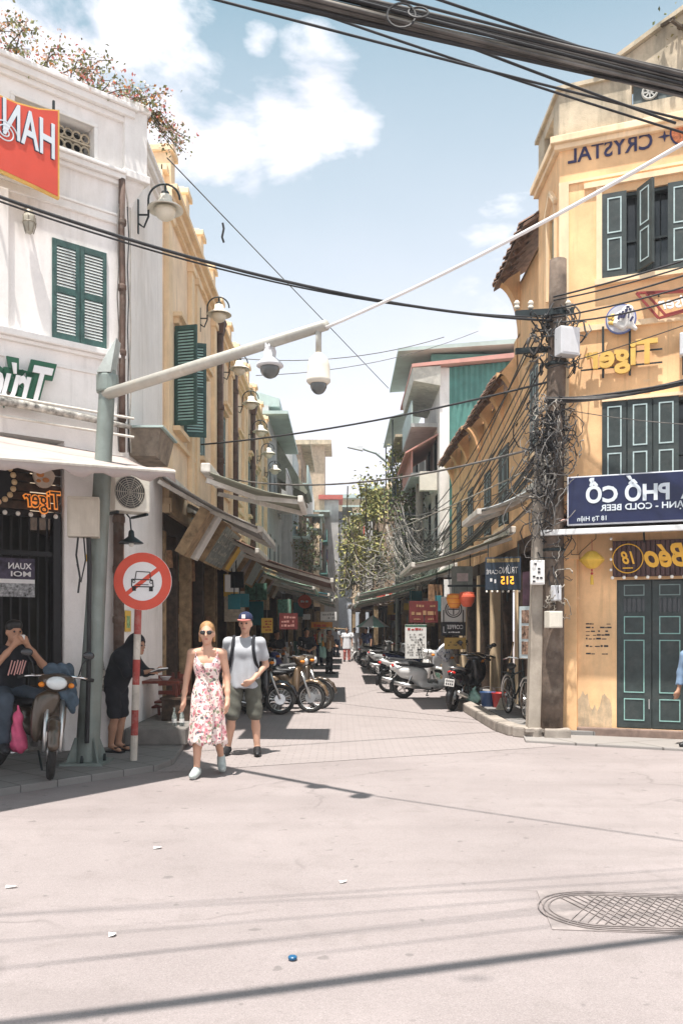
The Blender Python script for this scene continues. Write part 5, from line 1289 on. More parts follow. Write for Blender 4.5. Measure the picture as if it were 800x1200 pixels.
r1, t1 = row_house('tall ochre house with overhanging tiled eave behind the utility pole', 3.45, 14.1, 2.6, False, 3.3, 8.3, OC, OTR, [(.7,1.5,4.7,6.3,'panel')], parapet=.0, cor=False, pil=[], posts=[], columns=[.2,1.3,2.4], colm='dark_wood', shut='door_green')
tile_eave(r1, t1, -.05, 2.7, 8.62, .46, corbels=(2.40,))
r2, t2 = row_house('low ochre house with green shuttered windows and ragged tiled eave', 3.46, 16.75, 4.5, False, 3.2, 6.6, OC, OTR, [(.9,2.0,3.75,5.45,'panel'),(3.0,3.9,3.75,5.3,'panel')], parapet=.0, cor=False, pil=[], posts=[], columns=[.15,1.6,3.0,4.4], colm='ochre_trim', shut='door_green', hood=None)
tile_eave(r2, t2, .1, 4.4, 6.95, .42, drop=.45, corbels=(0.0,1.5,2.9,4.2))
b = t2.mb(); b.add([t2.p(0,.02,6.6),t2.p(0,-3,6.6),t2.p(0,-3,9.3),t2.p(0,-1.2,8.5),t2.p(0,.02,7.3),t2.p(.28,.02,6.6),t2.p(.28,-3,6.6),t2.p(.28,-3,9.3),t2.p(.28,-1.2,8.5),t2.p(.28,.02,7.3)], [(0,1,2,3,4),(9,8,7,6,5),(0,5,6,1),(1,6,7,2),(2,7,8,3),(3,8,9,4),(4,9,5,0)]); b.build('party_wall', OC, r2)
r3, t3 = row_house('second low ochre house with ragged tiled eave further along', 3.44, 21.4, 5.2, False, 3.2, 6.7, OC, OTR, [(.9,1.8,3.75,5.3,'panel'),(3.1,4.0,3.75,5.3,'panel')], parapet=.0, cor=False, pil=[], posts=[], columns=[.15,1.8,3.4,5.0], colm='ochre_trim', shut='door_green', hood=None)
tile_eave(r3, t3, .1, 5.0, 7.0, .44, drop=.45, corbels=(0.0,1.7,3.3,4.8))
b = t3.mb(); b.add([t3.p(0,.02,6.6),t3.p(0,-3,6.6),t3.p(0,-3,9.0),t3.p(0,-1.2,8.2),t3.p(0,.02,7.2),t3.p(.28,.02,6.6),t3.p(.28,-3,6.6),t3.p(.28,-3,9.0),t3.p(.28,-1.2,8.2),t3.p(.28,.02,7.2)], [(0,1,2,3,4),(9,8,7,6,5),(0,5,6,1),(1,6,7,2),(2,7,8,3),(3,8,9,4),(4,9,5,0)]); b.build('party_wall', OC, r3)
# tall house with green corrugated gable
r4, t4 = row_house('tall narrow house with green corrugated side wall and tin roofs', 3.10, 27.0, 5.0, False, 3.2, 9.85, M['white_plaster'], M['white_trim'], [(.6,1.6,4.2,6.0,'glass'),(2.6,3.8,4.2,6.0,'glass'),(.7,2.0,6.25,7.95,'glass'),(2.9,4.0,6.25,7.95,'glass')], parapet=0, cor=False, pil=[], posts=[], columns=[.15,2.5,4.8], colm='worn_wood', hood=None, shut='iron')
b = MB(); n = 60; vs = []
for i in range(n+1):
    x = .30+i*.085; y = -.03-.022*math.cos(i*PI); vs += [(x,y,3.4),(x,y,9.80+x*.10)]
b.add(vs, [(2*i,2*i+2,2*i+3,2*i+1) for i in range(n)]); b.build('corrugated_wall', M['tin_green'], r4)
MB().box(0,.30,-.05,.02,3.4,9.8).build('corner_pier', M['white_plaster'], r4)
MB().hexa([(-.9,-.35,9.75),(6,-.35,10.4),(6,5,10.4),(-.9,5,9.75),(-.9,-.35,9.85),(6,-.35,10.6),(6,5,10.6),(-.9,5,9.85)]).build('lower_roof', M['tin_pink'], r4)
MB().hexa([(-.85,-.25,9.35),(0,-.25,9.2),(0,4,9.2),(-.85,4,9.35),(-.88,-.3,9.75),(0,-.3,9.8),(0,4,9.8),(-.88,4,9.75)]).build('roof_fascia', mat('fascia_pale', (.58,.56,.50), .8, dirt=.4), r4)
MB().box(-.2,5.5,.6,4.8,9.9,10.45).build('penthouse', M['tin_green'], r4)
MB().hexa([(-1.3,.2,10.42),(6,.2,10.9),(6,5,10.9),(-1.3,5,10.42),(-1.3,.2,10.52),(6,.2,11.1),(6,5,11.1),(-1.3,5,10.52)]).build('upper_roof', M['tin_pale'], r4)
for k,(z,col) in enumerate(((6.5,'tin_pink'),(8.10,'tin_pale'))):
    MB().box(-.85,0,.6,4.6,z,z+.12).build('balcony', M['grey_plaster'], r4); MB().box(-.85,-.80,.6,4.6,z+.12,z+.85).build('balcony_panel', M[col], r4)
MB().hexa([(-1.05,.4,7.20),(0,.4,7.80),(0,4.5,7.80),(-1.05,4.5,7.20),(-1.05,.4,7.25),(0,.4,7.85),(0,4.5,7.85),(-1.05,4.5,7.25)]).build('balcony_awning', M['tin_pink'], r4)
MB().box(-.60,-.05,.25,.55,6.0,6.6).build('air_conditioner', M['ac_body'], r4)
r5, t5 = row_house('grey cluttered house with tin lean-to roofs and hanging plants', 2.95, 32.3, 6, False, 3.2, 9.3, M['grey_plaster'], M['grey_plaster'], [(.6,1.6,4.4,6.0,'glass'),(2.6,3.8,4.4,6.0,'glass'),(.7,2.0,7.0,8.5,'glass'),(3.4,4.6,7.0,8.5,'glass')], parapet=0, cor=False, pil=[], posts=[], columns=[.15,3,5.8], hood=None, shut='iron')
MB().hexa([(-1.1,.2,9.55),(.2,.2,9.95),(.2,5.5,9.95),(-1.1,5.5,9.55),(-1.1,.2,9.63),(.2,.2,10.03),(.2,5.5,10.03),(-1.1,5.5,9.63)]).build('roof_sheet', M['tin_pale'], r5)
for z in (6.3,8.9): MB().box(-.9,0,.3,5.5,z,z+.1).build('balcony', M['weathered'], r5)
b = MB()
for i in range(12):
    b.bar((-.86,.35+i*.45,6.4),(-.86,.35+i*.45,7.2),.03)
b.bar((-.86,.3,7.2),(-.86,5.5,7.2),.04); b.build('balcony_rail', M['iron'], r5)
MB().bar((-1.0,.3,9.55),(-1.0,.3,6.4),.05).bar((-1.0,5.2,9.55),(-1.0,5.2,6.4),.05).build('roof_prop', M['iron'], r5)
block('plain grey house beyond the cluttered one on the cable side', 2.75, 38.6, 8, False, 8.6, M['grey_plaster'], 2, 3)
block('ochre house far down the cable side', 2.5, 47, 9, False, 9.6, M['ochre_pale'], 2, 3)
block('pale house at the far end of the cable side', 2.2, 56.2, 9, False, 9.0, M['white_plaster'], 2, 3)
# narrow stacked fronts stepping into the alley far away
rgf = random.Random(77)
for i,(x,y,L,left,zt,m_,lab) in enumerate(((-1.75,50.5,3.4,True,8.2,'brown_brick','narrow brown brick front stepping into the far alley'),(-1.5,57.5,3.6,True,9.4,'ochre_pale','narrow ochre front near the end of the lamp side'),(1.7,44.2,2.6,False,8.8,'brown_brick','narrow brick front stepping out half way down the cable side'),
        (1.25,51.5,4,False,8.4,'grey_plaster','narrow grey front with balconies far down the cable side'),(.75,58,5,False,9.8,'ochre_pale','tall ochre front near the end of the cable side'))):
    h_, q_ = block(lab, x, y, L, left, zt, M[m_], 2, 2, zg=3.0)
    for z in (5.2,7.4):
        b = q_.mb(); q_.box(b, .2, L-.2, 0, .55, z, z+.1); q_.box(b, .2, L-.2, .48, .54, z+.1, z+.85); b.build('balcony', M[['tin_pale','tin_green','grey_plaster','weathered','tin_pink'][i]], h_)
    b = q_.mb(); q_.box(b, -.1, L+.1, -.6, .7, zt-.02, zt+.1); b.build('roof_sheet', M['tin_pale'], h_)
    for k in range(3):
        b = q_.mb(); q_.box(b, .4+k*.8, .9+k*.8, .50, .56, 6.1+rgf.uniform(-.2,.2), 6.9); b.build('laundry', M[['tee_white','cloth_navy','lantern_red','shirt_blue','goods_c'][(i+k) % 5]], h_)
# right-hand awnings
awning('small ribbed pale metal awning high on the wall behind the utility pole', 3.3, 13.35, 15.0, False, 3.92, 3.45, 1.15, mat('tin_stripe', (.50,.55,.55), .6, var=.2, dirt=.4, dcol=(.3,.28,.25)), valance=0, corr=True)
awning('grey-green canvas awning above the navy hanging sign', 3.3, 16.1, 19.0, False, 3.42, 2.82, 1.95, M['canvas_olive'], valance=.06)
awning('long dark green awning above the maroon sign', 3.22, 23.6, 28.2, False, 3.3, 2.55, 2.75, M['canvas_green'])
awning('pale green awning half way down the cable side', 3.0, 29.0, 34, False, 3.1, 2.5, 2.45, M['canvas_green'])
awning('cream awning far down the cable side', 2.8, 36, 43, False, 3.2, 2.6, 2.3, M['canvas_cream'])
awning('brown awning farthest down the cable side', 2.6, 45, 52, False, 3.4, 2.8, 2.2, M['canvas_brown'])
# ------------------------------------------------------------------ utility pole and cables
PB = Vector((2.93, 12.45, .12))
up = thing('utility_pole', 'dark weathered utility pole with steel crossarm and boxes at the ochre corner', 'pole', PB)
lean = Vector((.22, 0, 6.85))
MB().tube([lean*t+Vector((.12*(1-t)+.01*math.sin(9*t),0,0)) for t in [i/10 for i in range(11)]], [.175-.05*i/10 for i in range(11)], 12).build('pole', M['wood_pole'], up, smooth=True)
b = MB(); b.bar((-.42,-.12,6.02),(.42,-.10,6.08),.07,.09); b.bar((-.38,.08,5.55),(.44,.08,5.6),.06,.08); b.build('crossarm', M['iron'], up)
for x in (-.4,-.2,.34): MB().lathe([(.03,0),(.045,.02),(.03,.05),(.045,.08),(.02,.12)], 10, TR(x,-.12,6.1)).build('insulator', M['cream_box'], up)
for z in (2.6,5.3): MB().lathe([(.155,0),(.165,.01),(.165,.04),(.155,.05)], 14, TR(*(lean*(z/6.85)+Vector((.12*(1-z/6.85),0,0))))).build('steel_band', M['iron'], up)
cp = thing('concrete_post', 'pale square concrete post leaning beside the utility pole', 'post', (2.82, 12.52, .12))
MB().hexa([(-.11,-.11,0),(.09,-.11,0),(.09,.09,0),(-.11,.09,0),(.02,-.07,4.2),(.15,-.07,4.2),(.15,.06,4.2),(.02,.06,4.2)]).build('shaft', M['concrete_pole'], cp, bevel=.015)
MB().box(-.16,.30,-.18,.2,-.02,.03).build('base', M['stone'], cp)
def boxthing(name, label, px, py, Y, w, h, d, m, rz=0.0, group=None, extra=None):
    p = W(px, py, Y); t = thing(name, label, 'meter box', p, rz, group)
    MB().box(-w/2,w/2,-d/2,d/2,-h/2,h/2).build('case', m, t, bevel=.012); MB().box(-w*.42,w*.42,-d/2-.006,-d/2,-h*.43,h*.43).build('door', m, t, bevel=.003)
    return t
boxthing('junction_box', 'grey junction box high on the utility pole', 664, 401, 12.22, .31, .40, .18, M['grey_box'], R(18))
mb_ = boxthing('meter_box', 'white meter box with dark dials on the concrete post', 629, 671, 12.3, .20, .35, .12, M['paper_white'], R(-8))
b = MB()
for (x,z) in ((-.03,.12),(.02,.05),(.02,-.0),(-.05,-.06),(.0,-.08),(.05,-.08),(-.05,-.13)): b.box(x-.018,x+.018,-.072,-.067,z-.014,z+.014)
b.build('dial', M['ink_dark'], mb_)
boxthing('meter_box', 'cream meter box low on the utility pole', 648, 726, 12.15, .21, .24, .16, M['cream_box'], R(15))
boxthing('meter_box', 'small grey box between the two meter boxes', 651, 695, 12.25, .12, .22, .10, M['grey_box'], R(20))
pb = thing('price_board', 'pale board of drink pictures fixed behind the concrete post', 'poster', W(621, 741, 13.0), R(-62))
MB().box(-.26,.26,0,.02,-.40,.40).build('sheet', mat('board_pale', (.52,.60,.62), .6), pb)
for i in range(2):
    for j in range(3): MB().box(-.20+i*.22,-.03+i*.22,-.006,0,-.34+j*.24,-.14+j*.24).build('picture', mat('drink_pic', (.34,.22,.16), .6, var=.6, scale=18), pb)
pb2 = thing('poster', 'dark maroon poster above the board of drink pictures', 'poster', W(624, 690, 13.0), R(-62))
MB().box(-.24,.22,0,.02,-.25,.27).build('sheet', mat('poster_dark', (.06,.03,.045), .6, var=.4), pb2)
# --- cables
def cable(name, label, pts, r, m, group=None, n=6):
    p0 = Vector(pts[0]); b = MB(TR(*(-p0))).tube(pts, r, n); o = b.build(name, m, None, smooth=True); o.location = p0
    return tag(o, label, 'cable', group)
def multi(pts, k, spread, r, m, name='cable_bundle', label='', seed=1, twist=.6, group=None):
    t = thing(name, label, 'cable', pts[0], 0, group); rg_ = random.Random(seed); p0 = Vector(pts[0])
    for i in range(k):
        a0 = rg_.uniform(0, 2*PI); rr = spread*math.sqrt(rg_.random()); f1 = rg_.uniform(.5,2.2); q = []
        for j, p in enumerate(pts):
            tt = j/(len(pts)-1); a = a0+twist*f1*tt*3; e = rr*(1+.25*math.sin(5*tt*f1+a0))
            d = (Vector(pts[min(j+1,len(pts)-1)])-Vector(pts[max(j-1,0)])).normalized(); x = d.cross(Vector((0,0,1))).normalized(); y = d.cross(x)
            q.append(Vector(p)-p0+x*e*math.cos(a)+y*e*math.sin(a))
        MB().tube(q, r*rg_.uniform(.7,1.3), 6).build('strand', m[i % len(m)] if isinstance(m, list) else m, t, smooth=True)
    return t
PT = PB+lean*.88+Vector((.015,0,0)); 
cable('overhead_cable', 'thick dark twin cable crossing the street from the white house to the utility pole', sag(W(-260,130,8.2), W(652,376,12.4), .42, 26), .019, M['cable'])
cable('overhead_cable', 'thin lower strand of the twin cable from the white house', sag(W(-260,134,8.2), W(652,372,12.4), .47, 26), .010, M['cable'])
cable('white_conduit', 'thick white cable rising from the camera arm to the upper corner', sag(TIP+Vector((0,0,-.02)), W(1050,15,4.6), .10, 20), .0135, M['conduit_white'], n=8)
# big grey bundle overhead, top of picture, nearly straight above the crossing
def through(a, c, t0, t1, d=.06, n=26):
    A = W(*a); B = W(*c); return sag(A.lerp(B, t0), A.lerp(B, t1), d, n)
multi(through((440,8,3.12),(800,92,3.52),-2.6,2.6,.04), 34, .041, .0050, [M['cable_grey'],M['cable'],M['cable_grey'],M['cable_pale'],M['cable_grey'],M['cable']], label='thick grey bundle of cables across the top of the picture', seed=3)
tops = [((520,0,3.7),(800,75,4.05),'upper dark cable above the grey bundle'),((560,2,3.8),(800,84,4.15),'second dark cable just above the grey bundle'),((300,0,4.0),(660,98,4.3),'dark cable running below the grey bundle'),((360,0,3.8),(700,82,4.15),'second dark cable below the grey bundle'),
        ((420,20,4.2),(640,98,4.45),'third dark cable below the grey bundle')]
for i,(a,c,lab) in enumerate(tops): cable('overhead_cable', lab, through(a, c, -2.8, 2.8 if i < 2 else 1.9, .05), .0062, M['cable'], 'dark cables over the crossing')
cable('overhead_cable', 'dark cable twisting across the grey bundle', through((500,30,3.5),(640,85,3.68),-2,2.2,.02), .006, M['cable'], 'dark cables over the crossing')
lw_ = thing('cable_loop', 'loose loop of thin wire hanging from the grey bundle', 'cable', W(470,8,3.0))
MB().torus((0,0,-.03), .05, .004, Matrix.Rotation(R(80),4,'X') @ RZ(.4), 18, 5).torus((.06,0,-.02), .035, .004, Matrix.Rotation(R(60),4,'X'), 18, 5).build('wire', M['cable'], lw_)
# thin wires across the alley
cable('thin_wire', 'thin wire from the white house lamp down across the alley', sag(W(196,185,12.0), W(455,455,24), .0, 10), .009, M['cable_grey'])
cable('thin_wire', 'thin wire crossing high behind the cameras', sag(W(280,420,20), W(520,395,22), .25, 12), .010, M['cable_grey'])
cable('thin_wire', 'faint wire from the terrace to the green gable', sag(W(300,440,22), W(560,388,27), .3, 12), .010, M['cable_grey'])
hg = thing('hanging_scrap', 'scrap of cord dangling from the thin wire', 'cord', W(261,268,15)); MB().tube([(0,0,.1),(.02,0,0),(-.01,0,-.15),(.02,0,-.24)], .02, 5).build('cord', M['cable'], hg)
cable('overhead_cable', 'dark cable crossing the alley to the utility pole above the awnings', sag(W(236,521,16), W(640,448,12.4), .12, 16), .016, M['cable'])
cable('overhead_cable', 'lower dark cable crossing the alley to the utility pole', sag(W(262,560,20), W(645,520,12.4), .35, 16), .018, M['cable_grey'])
cable('overhead_cable', 'pale cable from the utility pole sloping into the alley', sag(W(398,640,42), W(650,535,12.5), .2, 16), .013, M['cable_pale'])
# lines running down the right-hand side, pole to pole
P2 = Vector((2.55, 28.5, 0)); rg2 = random.Random(11)
for i in range(17):
    z0 = rg2.uniform(3.9,6.1) if i > 5 else 5.2+i*.16; a = PB+lean*((z0-.12)/6.85)+Vector((rg2.uniform(-.3,.12),rg2.uniform(-.1,.1),.0))
    c_ = P2+Vector((rg2.uniform(-.3,.3),0,rg2.uniform(3.5,5.4)))
    cable('overhead_cable', 'dark cable strung along the cable side from the utility pole to the next pole', sag(a, c_, rg2.uniform(.1,.7), 16), rg2.uniform(.007,.014), rg2.choice([M['cable_grey'],M['cable'],M['cable_grey']]), 'cables from pole to pole along the cable side')
multi(sag(PB+Vector((.05,.1,4.1)), P2+Vector((-.2,0,4.0)), .75, 18), 9, .09, .011, [M['cable_grey'],M['cable'],M['cable']], label='sagging dark bundle of cables along the cable side shopfronts', seed=9)
multi(sag(PB+Vector((.05,.1,3.55)), Vector((2.9,20,3.75)), .3, 12), 5, .05, .012, [M['cable_grey'],M['cable_pale']], label='short grey bundle from the utility pole to the low ochre house', seed=4)
for i in range(26):  # beyond the second pole
    a = P2+Vector((rg2.uniform(-.5,.5),rg2.uniform(-.6,.6),rg2.uniform(2.9,5.6))); c_ = Vector((rg2.uniform(.3,2.8), rg2.uniform(33,52), rg2.uniform(2.8,5.2)))
    cable('overhead_cable', 'grey cable fanning out beyond the second pole', sag(a, c_, rg2.uniform(.1,1.0), 12, .05), rg2.uniform(.010,.018), rg2.choice([M['cable_grey'],M['cable_pale'],M['cable_pale']]), 'cables beyond the second pole')
# cables leaving to the right along the ochre facade
for i,(y0,y1,r,s_) in enumerate(((348,296,.013,.03),(352,303,.011,.05),(362,312,.013,.06),(372,328,.012,.05),(378,335,.012,.12))):
    cable('overhead_cable', ['topmost','second','third','fourth','fifth'][i]+' dark cable from the pole top across the ochre facade', sag(W(648,y0,12.3), W(860,y1-10,10.9), s_, 12), r, M['cable'], 'dark cables across the ochre facade')
multi(sag(W(640,468,12.3), W(900,415,10.7), .16, 14), 9, .035, .013, [M['cable'],M['cable'],M['cable_grey']], label='heavy black bundle sagging across the ochre facade below the gold letters', seed=5)
cable('thin_wire', 'thin wire slanting across the gold letters', sag(W(640,432,12.3), W(860,360,10.9), .03, 8), .007, M['cable'])
cable('thin_wire', 'thin wire under the gold letters', sag(W(650,478,12.3), W(860,500,10.9), .05, 8), .006, M['cable_grey'])
# tangles
def tangle(label, c, ext, n, seed, mats, r=.011, name='cable_tangle', rad=(.08,.30)):
    rg_ = random.Random(seed); t = thing(name, label, 'cable tangle', c)
    bs_ = [MB() for _ in mats]
    for i in range(n):
        o = Vector((rg_.gauss(0,ext[0]), rg_.gauss(0,ext[1]), rg_.uniform(-ext[2],ext[2]))); rr = rg_.uniform(*rad); ax = Vector((rg_.gauss(0,1),rg_.gauss(0,1),rg_.gauss(0,.5))).normalized()
        x = ax.orthogonal().normalized(); y = ax.cross(x); a0 = rg_.uniform(0,6); sp = rg_.uniform(2.0,6.0); pts = []
        for k in range(13):
            a = a0+sp*k/12; pts.append(o+x*rr*math.cos(a)+y*rr*.75*math.sin(a)+Vector((rg_.gauss(0,.012),rg_.gauss(0,.012),rg_.gauss(0,.012)))-Vector((0,0,.10*math.sin(k/12*PI))))
        bs_[i % len(mats)].tube(pts, r*rg_.uniform(.6,1.4), 5)
    for b_, m_ in zip(bs_, mats):
        o = b_.build('loops', m_, t, smooth=True); o['kind'] = 'stuff'
    return t
tangle('dense tangle of loose wire loops around the utility pole', PB+lean*.60+Vector((-.06,-.1,0)), (.13,.10,.70), 240, 21, [M['cable_grey'],M['cable'],M['cable_pale'],M['cable']], r=.0075, rad=(.04,.20))
tangle('slack wire ends hanging down the utility pole', PB+lean*.52+Vector((-.05,-.12,0)), (.16,.06,.9), 60, 25, [M['cable_grey'],M['cable']], r=.007, rad=(.15,.38))
tangle('small nest of wires at the top of the utility pole', PB+lean*.84+Vector((-.02,-.08,0)), (.16,.08,.4), 50, 22, [M['cable_grey'],M['cable']], rad=(.06,.2))
tangle('thin wires looping round the lower meter boxes', PB+Vector((.16,-.15,2.3)), (.06,.05,.55), 26, 23, [M['cable'],M['cable_pale']], r=.007, rad=(.05,.18))
up2 = thing('utility_pole', 'second utility pole buried in wires half way down the alley', 'pole', P2)
MB().tube([(0,0,0),(.05,0,6.4)], [.16,.12], 10).build('pole', M['concrete_pole'], up2, smooth=True); MB().bar((-.6,0,5.4),(.5,0,5.4),.08).bar((-.5,0,4.5),(.5,0,4.5),.08).build('crossarm', M['iron'], up2)
tangle('huge pale tangle of wire coils around the second utility pole', P2+Vector((-.15,-.2,4.3)), (.38,.4,.85), 95, 31, [M['cable_pale'],M['cable_grey'],M['cable'],M['cable_grey']], r=.012, rad=(.10,.42))
tangle('messy nest of wires beyond the second utility pole', Vector((1.9,36,4.1)), (.5,2.0,.8), 60, 33, [M['cable_pale'],M['cable_grey'],M['cable']], r=.013, rad=(.15,.6))
tangle('thin hanging wires far down the alley', Vector((.7,46,4.2)), (.7,3,.7), 36, 34, [M['cable_grey'],M['cable_pale']], r=.014, rad=(.3,1.0))
# pair of grey conduits dropping beside the second pole
for k in range(3):
    cable('drooping_conduit', ['left','middle','right'][k]+' pale conduit drooping from the second utility pole', [P2+Vector((-.55+.2*k,-.5,5.6)), P2+Vector((-.45+.28*k,-.6,4.9)), P2+Vector((-.2+.35*k,-.7,4.1)), P2+Vector((.35+.4*k,-.8,3.6))], .016, M['cable_grey'], 'conduits drooping from the second pole')
rg5 = random.Random(8)
for i in range(13):
    a = P2+Vector((-.9+rg5.uniform(-.2,.5),rg5.uniform(-.8,1.5),rg5.uniform(4.6,5.9))); c_ = Vector((3.0,rg5.uniform(23,27),rg5.uniform(3.7,4.8)))
    cable('slack_cable', 'pale slack cable hanging in a deep loop at the second pole', sag(a, c_, rg5.uniform(.7,1.6), 18, .02), rg5.uniform(.008,.016), rg5.choice([M['cable_pale'],M['cable_grey'],M['cable_grey']]), 'slack loops at the second pole')
# curved street lamp on the right
sl_ = thing('street_lamp', 'tall street lamp with curved arm beyond the green gable', 'street lamp', (2.35, 36, 0))
MB().tube([(0,0,0),(0,0,7.0),(-.05,0,7.8),(-.35,0,8.5),(-.9,0,8.95),(-1.5,0,9.15)], [.09,.08,.06,.05,.045,.04], 10).build('pole', M['steel_pole'], sl_, smooth=True)
MB().hexa([(-2.1,-.12,9.2),(-1.45,-.12,9.05),(-1.45,.12,9.05),(-2.1,.12,9.2),(-2.05,-.1,9.32),(-1.45,-.1,9.25),(-1.45,.1,9.25),(-2.05,.1,9.32)]).build('head', M['grey_box'], sl_)
# ------------------------------------------------------------------ motorbikes
def wheel_parts(t, x, R_, r, m_rim, name, spokes=True, steer=0.0, disc=False):
    T = TR(x,0,R_+r) @ RZ(steer) @ Matrix.Rotation(R(90),4,'X')
    w = MB().torus((0,0,0), R_, r, T, 28, 8).build(name, M['rubber'], t, smooth=True)
    b = MB().torus((0,0,0), R_-r*.75, .014, T, 28, 6); b.lathe([(.035,-.05),(.04,-.03),(.04,.03),(.035,.05)], 12, T)
    n = 18 if spokes else 5
    for i in range(n):
        a = 2*PI*i/n; q = a+(.35 if i % 2 else -.35)*(1 if spokes else 0)
        b.bar(T @ Vector((.03*math.cos(q),.03*math.sin(q),.02*(1 if i%2 else -1))), T @ Vector(((R_-r*.7)*math.cos(a),(R_-r*.7)*math.sin(a),0)), .006 if spokes else .03)
    b.build('rim', m_rim, w)
    if disc: MB().lathe([(.10,-.003),(.10,.003)], 20, T @ TR(0,0,.045)).build('brake_disc', M['steel'], w)
    return w
def motorbike(name, label, paint, cat='motorbike', scooter=False, rim='steel', seatm='black', group=None, mirrors=True):
    t = thing(name, label, cat, (0,0,0), 0, group); P = M[paint]; s_ = scooter
    Rw, rw = (.20,.052) if s_ else (.245,.040)
    fx, rx = (.62,-.60)
    wheel_parts(t, fx, Rw, rw, M[rim], 'front_wheel', not s_, 0, True); wheel_parts(t, rx, Rw, rw*1.1, M[rim], 'rear_wheel', not s_)
    ah = Rw+rw
    if s_:
        pr = [('e',(.40,0,.66),(.10,.22,.30)),('c',(.40,0,.92),.13,(.46,0,.70),.17),('c',(.34,0,.34),.10,(.05,0,.30),.11),('c',(.05,.10,.29),.07,(-.20,.10,.33),.08),('c',(.05,-.10,.29),.07,(-.20,-.10,.33),.08),
              ('c',(-.22,0,.55),.17,(-.60,0,.62),.155),('c',(-.55,0,.64),.14,(-.86,0,.72),.07),('c',(-.20,0,.40),.14,(-.35,0,.56),.16)]
        body = sdf_mesh('body', pr, P, .022, .07, wrinkle=None)
        seat = sdf_mesh('seat', [('e',(-.15,0,.76),(.26,.14,.06)),('e',(-.50,0,.80),(.30,.13,.06))], M[seatm], .02, .05)
    else:
        pr = [('c',(.40,0,.82),.085,(.26,0,.46),.10),('e',(.36,.13,.60),(.07,.07,.25)),('e',(.36,-.13,.60),(.07,.07,.25)),('e',(.37,0,.74),(.07,.17,.16)),('c',(.24,0,.46),.085,(-.10,0,.52),.085),
              ('c',(-.08,0,.62),.105,(-.45,0,.70),.10),('c',(-.45,0,.70),.10,(-.84,0,.80),.05),('c',(-.20,.0,.52),.09,(-.35,0,.62),.10)]
        body = sdf_mesh('body', pr, P, .02, .06)
        seat = sdf_mesh('seat', [('e',(-.08,0,.755),(.24,.12,.055)),('c',(-.25,0,.77),.085,(-.62,0,.82),.075)], M[seatm], .02, .05)
    link('body', body, t); link('seat', seat, t)
    fn = sdf_mesh('front_fender', [('c',(fx+ (Rw+rw+.015)*math.cos(R(a)), 0, ah+(Rw+rw+.015)*math.sin(R(a))), .06, (fx+(Rw+rw+.015)*math.cos(R(a+25)), 0, ah+(Rw+rw+.015)*math.sin(R(a+25))), .06) for a in (15,40,65,90,115,140)]+[('s',(fx,-.3,ah),Rw+rw+.008,(fx,.3,ah),Rw+rw+.008)], P, .016, .03)
    link('front_fender', fn, t)
    rf = sdf_mesh('rear_fender', [('c',(rx+(Rw+rw+.02)*math.cos(R(a)), 0, ah+(Rw+rw+.02)*math.sin(R(a))), .055, (rx+(Rw+rw+.02)*math.cos(R(a+25)), 0, ah+(Rw+rw+.02)*math.sin(R(a+25))), .055) for a in (70,95,120,145,165)]+[('s',(rx,-.3,ah),Rw+rw+.01,(rx,.3,ah),Rw+rw+.01)], M['black'], .018, .03)
    link('rear_fender', rf, t)
    for y in (-.075,.075): MB().tube([(.43,y,.80),(.52,y,.55),(fx,y,ah)], [.028,.026,.022], 8).build('fork', M['steel'], t, smooth=True)
    # head cowl, lamp, bars
    hc = sdf_mesh('head_cowl', [('e',(.42,0,.98),(.13,.15,.10)),('e',(.36,0,1.02),(.10,.19,.05))], P, .02, .04); link('head_cowl', hc, t)
    MB().sphere((.515,0,.975), (.045,.105,.07), 12, 8).build('headlight', M['headlight'], t, smooth=True)
    for y in (-.145,.145): MB().sphere((.47,y,.955), (.05,.035,.03), 8, 6).build('turn_signal', M['lens_orange'], t, smooth=True)
    MB().tube([(.25,.36,1.02),(.30,.26,1.04),(.36,.10,1.05),(.36,-.10,1.05),(.30,-.26,1.04),(.25,-.36,1.02)], .013, 8).build('handlebar', M['chrome'], t, smooth=True)
    for y in (1,-1):
        MB().tube([(.245,y*.38,1.018),(.285,y*.26,1.035)], .02, 8).build('grip', M['rubber'], t, smooth=True)
        MB().tube([(.30,y*.25,1.06),(.43,y*.20,1.045)], .006, 5).build('brake_lever', M['steel'], t)
        if mirrors:
            mr = MB().tube([(.30,y*.22,1.05),(.30,y*.25,1.18),(.28,y*.30,1.25)], .007, 6).build('mirror_stalk', M['black'], t)
            MB().sphere((.28,y*.31,1.28), (.015,.065,.045), 10, 6).build('mirror', M['black_gloss'], mr, smooth=True)
    # engine, exhaust, stand
    MB().box(-.18,.18,-.10,.10,.26,.42).lathe([(.07,-.13),(.09,-.1),(.09,.1),(.07,.13)], 14, TR(-.02,0,.33) @ Matrix.Rotation(R(90),4,'X')).box(.1,.30,-.05,.05,.30,.40).build('engine', M['engine'], t, bevel=.01)
    MB().tube([(.18,-.10,.28),(.0,-.14,.22),(-.20,-.16,.26),(-.35,-.17,.29),(-.85,-.18,.40)], [.018,.018,.022,.05,.048], 10).build('exhaust', M['steel'], t, smooth=True)
    MB().tube([(-.40,.14,.62),(rx,.13,ah)], .028, 8).tube([(-.40,-.14,.62),(rx,-.13,ah)], .028, 8).build('shock_absorber', M['chrome'], t, smooth=True)
    MB().bar((-.15,.12,.28),(rx,.11,ah),.05,.04).bar((-.15,-.12,.28),(rx,-.11,ah),.05,.04).build('swing_arm', M['black'], t)
    MB().tube([(.05,.12,.26),(-.02,.24,.01)], .012, 6).tube([(-.02,.24,.012),(.04,.27,.012)], .014, 6).build('side_stand', M['iron'], t)
    MB().bar((.02,-.24,.27),(.02,.24,.27),.03).build('footpeg', M['rubber'], t)
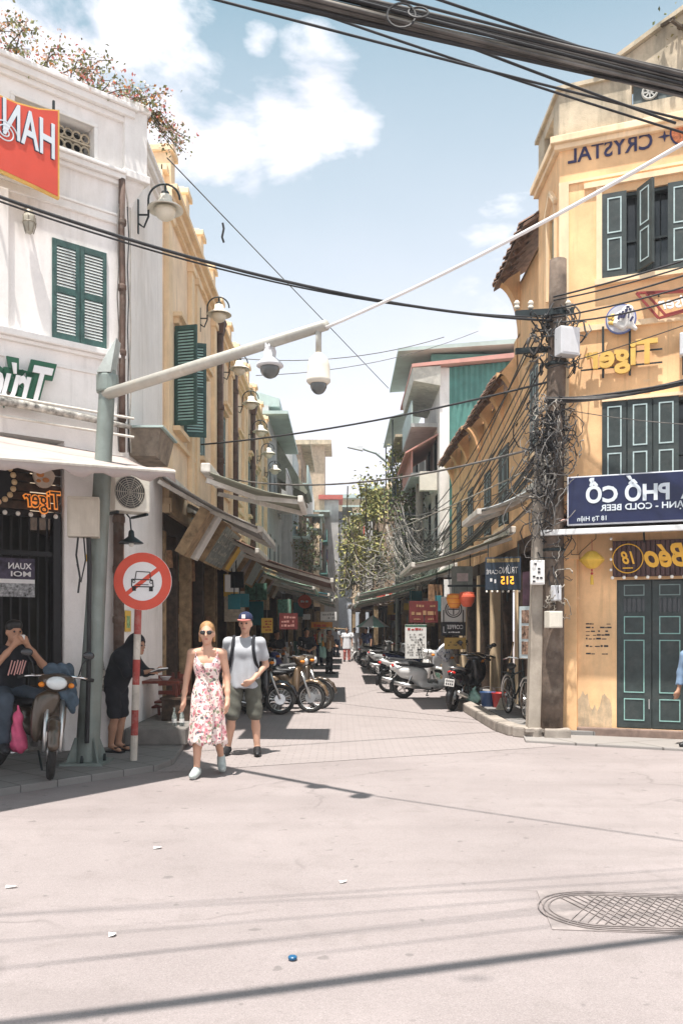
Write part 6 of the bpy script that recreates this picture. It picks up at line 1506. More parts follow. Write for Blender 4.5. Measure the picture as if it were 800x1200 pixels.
    MB().tube([(-.50,.13,.80),(-.80,.11,.85),(-.90,.0,.86),(-.80,-.11,.85),(-.50,-.13,.80)], .013, 8).build('grab_rail', M['steel'], t, smooth=True)
    MB().sphere((-.86,0,.76), (.04,.09,.04), 10, 6).build('tail_light', M['lens_red'], t, smooth=True)
    pl_ = MB().box(-.915,-.905,-.095,.095,.50,.64).build('number_plate', M['paper_white'], t)
    b = MB()
    for r_ in range(2):
        for i in range(4): b.box(-.918,-.9155,-.075+i*.04,-.05+i*.04,.52+r_*.06,.56+r_*.06)
    b.build('plate_marks', M['ink_dark'], pl_)
    MB().bar((-.80,0,.72),(-.90,0,.56),.06,.03).build('plate_bracket', M['black'], t)
    return t
ub = motorbike('motorbike', 'x', 'paint_gold')
sc_ = motorbike('scooter', 'x', 'paint_white', scooter=True, rim='steel')
bikes = []
def put(proto, x, y, rz, lab, group, paint=None, z=0, lean=0.0, first=False, seat=None):
    o = proto if first else dup(proto); place(o, (x, y, z), R(rz), lab, group); o.rotation_euler = (R(lean), 0, R(rz))
    if paint: recolor(o, ('body','front_fender','head_cowl'), M[paint])
    return o
GL, GR_ = 'motorbikes parked under the lamp-side awnings', 'motorbikes parked on the cable side'
put(ub, -1.20, 16.25, -8, 'gold and black motorbike parked nose-out beside the man in the cap', GL, 'paint_gold', lean=-7, first=True)
put(ub, -1.05, 16.95, -4, 'dark tan motorbike just behind the gold one, nose-out', GL, 'paint_brown', lean=-7)
put(ub, -1.75, 15.7, 8, 'black motorbike half hidden behind the man in the cap', GL, 'paint_black', lean=-7)
put(ub, -1.55, 18.0, 172, 'black motorbike parked tail-out behind the dark tan one', GL, 'paint_black', lean=6)
put(sc_, -1.9, 19.2, 10, 'dark blue scooter deeper under the lamp-side awnings', GL, 'paint_blue', lean=-6)
put(ub, -1.9, 21.0, 5, 'brown motorbike deepest under the lamp-side awnings', GL, 'paint_brown', lean=-6)
white_sc = put(sc_, 2.0, 19.5, 6, 'white scooter with a cloth cover over its handlebar', GR_, 'paint_white', lean=7, first=True)
put(ub, 1.75, 21.3, 14, 'white and blue motorbike just behind the white scooter', GR_, 'paint_white', lean=7)
put(sc_, 2.42, 17.1, 62, 'black scooter seen from behind with a white number plate', GR_, 'paint_black', lean=7)
put(sc_, 1.75, 29.5, 12, 'silver scooter further down the cable side', GR_, 'paint_silver', lean=7)
put(ub, 2.05, 27.0, 25, 'dark blue motorbike between the silver and white scooters', GR_, 'paint_blue', lean=7)
put(sc_, 2.78, 18.3, 78, 'black scooter squeezed behind the white one near the lanterns', GR_, 'paint_black', lean=7)
put(ub, 1.5, 34.5, 20, 'small grey motorbike far down the cable side', GR_, 'paint_silver', lean=7)
put(sc_, 1.35, 38.5, 160, 'white scooter farthest down the alley', GR_, 'paint_white', lean=7)
# floral cover bag over the white scooter's bars
def f_floralcover(t, b, p):
    v = N(t, 'ShaderNodeTexVoronoi'); v.inputs['Scale'].default_value = 17; t.links.new(p, v.inputs['Vector'])
    c = mixc(t, ramp(t, v.outputs['Distance'], [(.28, 1), (.36, 0)]), (.66,.67,.70), (.05,.10,.20)); t.links.new(c, b.inputs['Base Color'])
surf('cover_print', f_floralcover)
cvb = link('scooter_cover', sdf_mesh('scooter_cover', [('e',(0,0,0),(.17,.30,.17)),('c',(.05,.18,.05),.12,(.0,.30,-.1),.07),('c',(.0,-.2,.05),.12,(-.05,-.30,-.12),.07),('c',(.05,0,.1),.14,(.12,0,-.22),.09)], M['cover_print'], .02, .06, wrinkle=lambda G: .012*np.sin(G[...,1]*38+G[...,2]*22)))
cvb.location = (2.36,19.54,1.02); cvb.rotation_euler = (0,0,R(8)); tag(cvb, 'white and blue patterned cloth bundled over the white scooter handlebar', 'cover')
# brown motorbike in the foreground with jacket and bag
fbk = put(ub, -3.36, 9.03, -36, 'brown motorbike with a denim jacket over its bars by the white shop', 'motorbike in the foreground', 'paint_brown', z=KH, lean=-5)
steer = TR(.45,0,0) @ RZ(R(-34)) @ TR(-.45,0,0)
for ch in fbk.children:
    if ch.name.split('.')[0] in ('front_wheel','front_fender','fork','head_cowl','headlight','turn_signal','handlebar','grip','brake_lever','mirror_stalk'): ch.location = steer.translation; ch.rotation_euler = (0,0,R(-34))
def local_to(o_loc, rz, v): return Vector(o_loc)+RZ(R(rz)) @ Vector(v)
jk = link('denim_jacket', sdf_mesh('denim_jacket', [('c',(.02,.10,.12),.075,(.06,.34,.12),.06),('c',(.04,.12,.10),.07,(.16,.20,-.20),.055),('c',(.05,.26,.10),.07,(.20,.32,-.24),.06),('c',(.10,.20,-.05),.06,(.24,.26,-.34),.045),('c',(.0,.36,.1),.06,(.02,.42,-.08),.045)], M['denim'], .016, .05, wrinkle=lambda G: .010*np.sin(G[...,1]*55+G[...,2]*25)+.006*np.sin(G[...,0]*70)))
jk.scale = (.85,.85,.9); jk.location = local_to((-3.36,9.03,KH), -36, (.33,0,1.0)); jk.rotation_euler = (0,0,R(-36)); tag(jk, 'crumpled denim jacket draped over the brown motorbike handlebar', 'jacket')
pk = link('plastic_bag', sdf_mesh('plastic_bag', [('c',(0,0,0),.05,(0,.01,-.28),.075),('c',(0,0,.0),.03,(0,0,.12),.012),('c',(.02,.03,-.2),.06,(.03,.0,-.3),.06)], M['cloth_pink'], .014, .04, wrinkle=lambda G: .008*np.sin(G[...,0]*80+G[...,2]*30)))
pk.location = local_to((-3.36,9.03,KH), -36, (.20,-.20,.62)); tag(pk, 'pink plastic bag hanging from the brown motorbike', 'bag')
# helmet on black bike etc.
hm = thing('helmet', 'black helmet resting on the seat of a motorbike behind the man in the cap', 'helmet', (-1.85,17.95,.92))
MB().sphere((0,0,.06), (.13,.12,.12), 14, 10).build('shell', M['black_gloss'], hm, smooth=True); MB().torus((0,0,.03), .125, .012, None, 20, 6).build('rim', M['grey_box'], hm)
# ------------------------------------------------------------------ bicycle
bc = thing('bicycle', 'old bicycle standing end-on beside the price board', 'bicycle', (2.98,14.55,.10), R(-84))
for x, nm in ((.52,'front_wheel'),(-.50,'rear_wheel')): wheel_parts(bc, x, .31, .02, M['steel'], nm)
b = MB()
for a,c in (((-.50,0,.33),(-.08,0,.30)),((-.08,0,.30),(-.20,0,.78)),((-.20,0,.78),(-.50,0,.33)),((-.08,0,.30),(.36,0,.72)),((-.18,0,.70),(.34,0,.80)),((.52,0,.33),(.36,0,.78)),((.36,0,.72),(.32,0,.98))): b.tube([a,c], .016, 8)
b.build('frame', M['iron'], bc, smooth=True)
MB().tube([(.12,.27,.98),(.28,.22,1.02),(.33,.05,1.0),(.33,-.05,1.0),(.28,-.22,1.02),(.12,-.27,.98)], .012, 8).build('handlebar', M['chrome'], bc, smooth=True)
link('saddle', sdf_mesh('saddle', [('c',(-.30,0,.84),.07,(-.08,0,.86),.025)], M['black'], .015, .03), bc)
MB().tube([(.52+.36*math.cos(R(a)),0,.33+.36*math.sin(R(a))) for a in range(20,160,14)], .02, 6).build('front_mudguard', M['steel'], bc)
MB().tube([(-.50+.36*math.cos(R(a)),0,.33+.36*math.sin(R(a))) for a in range(20,175,14)], .02, 6).build('rear_mudguard', M['steel'], bc)
MB().bar((-.72,0,.72),(-.25,0,.72),.12,.015).build('carrier', M['iron'], bc)
MB().torus((-.08,0,.30), .09, .008, Matrix.Rotation(R(90),4,'X'), 20, 6).bar((-.08,.06,.30),(.05,.09,.18),.02).bar((-.08,-.06,.30),(-.21,-.09,.42),.02).build('crank', M['steel'], bc)
# ------------------------------------------------------------------ people
V3 = lambda *a: np.array(a, float)
def hand_prims(wr, dr, side, curl=.5, r=.0095):
    """palm + five fingers from wrist wr, pointing along dr; side = thumb direction"""
    d = np.array(dr, float); d /= np.linalg.norm(d); sd = np.array(side, float); sd -= d*(sd@d); sd /= np.linalg.norm(sd); nn = np.cross(d, sd)
    pr = [('c',tuple(wr),.026,tuple(wr+d*.05),.030),('c',tuple(wr+d*.05+sd*.018),.018,tuple(wr+d*.085+sd*.022),.013),('c',tuple(wr+d*.05-sd*.018),.018,tuple(wr+d*.08-sd*.024),.013)]
    for i,(o,l) in enumerate(((.030,.068),(.010,.078),(-.010,.073),(-.028,.058))):
        k0 = wr+d*(.088-.004*abs(i-1))+sd*o; k1 = k0+(d*math.cos(curl*.6)+nn*math.sin(curl*.6))*l*.5; k2 = k1+(d*math.cos(curl*1.4)+nn*math.sin(curl*1.4))*l*.5
        pr += [('c',tuple(k0-d*.02),r*1.08,tuple(k1),r),('c',tuple(k1),r,tuple(k2),r*.85)]
    t0 = wr+d*.03+sd*.028; t1 = t0+d*.035+sd*.025+nn*.01; t2 = t1+d*.035+sd*.004+nn*.015
    return pr+[('c',tuple(t0),.014,tuple(t1),r*1.15),('c',tuple(t1),r*1.15,tuple(t2),r)]
def head_prims(c, f, s=1.0):
    """c centre of the skull, f horizontal facing direction"""
    c = np.array(c, float); f = np.array(f, float); f /= np.linalg.norm(f); rt = np.array((-f[1], f[0], 0)); up_ = np.array((0,0,1.0))
    rot = np.stack([rt, f, up_], 1)
    P = lambda a,b,c2: tuple(c+rt*a*s+f*b*s+up_*c2*s)
    return [('e',P(0,-.008,.02),(.073*s,.092*s,.098*s),rot),('e',P(0,.018,-.055),(.058*s,.068*s,.065*s),rot),('c',P(0,.055,-.100),.022*s,P(0,.060,-.102),.022*s),
            ('c',P(0,.088,.005),.010*s,P(0,.104,-.028),.015*s),('e',P(.078,-.005,-.01),(.012*s,.022*s,.032*s),rot),('e',P(-.078,-.005,-.01),(.012*s,.022*s,.032*s),rot),('c',P(-.03,.075,.026),.012*s,P(.03,.075,.026),.012*s)], rot, P
def face(t, P, s, rot, shades=False, parent=None):
    b = MB()
    for x in (-.032,.032): b.sphere(P(x,.082,.004), .0115*s, 8, 6)
    if not shades: b.build('eyes', M['ink_dark'], parent or t, smooth=True)
    MB().sphere(P(0,.080,-.063), (.024*s,.012*s,.007*s), 10, 6).build('lips', mat('lips', (.42,.13,.11), .5), parent or t, smooth=True)
def figure(name, label, loc, rz, J, skin='skin', res=.014, cat='person', fingers=True, scale=1.0, group=None, fem=False, curl=(.5,.5), facing=(0,-1,0), shoes=None, bulk=1.0):
    """J: joints (local, facing -y): head, neck, chest, pelvis, sh(L,R), el, wr, hip, kn, an, toe; thumb direction optional"""
    t = thing(name, label, cat, loc, rz, group); t.scale = (scale,)*3
    g = {k: (np.array(v, float) if not isinstance(v, list) else [np.array(q, float) for q in v]) for k, v in J.items()}
    hp, rot, P = head_prims(g['head'], facing)
    pr = list(hp); w = bulk
    pr += [('c',tuple(g['head']+V3(0,.012,-.06)),.048*w,tuple(g['neck']),.050*w),('c',tuple(g['neck']),.055*w,tuple(g['chest']),.088*w)]
    sw = np.linalg.norm(g['sh'][0]-g['sh'][1])/2
    ch = g['chest']; pe = g['pelvis']
    ax = g['sh'][1]-g['sh'][0]; ax = ax/np.linalg.norm(ax)
    pr += [('c',tuple(ch-ax*sw*.42+V3(0,0,.0)),.084*w,tuple(ch+ax*sw*.42),.084*w),('c',tuple(ch-ax*sw*.30),.080*w,tuple(pe-ax*.05),.078*w),('c',tuple(ch+ax*sw*.30),.080*w,tuple(pe+ax*.05),.078*w),('c',tuple(pe-ax*.06),.088*w,tuple(pe+ax*.06),.088*w)]
    for i in range(2):
        sh, el, wr, hi_, kn, an, to = (g[k][i] for k in ('sh','el','wr','hip','kn','an','toe'))
        pr += [('c',tuple(g['neck']*.5+ch*.5+(sh-ch)*.3),.06*w,tuple(sh),.056*w),('c',tuple(sh),.054*w,tuple(el),.040*w),('c',tuple(el),.040*w,tuple(el*.35+wr*.65),.033*w),('c',tuple(el*.35+wr*.65),.033*w,tuple(wr),.026*w)]
        kn_ = kn; pr += [('c',tuple(hi_),.080*w,tuple(kn_),.052*w),('c',tuple(kn_),.052*w,tuple(kn_*.65+an*.35+V3(0,.012,0)),.056*w),('c',tuple(kn_*.65+an*.35+V3(0,.012,0)),.056*w,tuple(an),.036*w),('c',tuple(an),.036*w,tuple(to),.030*w)]
        d = wr-el
        if fingers: pr += hand_prims(wr, g.get('hd',[d,d])[i], g.get('th',[V3(0,-1,0)]*2)[i], curl[i], .0105 if res > .011 else .0095)
        else: pr += [('c',tuple(wr),.028,tuple(wr+d/np.linalg.norm(d)*.12),.022)]
    link('body', sdf_mesh('body', pr, M[skin], res, .022), t)
    t['_'] = 0; del t['_']
    return t, g, P, rot
def garment(t, name, prims, m, res=.014, k=.05, cut=(), wr=None): return link(name, sdf_mesh(name, prims, m, res, k, cut, 2, wr), t)
tp_ = lambda a: tuple(float(x) for x in a)
def shirt(t, g, m, hem, sleeve=.55, grow=.018, res=.014, name='shirt', w=1.0, loose=0.0, neckcut=.0):
    ch, pe = g['chest'], g['pelvis']; ax = g['sh'][1]-g['sh'][0]; sw = np.linalg.norm(ax)/2; ax = ax/np.linalg.norm(ax); e = grow
    pr = [('c',tp_(ch-ax*sw*.42),.086*w+e,tp_(ch+ax*sw*.42),.086*w+e),('c',tp_(ch-ax*sw*.34),.084*w+e,tp_(pe-ax*.065+V3(0,0,hem)),.088*w+e+loose),('c',tp_(ch+ax*sw*.34),.084*w+e,tp_(pe+ax*.065+V3(0,0,hem)),.088*w+e+loose),('c',tp_(g['neck']*.7+ch*.3),.058*w+e*.5,tp_(ch),.09*w+e)]
    for i in range(2):
        sh, el, wr = g['sh'][i], g['el'][i], g['wr'][i]
        pr += [('c',tp_(g['neck']*.5+ch*.5+(sh-ch)*.3),.052*w+e*.5,tp_(sh),.046*w+e*.5)]
        if sleeve <= 1: pr += [('c',tp_(sh),.048*w+e*.5,tp_(sh+(el-sh)*sleeve),.044*w+e*.95)]
        else: pr += [('c',tp_(sh),.058*w+e,tp_(el),.045*w+e),('c',tp_(el),.045*w+e,tp_(el+(wr-el)*(sleeve-1)),.034*w+e)]
    zc = float((pe+V3(0,0,hem))[2])
    return garment(t, name, pr, m, res, .04, [((0,0,-1), -zc)] if hem is not None else (), lambda G: .0045*np.sin(G[...,0]*62+3.2*np.sin(G[...,2]*7.5+1)+G[...,2]*16)*np.clip((1.35-G[...,2])*3,.15,1))
def trousers(t, g, m, to=.55, grow=.02, res=.014, name='trousers', w=1.0, flare=.012):
    pe = g['pelvis']; ax = g['sh'][1]-g['sh'][0]; ax = ax/np.linalg.norm(ax)
    pr = [('c',tp_(pe-ax*.06),.092*w+grow,tp_(pe+ax*.06),.092*w+grow)]
    for i in range(2):
        hi_, kn, an = g['hip'][i], g['kn'][i], g['an'][i]
        if to <= 1: pr += [('c',tp_(hi_),.083*w+grow,tp_(hi_+(kn-hi_)*to),.083*w+(.055-.083)*to*w+grow+flare)]
        else: pr += [('c',tp_(hi_),.083*w+grow,tp_(kn),.057*w+grow),('c',tp_(kn),.057*w+grow,tp_(kn+(an-kn)*(to-1)),.045*w+grow)]
    return garment(t, name, pr, m, res, .03, [((0,0,1), float(pe[2]+.10))], lambda G: .005*np.sin(G[...,2]*40+G[...,0]*25))
def shoes(t, g, m, res=.014, name='shoe', sole=None):
    for i in range(2):
        an, to = g['an'][i], g['toe'][i]; d = to-an; dh = V3(d[0],d[1],0); dh /= max(np.linalg.norm(dh),1e-6); lat = V3(-dh[1],dh[0],0)
        heel = an-dh*.045+V3(0,0,-.03)
        o = garment(t, name, [('c',tp_(heel),.040,tp_(to),.042),('c',tp_(an),.046,tp_(an*.4+to*.6),.046),('c',tp_(to+dh*.02),.038,tp_(to+dh*.05),.030)], m, res, .03)
def hair_cap(t, g, P, m, prims, cut=(), res=.014, name='hair'): return garment(t, name, [(p[0],P(*p[1]),p[2],P(*p[3]),p[4]) if p[0] in 'cs' else (p[0],P(*p[1]),p[2]) for p in prims], m, res, .03, cut)

# --- woman in floral dress
J = dict(head=(0,.0,1.555), neck=(0,.02,1.40), chest=(0,.02,1.24), pelvis=(0,.03,.94), sh=[(-.165,.02,1.335),(.165,.02,1.335)], el=[(-.225,.04,1.07),(.215,.05,1.07)], wr=[(-.245,-.05,.84),(.225,-.04,.83)],
         hip=[(-.085,.03,.90),(.085,.03,.90)], kn=[(-.095,-.05,.49),(.10,.03,.48)], an=[(-.105,-.04,.075),(.125,.26,.17)], toe=[(-.125,-.17,.035),(.145,.17,.055)], th=[(0,-1,0),(0,-1,0)], hd=[(-.02,-.1,-1),(.0,-.1,-1)])
J['sh'] = [(-.165,.02,1.335),(.165,.02,1.335)]
wm, g, P, rot = figure('person', 'woman walking in a pale floral midi dress, sunglasses and grey sneakers', (W(243,0,9.3).x, 9.28, .0), R(2), J, 'skin', .0105, curl=(.7,.5), bulk=.90)
face(wm, P, 1, rot, True)
def f_dress(t, b, p):
    tcn_ = N(t, 'ShaderNodeTexCoord'); p = tcn_.outputs['Object']
    wv = N(t, 'ShaderNodeTexNoise'); wv.inputs['Scale'].default_value = 14; t.links.new(p, wv.inputs[0])
    off = N(t, 'ShaderNodeVectorMath', operation='MULTIPLY_ADD'); t.links.new(wv.outputs['Color'], off.inputs[0]); off.inputs[1].default_value = (.09,.09,.09); t.links.new(p, off.inputs[2])
    def spots(sc, rad, col, c, seed):
        v = N(t, 'ShaderNodeTexVoronoi'); v.inputs['Scale'].default_value = sc
        mp = N(t, 'ShaderNodeMapping'); mp.inputs['Location'].default_value = (seed,seed*.7,seed*1.3); t.links.new(off.outputs[0], mp.inputs[0]); t.links.new(mp.outputs[0], v.inputs['Vector'])
        return mixc(t, ramp(t, v.outputs['Distance'], [(rad, 1), (rad+.07, 0)]), c, col)
    c = (.78,.65,.59)
    c = spots(11, .36, (.68,.36,.38), c, 1.1); c = spots(15, .30, (.26,.28,.19), c, 4.3); c = spots(19, .28, (.50,.16,.19), c, 7.9); c = spots(23, .26, (.13,.12,.14), c, 2.2); c = spots(14, .28, (.78,.64,.61), c, 9.2); c = spots(26, .24, (.60,.28,.30), c, 3.7)
    t.links.new(c, b.inputs['Base Color'])
surf('floral_dress', f_dress)
b = MB(); rings = [(1.285,.135,.098,0),(1.235,.150,.122,0),(1.17,.150,.118,0),(1.09,.128,.098,0),(1.05,.126,.096,.0),(.98,.150,.118,.004),(.88,.172,.138,.006),(.74,.182,.146,.010),(.60,.188,.150,.014),(.48,.194,.156,.020),(.40,.202,.164,.026),(.365,.206,.168,.030)]
n = 64; vs = []
for j,(z,rx,ry,am) in enumerate(rings):
    for i in range(n):
        a = 2*PI*i/n; rp_ = 1+am*2.2*math.sin(9*a+.6*j*.3)+am*1.5*math.sin(5*a+1.3)
        dz = 0
        if j == 0: fr = max(0, -math.sin(a)); dz = .055*abs(math.cos(a))**1.5-.10*fr**4 + (-.03 if math.sin(a) > 0 else 0)
        if j == len(rings)-1: dz = .02*math.sin(9*a+2)-.03*max(0,math.cos(a-.4))
        leg = .04*max(0,-math.sin(a))*max(0,min(1,(1.0-z)/.5))*(1 if math.cos(a) < .2 else .2)
        vs.append((rx*rp_*math.cos(a), .022+ry*rp_*math.sin(a)-leg+(.05*max(0,(1-z))*max(0,math.sin(a))), z+dz))
b.add(vs, [(j*n+i, (j+1)*n+i, (j+1)*n+(i+1)%n, j*n+(i+1)%n) for j in range(len(rings)-1) for i in range(n)])
dr = b.build('dress', M['floral_dress'], wm, smooth=True); md = dr.modifiers.new('thickness','SOLIDIFY'); md.thickness = .006; md.offset = -1
b = MB()   # ruffle running diagonally across the front
pts = []
for i in range(22):
    tt = i/21; x = -.05+.14*math.sin(tt*2.4)*(1-tt)+.10*tt-.02; z = 1.22-.86*tt; y = -.105-.055*min(1,tt*2.2)
    pts.append((x+.03, y-.012, z))
vs = []
for i,(x,y,z) in enumerate(pts): w_ = .022+.010*math.sin(i*2.1); vs += [(x-w_,y+.012,z),(x+w_*.4,y-.02-.012*math.sin(i*2.5),z+.01)]
b.add(vs, [(2*i,2*i+1,2*i+3,2*i+2) for i in range(21)]); rfl = b.build('ruffle', M['floral_dress'], dr, smooth=True)
b = MB(); b.tube([(.118,-.058,1.29),(.116,-.03,1.352),(.112,.03,1.372),(.11,.10,1.29)], .015, 6, flat=.4); b.tube([(-.118,-.058,1.29),(-.116,-.03,1.352),(-.112,.03,1.372),(-.11,.10,1.29)], .010, 6, flat=.4); b.build('strap', M['floral_dress'], dr, smooth=True)
hair_cap(wm, g, P, M['hair_blond'], [('e',(0,-.022,.050),(.083,.092,.086)),('c',(.066,-.02,.0),.026,(.075,-.03,-.085),.018),('c',(-.066,-.02,.0),.026,(-.075,-.03,-.085),.018),('c',(0,-.075,.0),.05,(0,-.075,-.08),.035)], res=.011)
b = MB()
for x in (-.034,.034): b.sphere(P(x,.092,.008), (.030,.012,.024), 12, 8)
b.bar(P(-.072,.08,.014), P(.072,.08,.014), .008); b.bar(P(-.074,.08,.014), P(-.078,-.01,.012), .006); b.bar(P(.074,.08,.014), P(.078,-.01,.012), .006)
b.build('sunglasses', M['black_gloss'], wm, smooth=True)
shoes(wm, g, M['shoe_grey'], .012)
# --- man with cap
J = dict(head=(.02,0,1.665), neck=(.01,.02,1.50), chest=(0,.02,1.31), pelvis=(0,.03,.98), sh=[(-.205,.02,1.43),(.205,.02,1.43)], el=[(-.26,.10,1.16),(.265,.10,1.14)], wr=[(-.25,.05,.92),(.125,-.12,.96)],
         hip=[(-.10,.03,.94),(.10,.03,.94)], kn=[(-.145,-.04,.51),(.135,.02,.51)], an=[(-.215,.05,.085),(.165,.02,.085)], toe=[(-.235,-.08,.035),(.185,-.12,.035)], th=[(0,-1,0),(-.3,-1,.5)], hd=[(0,-.1,-1),(-.75,-.25,-.6)])
mn, g, P, rot = figure('person', 'man in a navy cap, grey t-shirt and olive shorts walking beside the woman', (W(286,0,10.8).x, 10.8, 0), R(-2), J, 'skin', .0105, curl=(.5,.6), facing=(-.1,-1,0))
face(mn, P, 1, rot)
shirt(mn, g, M['tee_grey'], -.13, .62, .026, .012, loose=.022)
for x,s_ in ((-.125,-1),(.125,1)): MB().tube([(x*1.0,.14,1.44),(x*1.02,.02,1.515),(x*1.0,-.085,1.44),(x*1.06,-.108,1.34),(x*1.25,-.095,1.20),(x*1.45,-.02,1.10)], .020, 8, flat=.45).build('backpack_strap', M['cloth_black'], mn, smooth=True)
link('backpack', sdf_mesh('backpack', [('e',(0,.22,1.26),(.15,.10,.22))], mat('pack_grey', (.10,.11,.105), .8), .02, .03), mn)
trousers(mn, g, M['shorts_olive'], .95, .024, .012, 'shorts', flare=.02)
shoes(mn, g, M['black'], .012)
hair_cap(mn, g, P, M['hair_brown'], [('c',(.07,-.02,.0),.018,(.072,-.03,-.03),.014),('c',(-.07,-.02,.0),.018,(-.072,-.03,-.03),.014),('c',(0,-.07,-.01),.045,(0,-.07,-.05),.03)], res=.012)
cpz = sdf_mesh('cap', [('e',P(0,-.005,.066),(.090,.104,.086),rot),('c',P(0,.0,.045),.088,P(0,.0,.06),.088)], M['cloth_navy'], .012, .02, [((0,0,-1), -float(P(0,0,.040)[2]))]); cpo = link('cap', cpz, mn)
bp = []
for i in range(13):
    a = R(-78+i*13); bp.append(P(.088*math.sin(a), .055+.125*math.cos(a)*1.0, .045-.012*math.cos(a)))
b = MB(); k = len(bp); b.add(bp+[(p[0],p[1],p[2]+.012) for p in bp], [tuple(range(k-1,-1,-1)), tuple(range(k,2*k))]+[(j,(j+1)%k,(j+1)%k+k,j+k) for j in range(k)]); b.build('brim', M['cap_pink'], cpo)
MB().cbox(P(0,.108,.09), (.045,.012,.05)).build('badge', M['sign_white'], cpo)
# --- seated man drinking, on the brown motorbike
J = dict(head=(0,-.04,1.50), neck=(0,.02,1.36), chest=(0,.05,1.18), pelvis=(0,.10,.86), sh=[(-.20,.03,1.28),(.20,.03,1.28)], el=[(-.27,-.14,1.12),(.27,-.16,1.14)], wr=[(-.07,-.20,1.36),(.075,-.20,1.36)],
         hip=[(-.10,.06,.84),(.10,.06,.84)], kn=[(-.22,-.36,.80),(.22,-.36,.80)], an=[(-.24,-.34,.34),(.24,-.34,.34)], toe=[(-.26,-.46,.30),(.26,-.46,.30)], th=[(0,0,1),(0,0,1)], hd=[(.5,-.35,.6),(-.5,-.35,.6)])
sm_, g, P, rot = figure('person', 'man in a black t-shirt sitting on the brown motorbike, hands raised to his mouth', local_to((-3.36,9.03,KH), -36, (-.20,0,.0)), R(44), J, 'skin_tan', .0125, curl=(1.2,1.2))
face(sm_, P, 1, rot); shirt(sm_, g, M['cloth_black'], -.02, .6, .02); trousers(sm_, g, mat('jeans_dark', (.05,.065,.085), .9, var=.2, bump=.3), 1.9, .018); shoes(sm_, g, M['black'])
hair_cap(sm_, g, P, M['hair_black'], [('e',(0,-.012,.055),(.088,.10,.080)),('c',(0,-.06,.0),.06,(0,-.06,-.04),.04),('c',(-.03,.05,.085),.035,(.03,.05,.085),.035)])
b = MB()
for i in range(6): b.bar((-.085+i*.03,-.088-.006*(2.5-abs(i-2.5)),1.04+.012*(i%2)),(-.045+i*.03,-.096-.006*(2.5-abs(i-2.5)),1.20-.01*(i%2)),.013,.012)
b.build('shirt_print', mat('print_pink', (.62,.33,.30), .7), sm_)
cu_ = thing('drink_cup', 'small white cup held at the seated man\'s mouth', 'cup', local_to((-3.36,9.03,KH), -36, (-.20,0,0))+RZ(R(44)) @ Vector((.0,-.24,1.40)))
MB().lathe([(.022,0),(.032,.07),(.028,.068),(.02,.01)], 12).build('cup', M['paper_white'], cu_, smooth=True)
# --- bent figure in black with leopard bag behind the post
J = dict(head=(.02,-.20,1.42), neck=(.01,-.10,1.34), chest=(0,.0,1.20), pelvis=(0,.14,.88), sh=[(-.16,-.05,1.27),(.16,-.05,1.27)], el=[(-.20,-.20,1.05),(.20,-.22,1.05)], wr=[(-.08,-.40,1.08),(.10,-.42,1.08)],
         hip=[(-.09,.12,.84),(.09,.12,.84)], kn=[(-.10,.08,.46),(.10,.10,.46)], an=[(-.10,.14,.085),(.10,.16,.085)], toe=[(-.11,.0,.03),(.11,.02,.03)])
bp_, g, P, rot = figure('person', 'stooped figure in black hooded top and shorts behind the striped post', (-2.70,10.62,KH), R(70), J, 'skin_tan', .0135, curl=(.8,.8), scale=.93)
face(bp_, P, 1, rot)
garment(bp_, 'hooded_top', [('e',(.02,-.17,1.46),(.115,.13,.135)),('c',(.01,-.12,1.40),.11,(0,-.0,1.22),.17),('c',(0,-.0,1.22),.18,(0,.15,.90),.17),('c',(-.10,.12,.95),.11,(.10,.12,.95),.11),('c',(-.16,-.03,1.27),.09,(.16,-.03,1.27),.09),('c',(-.15,-.04,1.27),.07,(-.20,-.18,1.06),.062),('c',(.15,-.04,1.27),.07,(.20,-.20,1.06),.062),('c',(-.20,-.18,1.06),.055,(-.12,-.34,1.07),.05),('c',(.20,-.20,1.06),.055,(.13,-.36,1.07),.05),('s',(.02,-.36,1.40),.08,(.02,-.24,1.41),.075)], M['cloth_black'], .015, .05)
trousers(bp_, g, M['cloth_black'], .85, .022, .015, 'shorts')
for x in (-.10,.10): MB().box(x-.05,x+.05,-.05,.22,.0,.022).box(x-.055,x+.055,.02,.05,.06,.075).build('sandal', M['black'], bp_)
def f_spots(t, b, p):
    v = N(t, 'ShaderNodeTexVoronoi'); v.inputs['Scale'].default_value = 42; t.links.new(p, v.inputs['Vector'])
    c = mixc(t, ramp(t, v.outputs['Distance'], [(.30, 1), (.40, 0)]), (.46,.42,.36), (.05,.045,.04)); t.links.new(c, b.inputs['Base Color'])
surf('spotted', f_spots)
lb = thing('shoulder_bag', 'black and white spotted bag on the stooped figure\'s hip', 'bag', Vector((-2.70,10.62,KH))+RZ(R(70)) @ Vector((-.12,.28,.88)))
link('bag', sdf_mesh('bag', [('e',(0,0,0),(.16,.10,.13)),('c',(0,0,.08),.07,(.04,-.05,.26),.03)], M['spotted'], .018, .06), lb)
MB().tube([(.02,-.02,.2),(.06,-.12,.36),(.10,-.24,.40)], .012, 6).build('strap', M['cloth_black'], lb)
bk_ = thing('notebook', 'small pale pad held by the stooped figure', 'pad', Vector((-2.70,10.62,KH))+RZ(R(70)) @ Vector((.01,-.48,1.02)), R(70))
MB().box(-.10,.10,-.08,.08,-.005,.010,Matrix.Rotation(R(-18),4,'X')).build('pages', M['paper_white'], bk_); MB().box(-.105,.105,-.085,.085,-.014,-.006,Matrix.Rotation(R(-18),4,'X')).build('cover', M['black'], bk_)
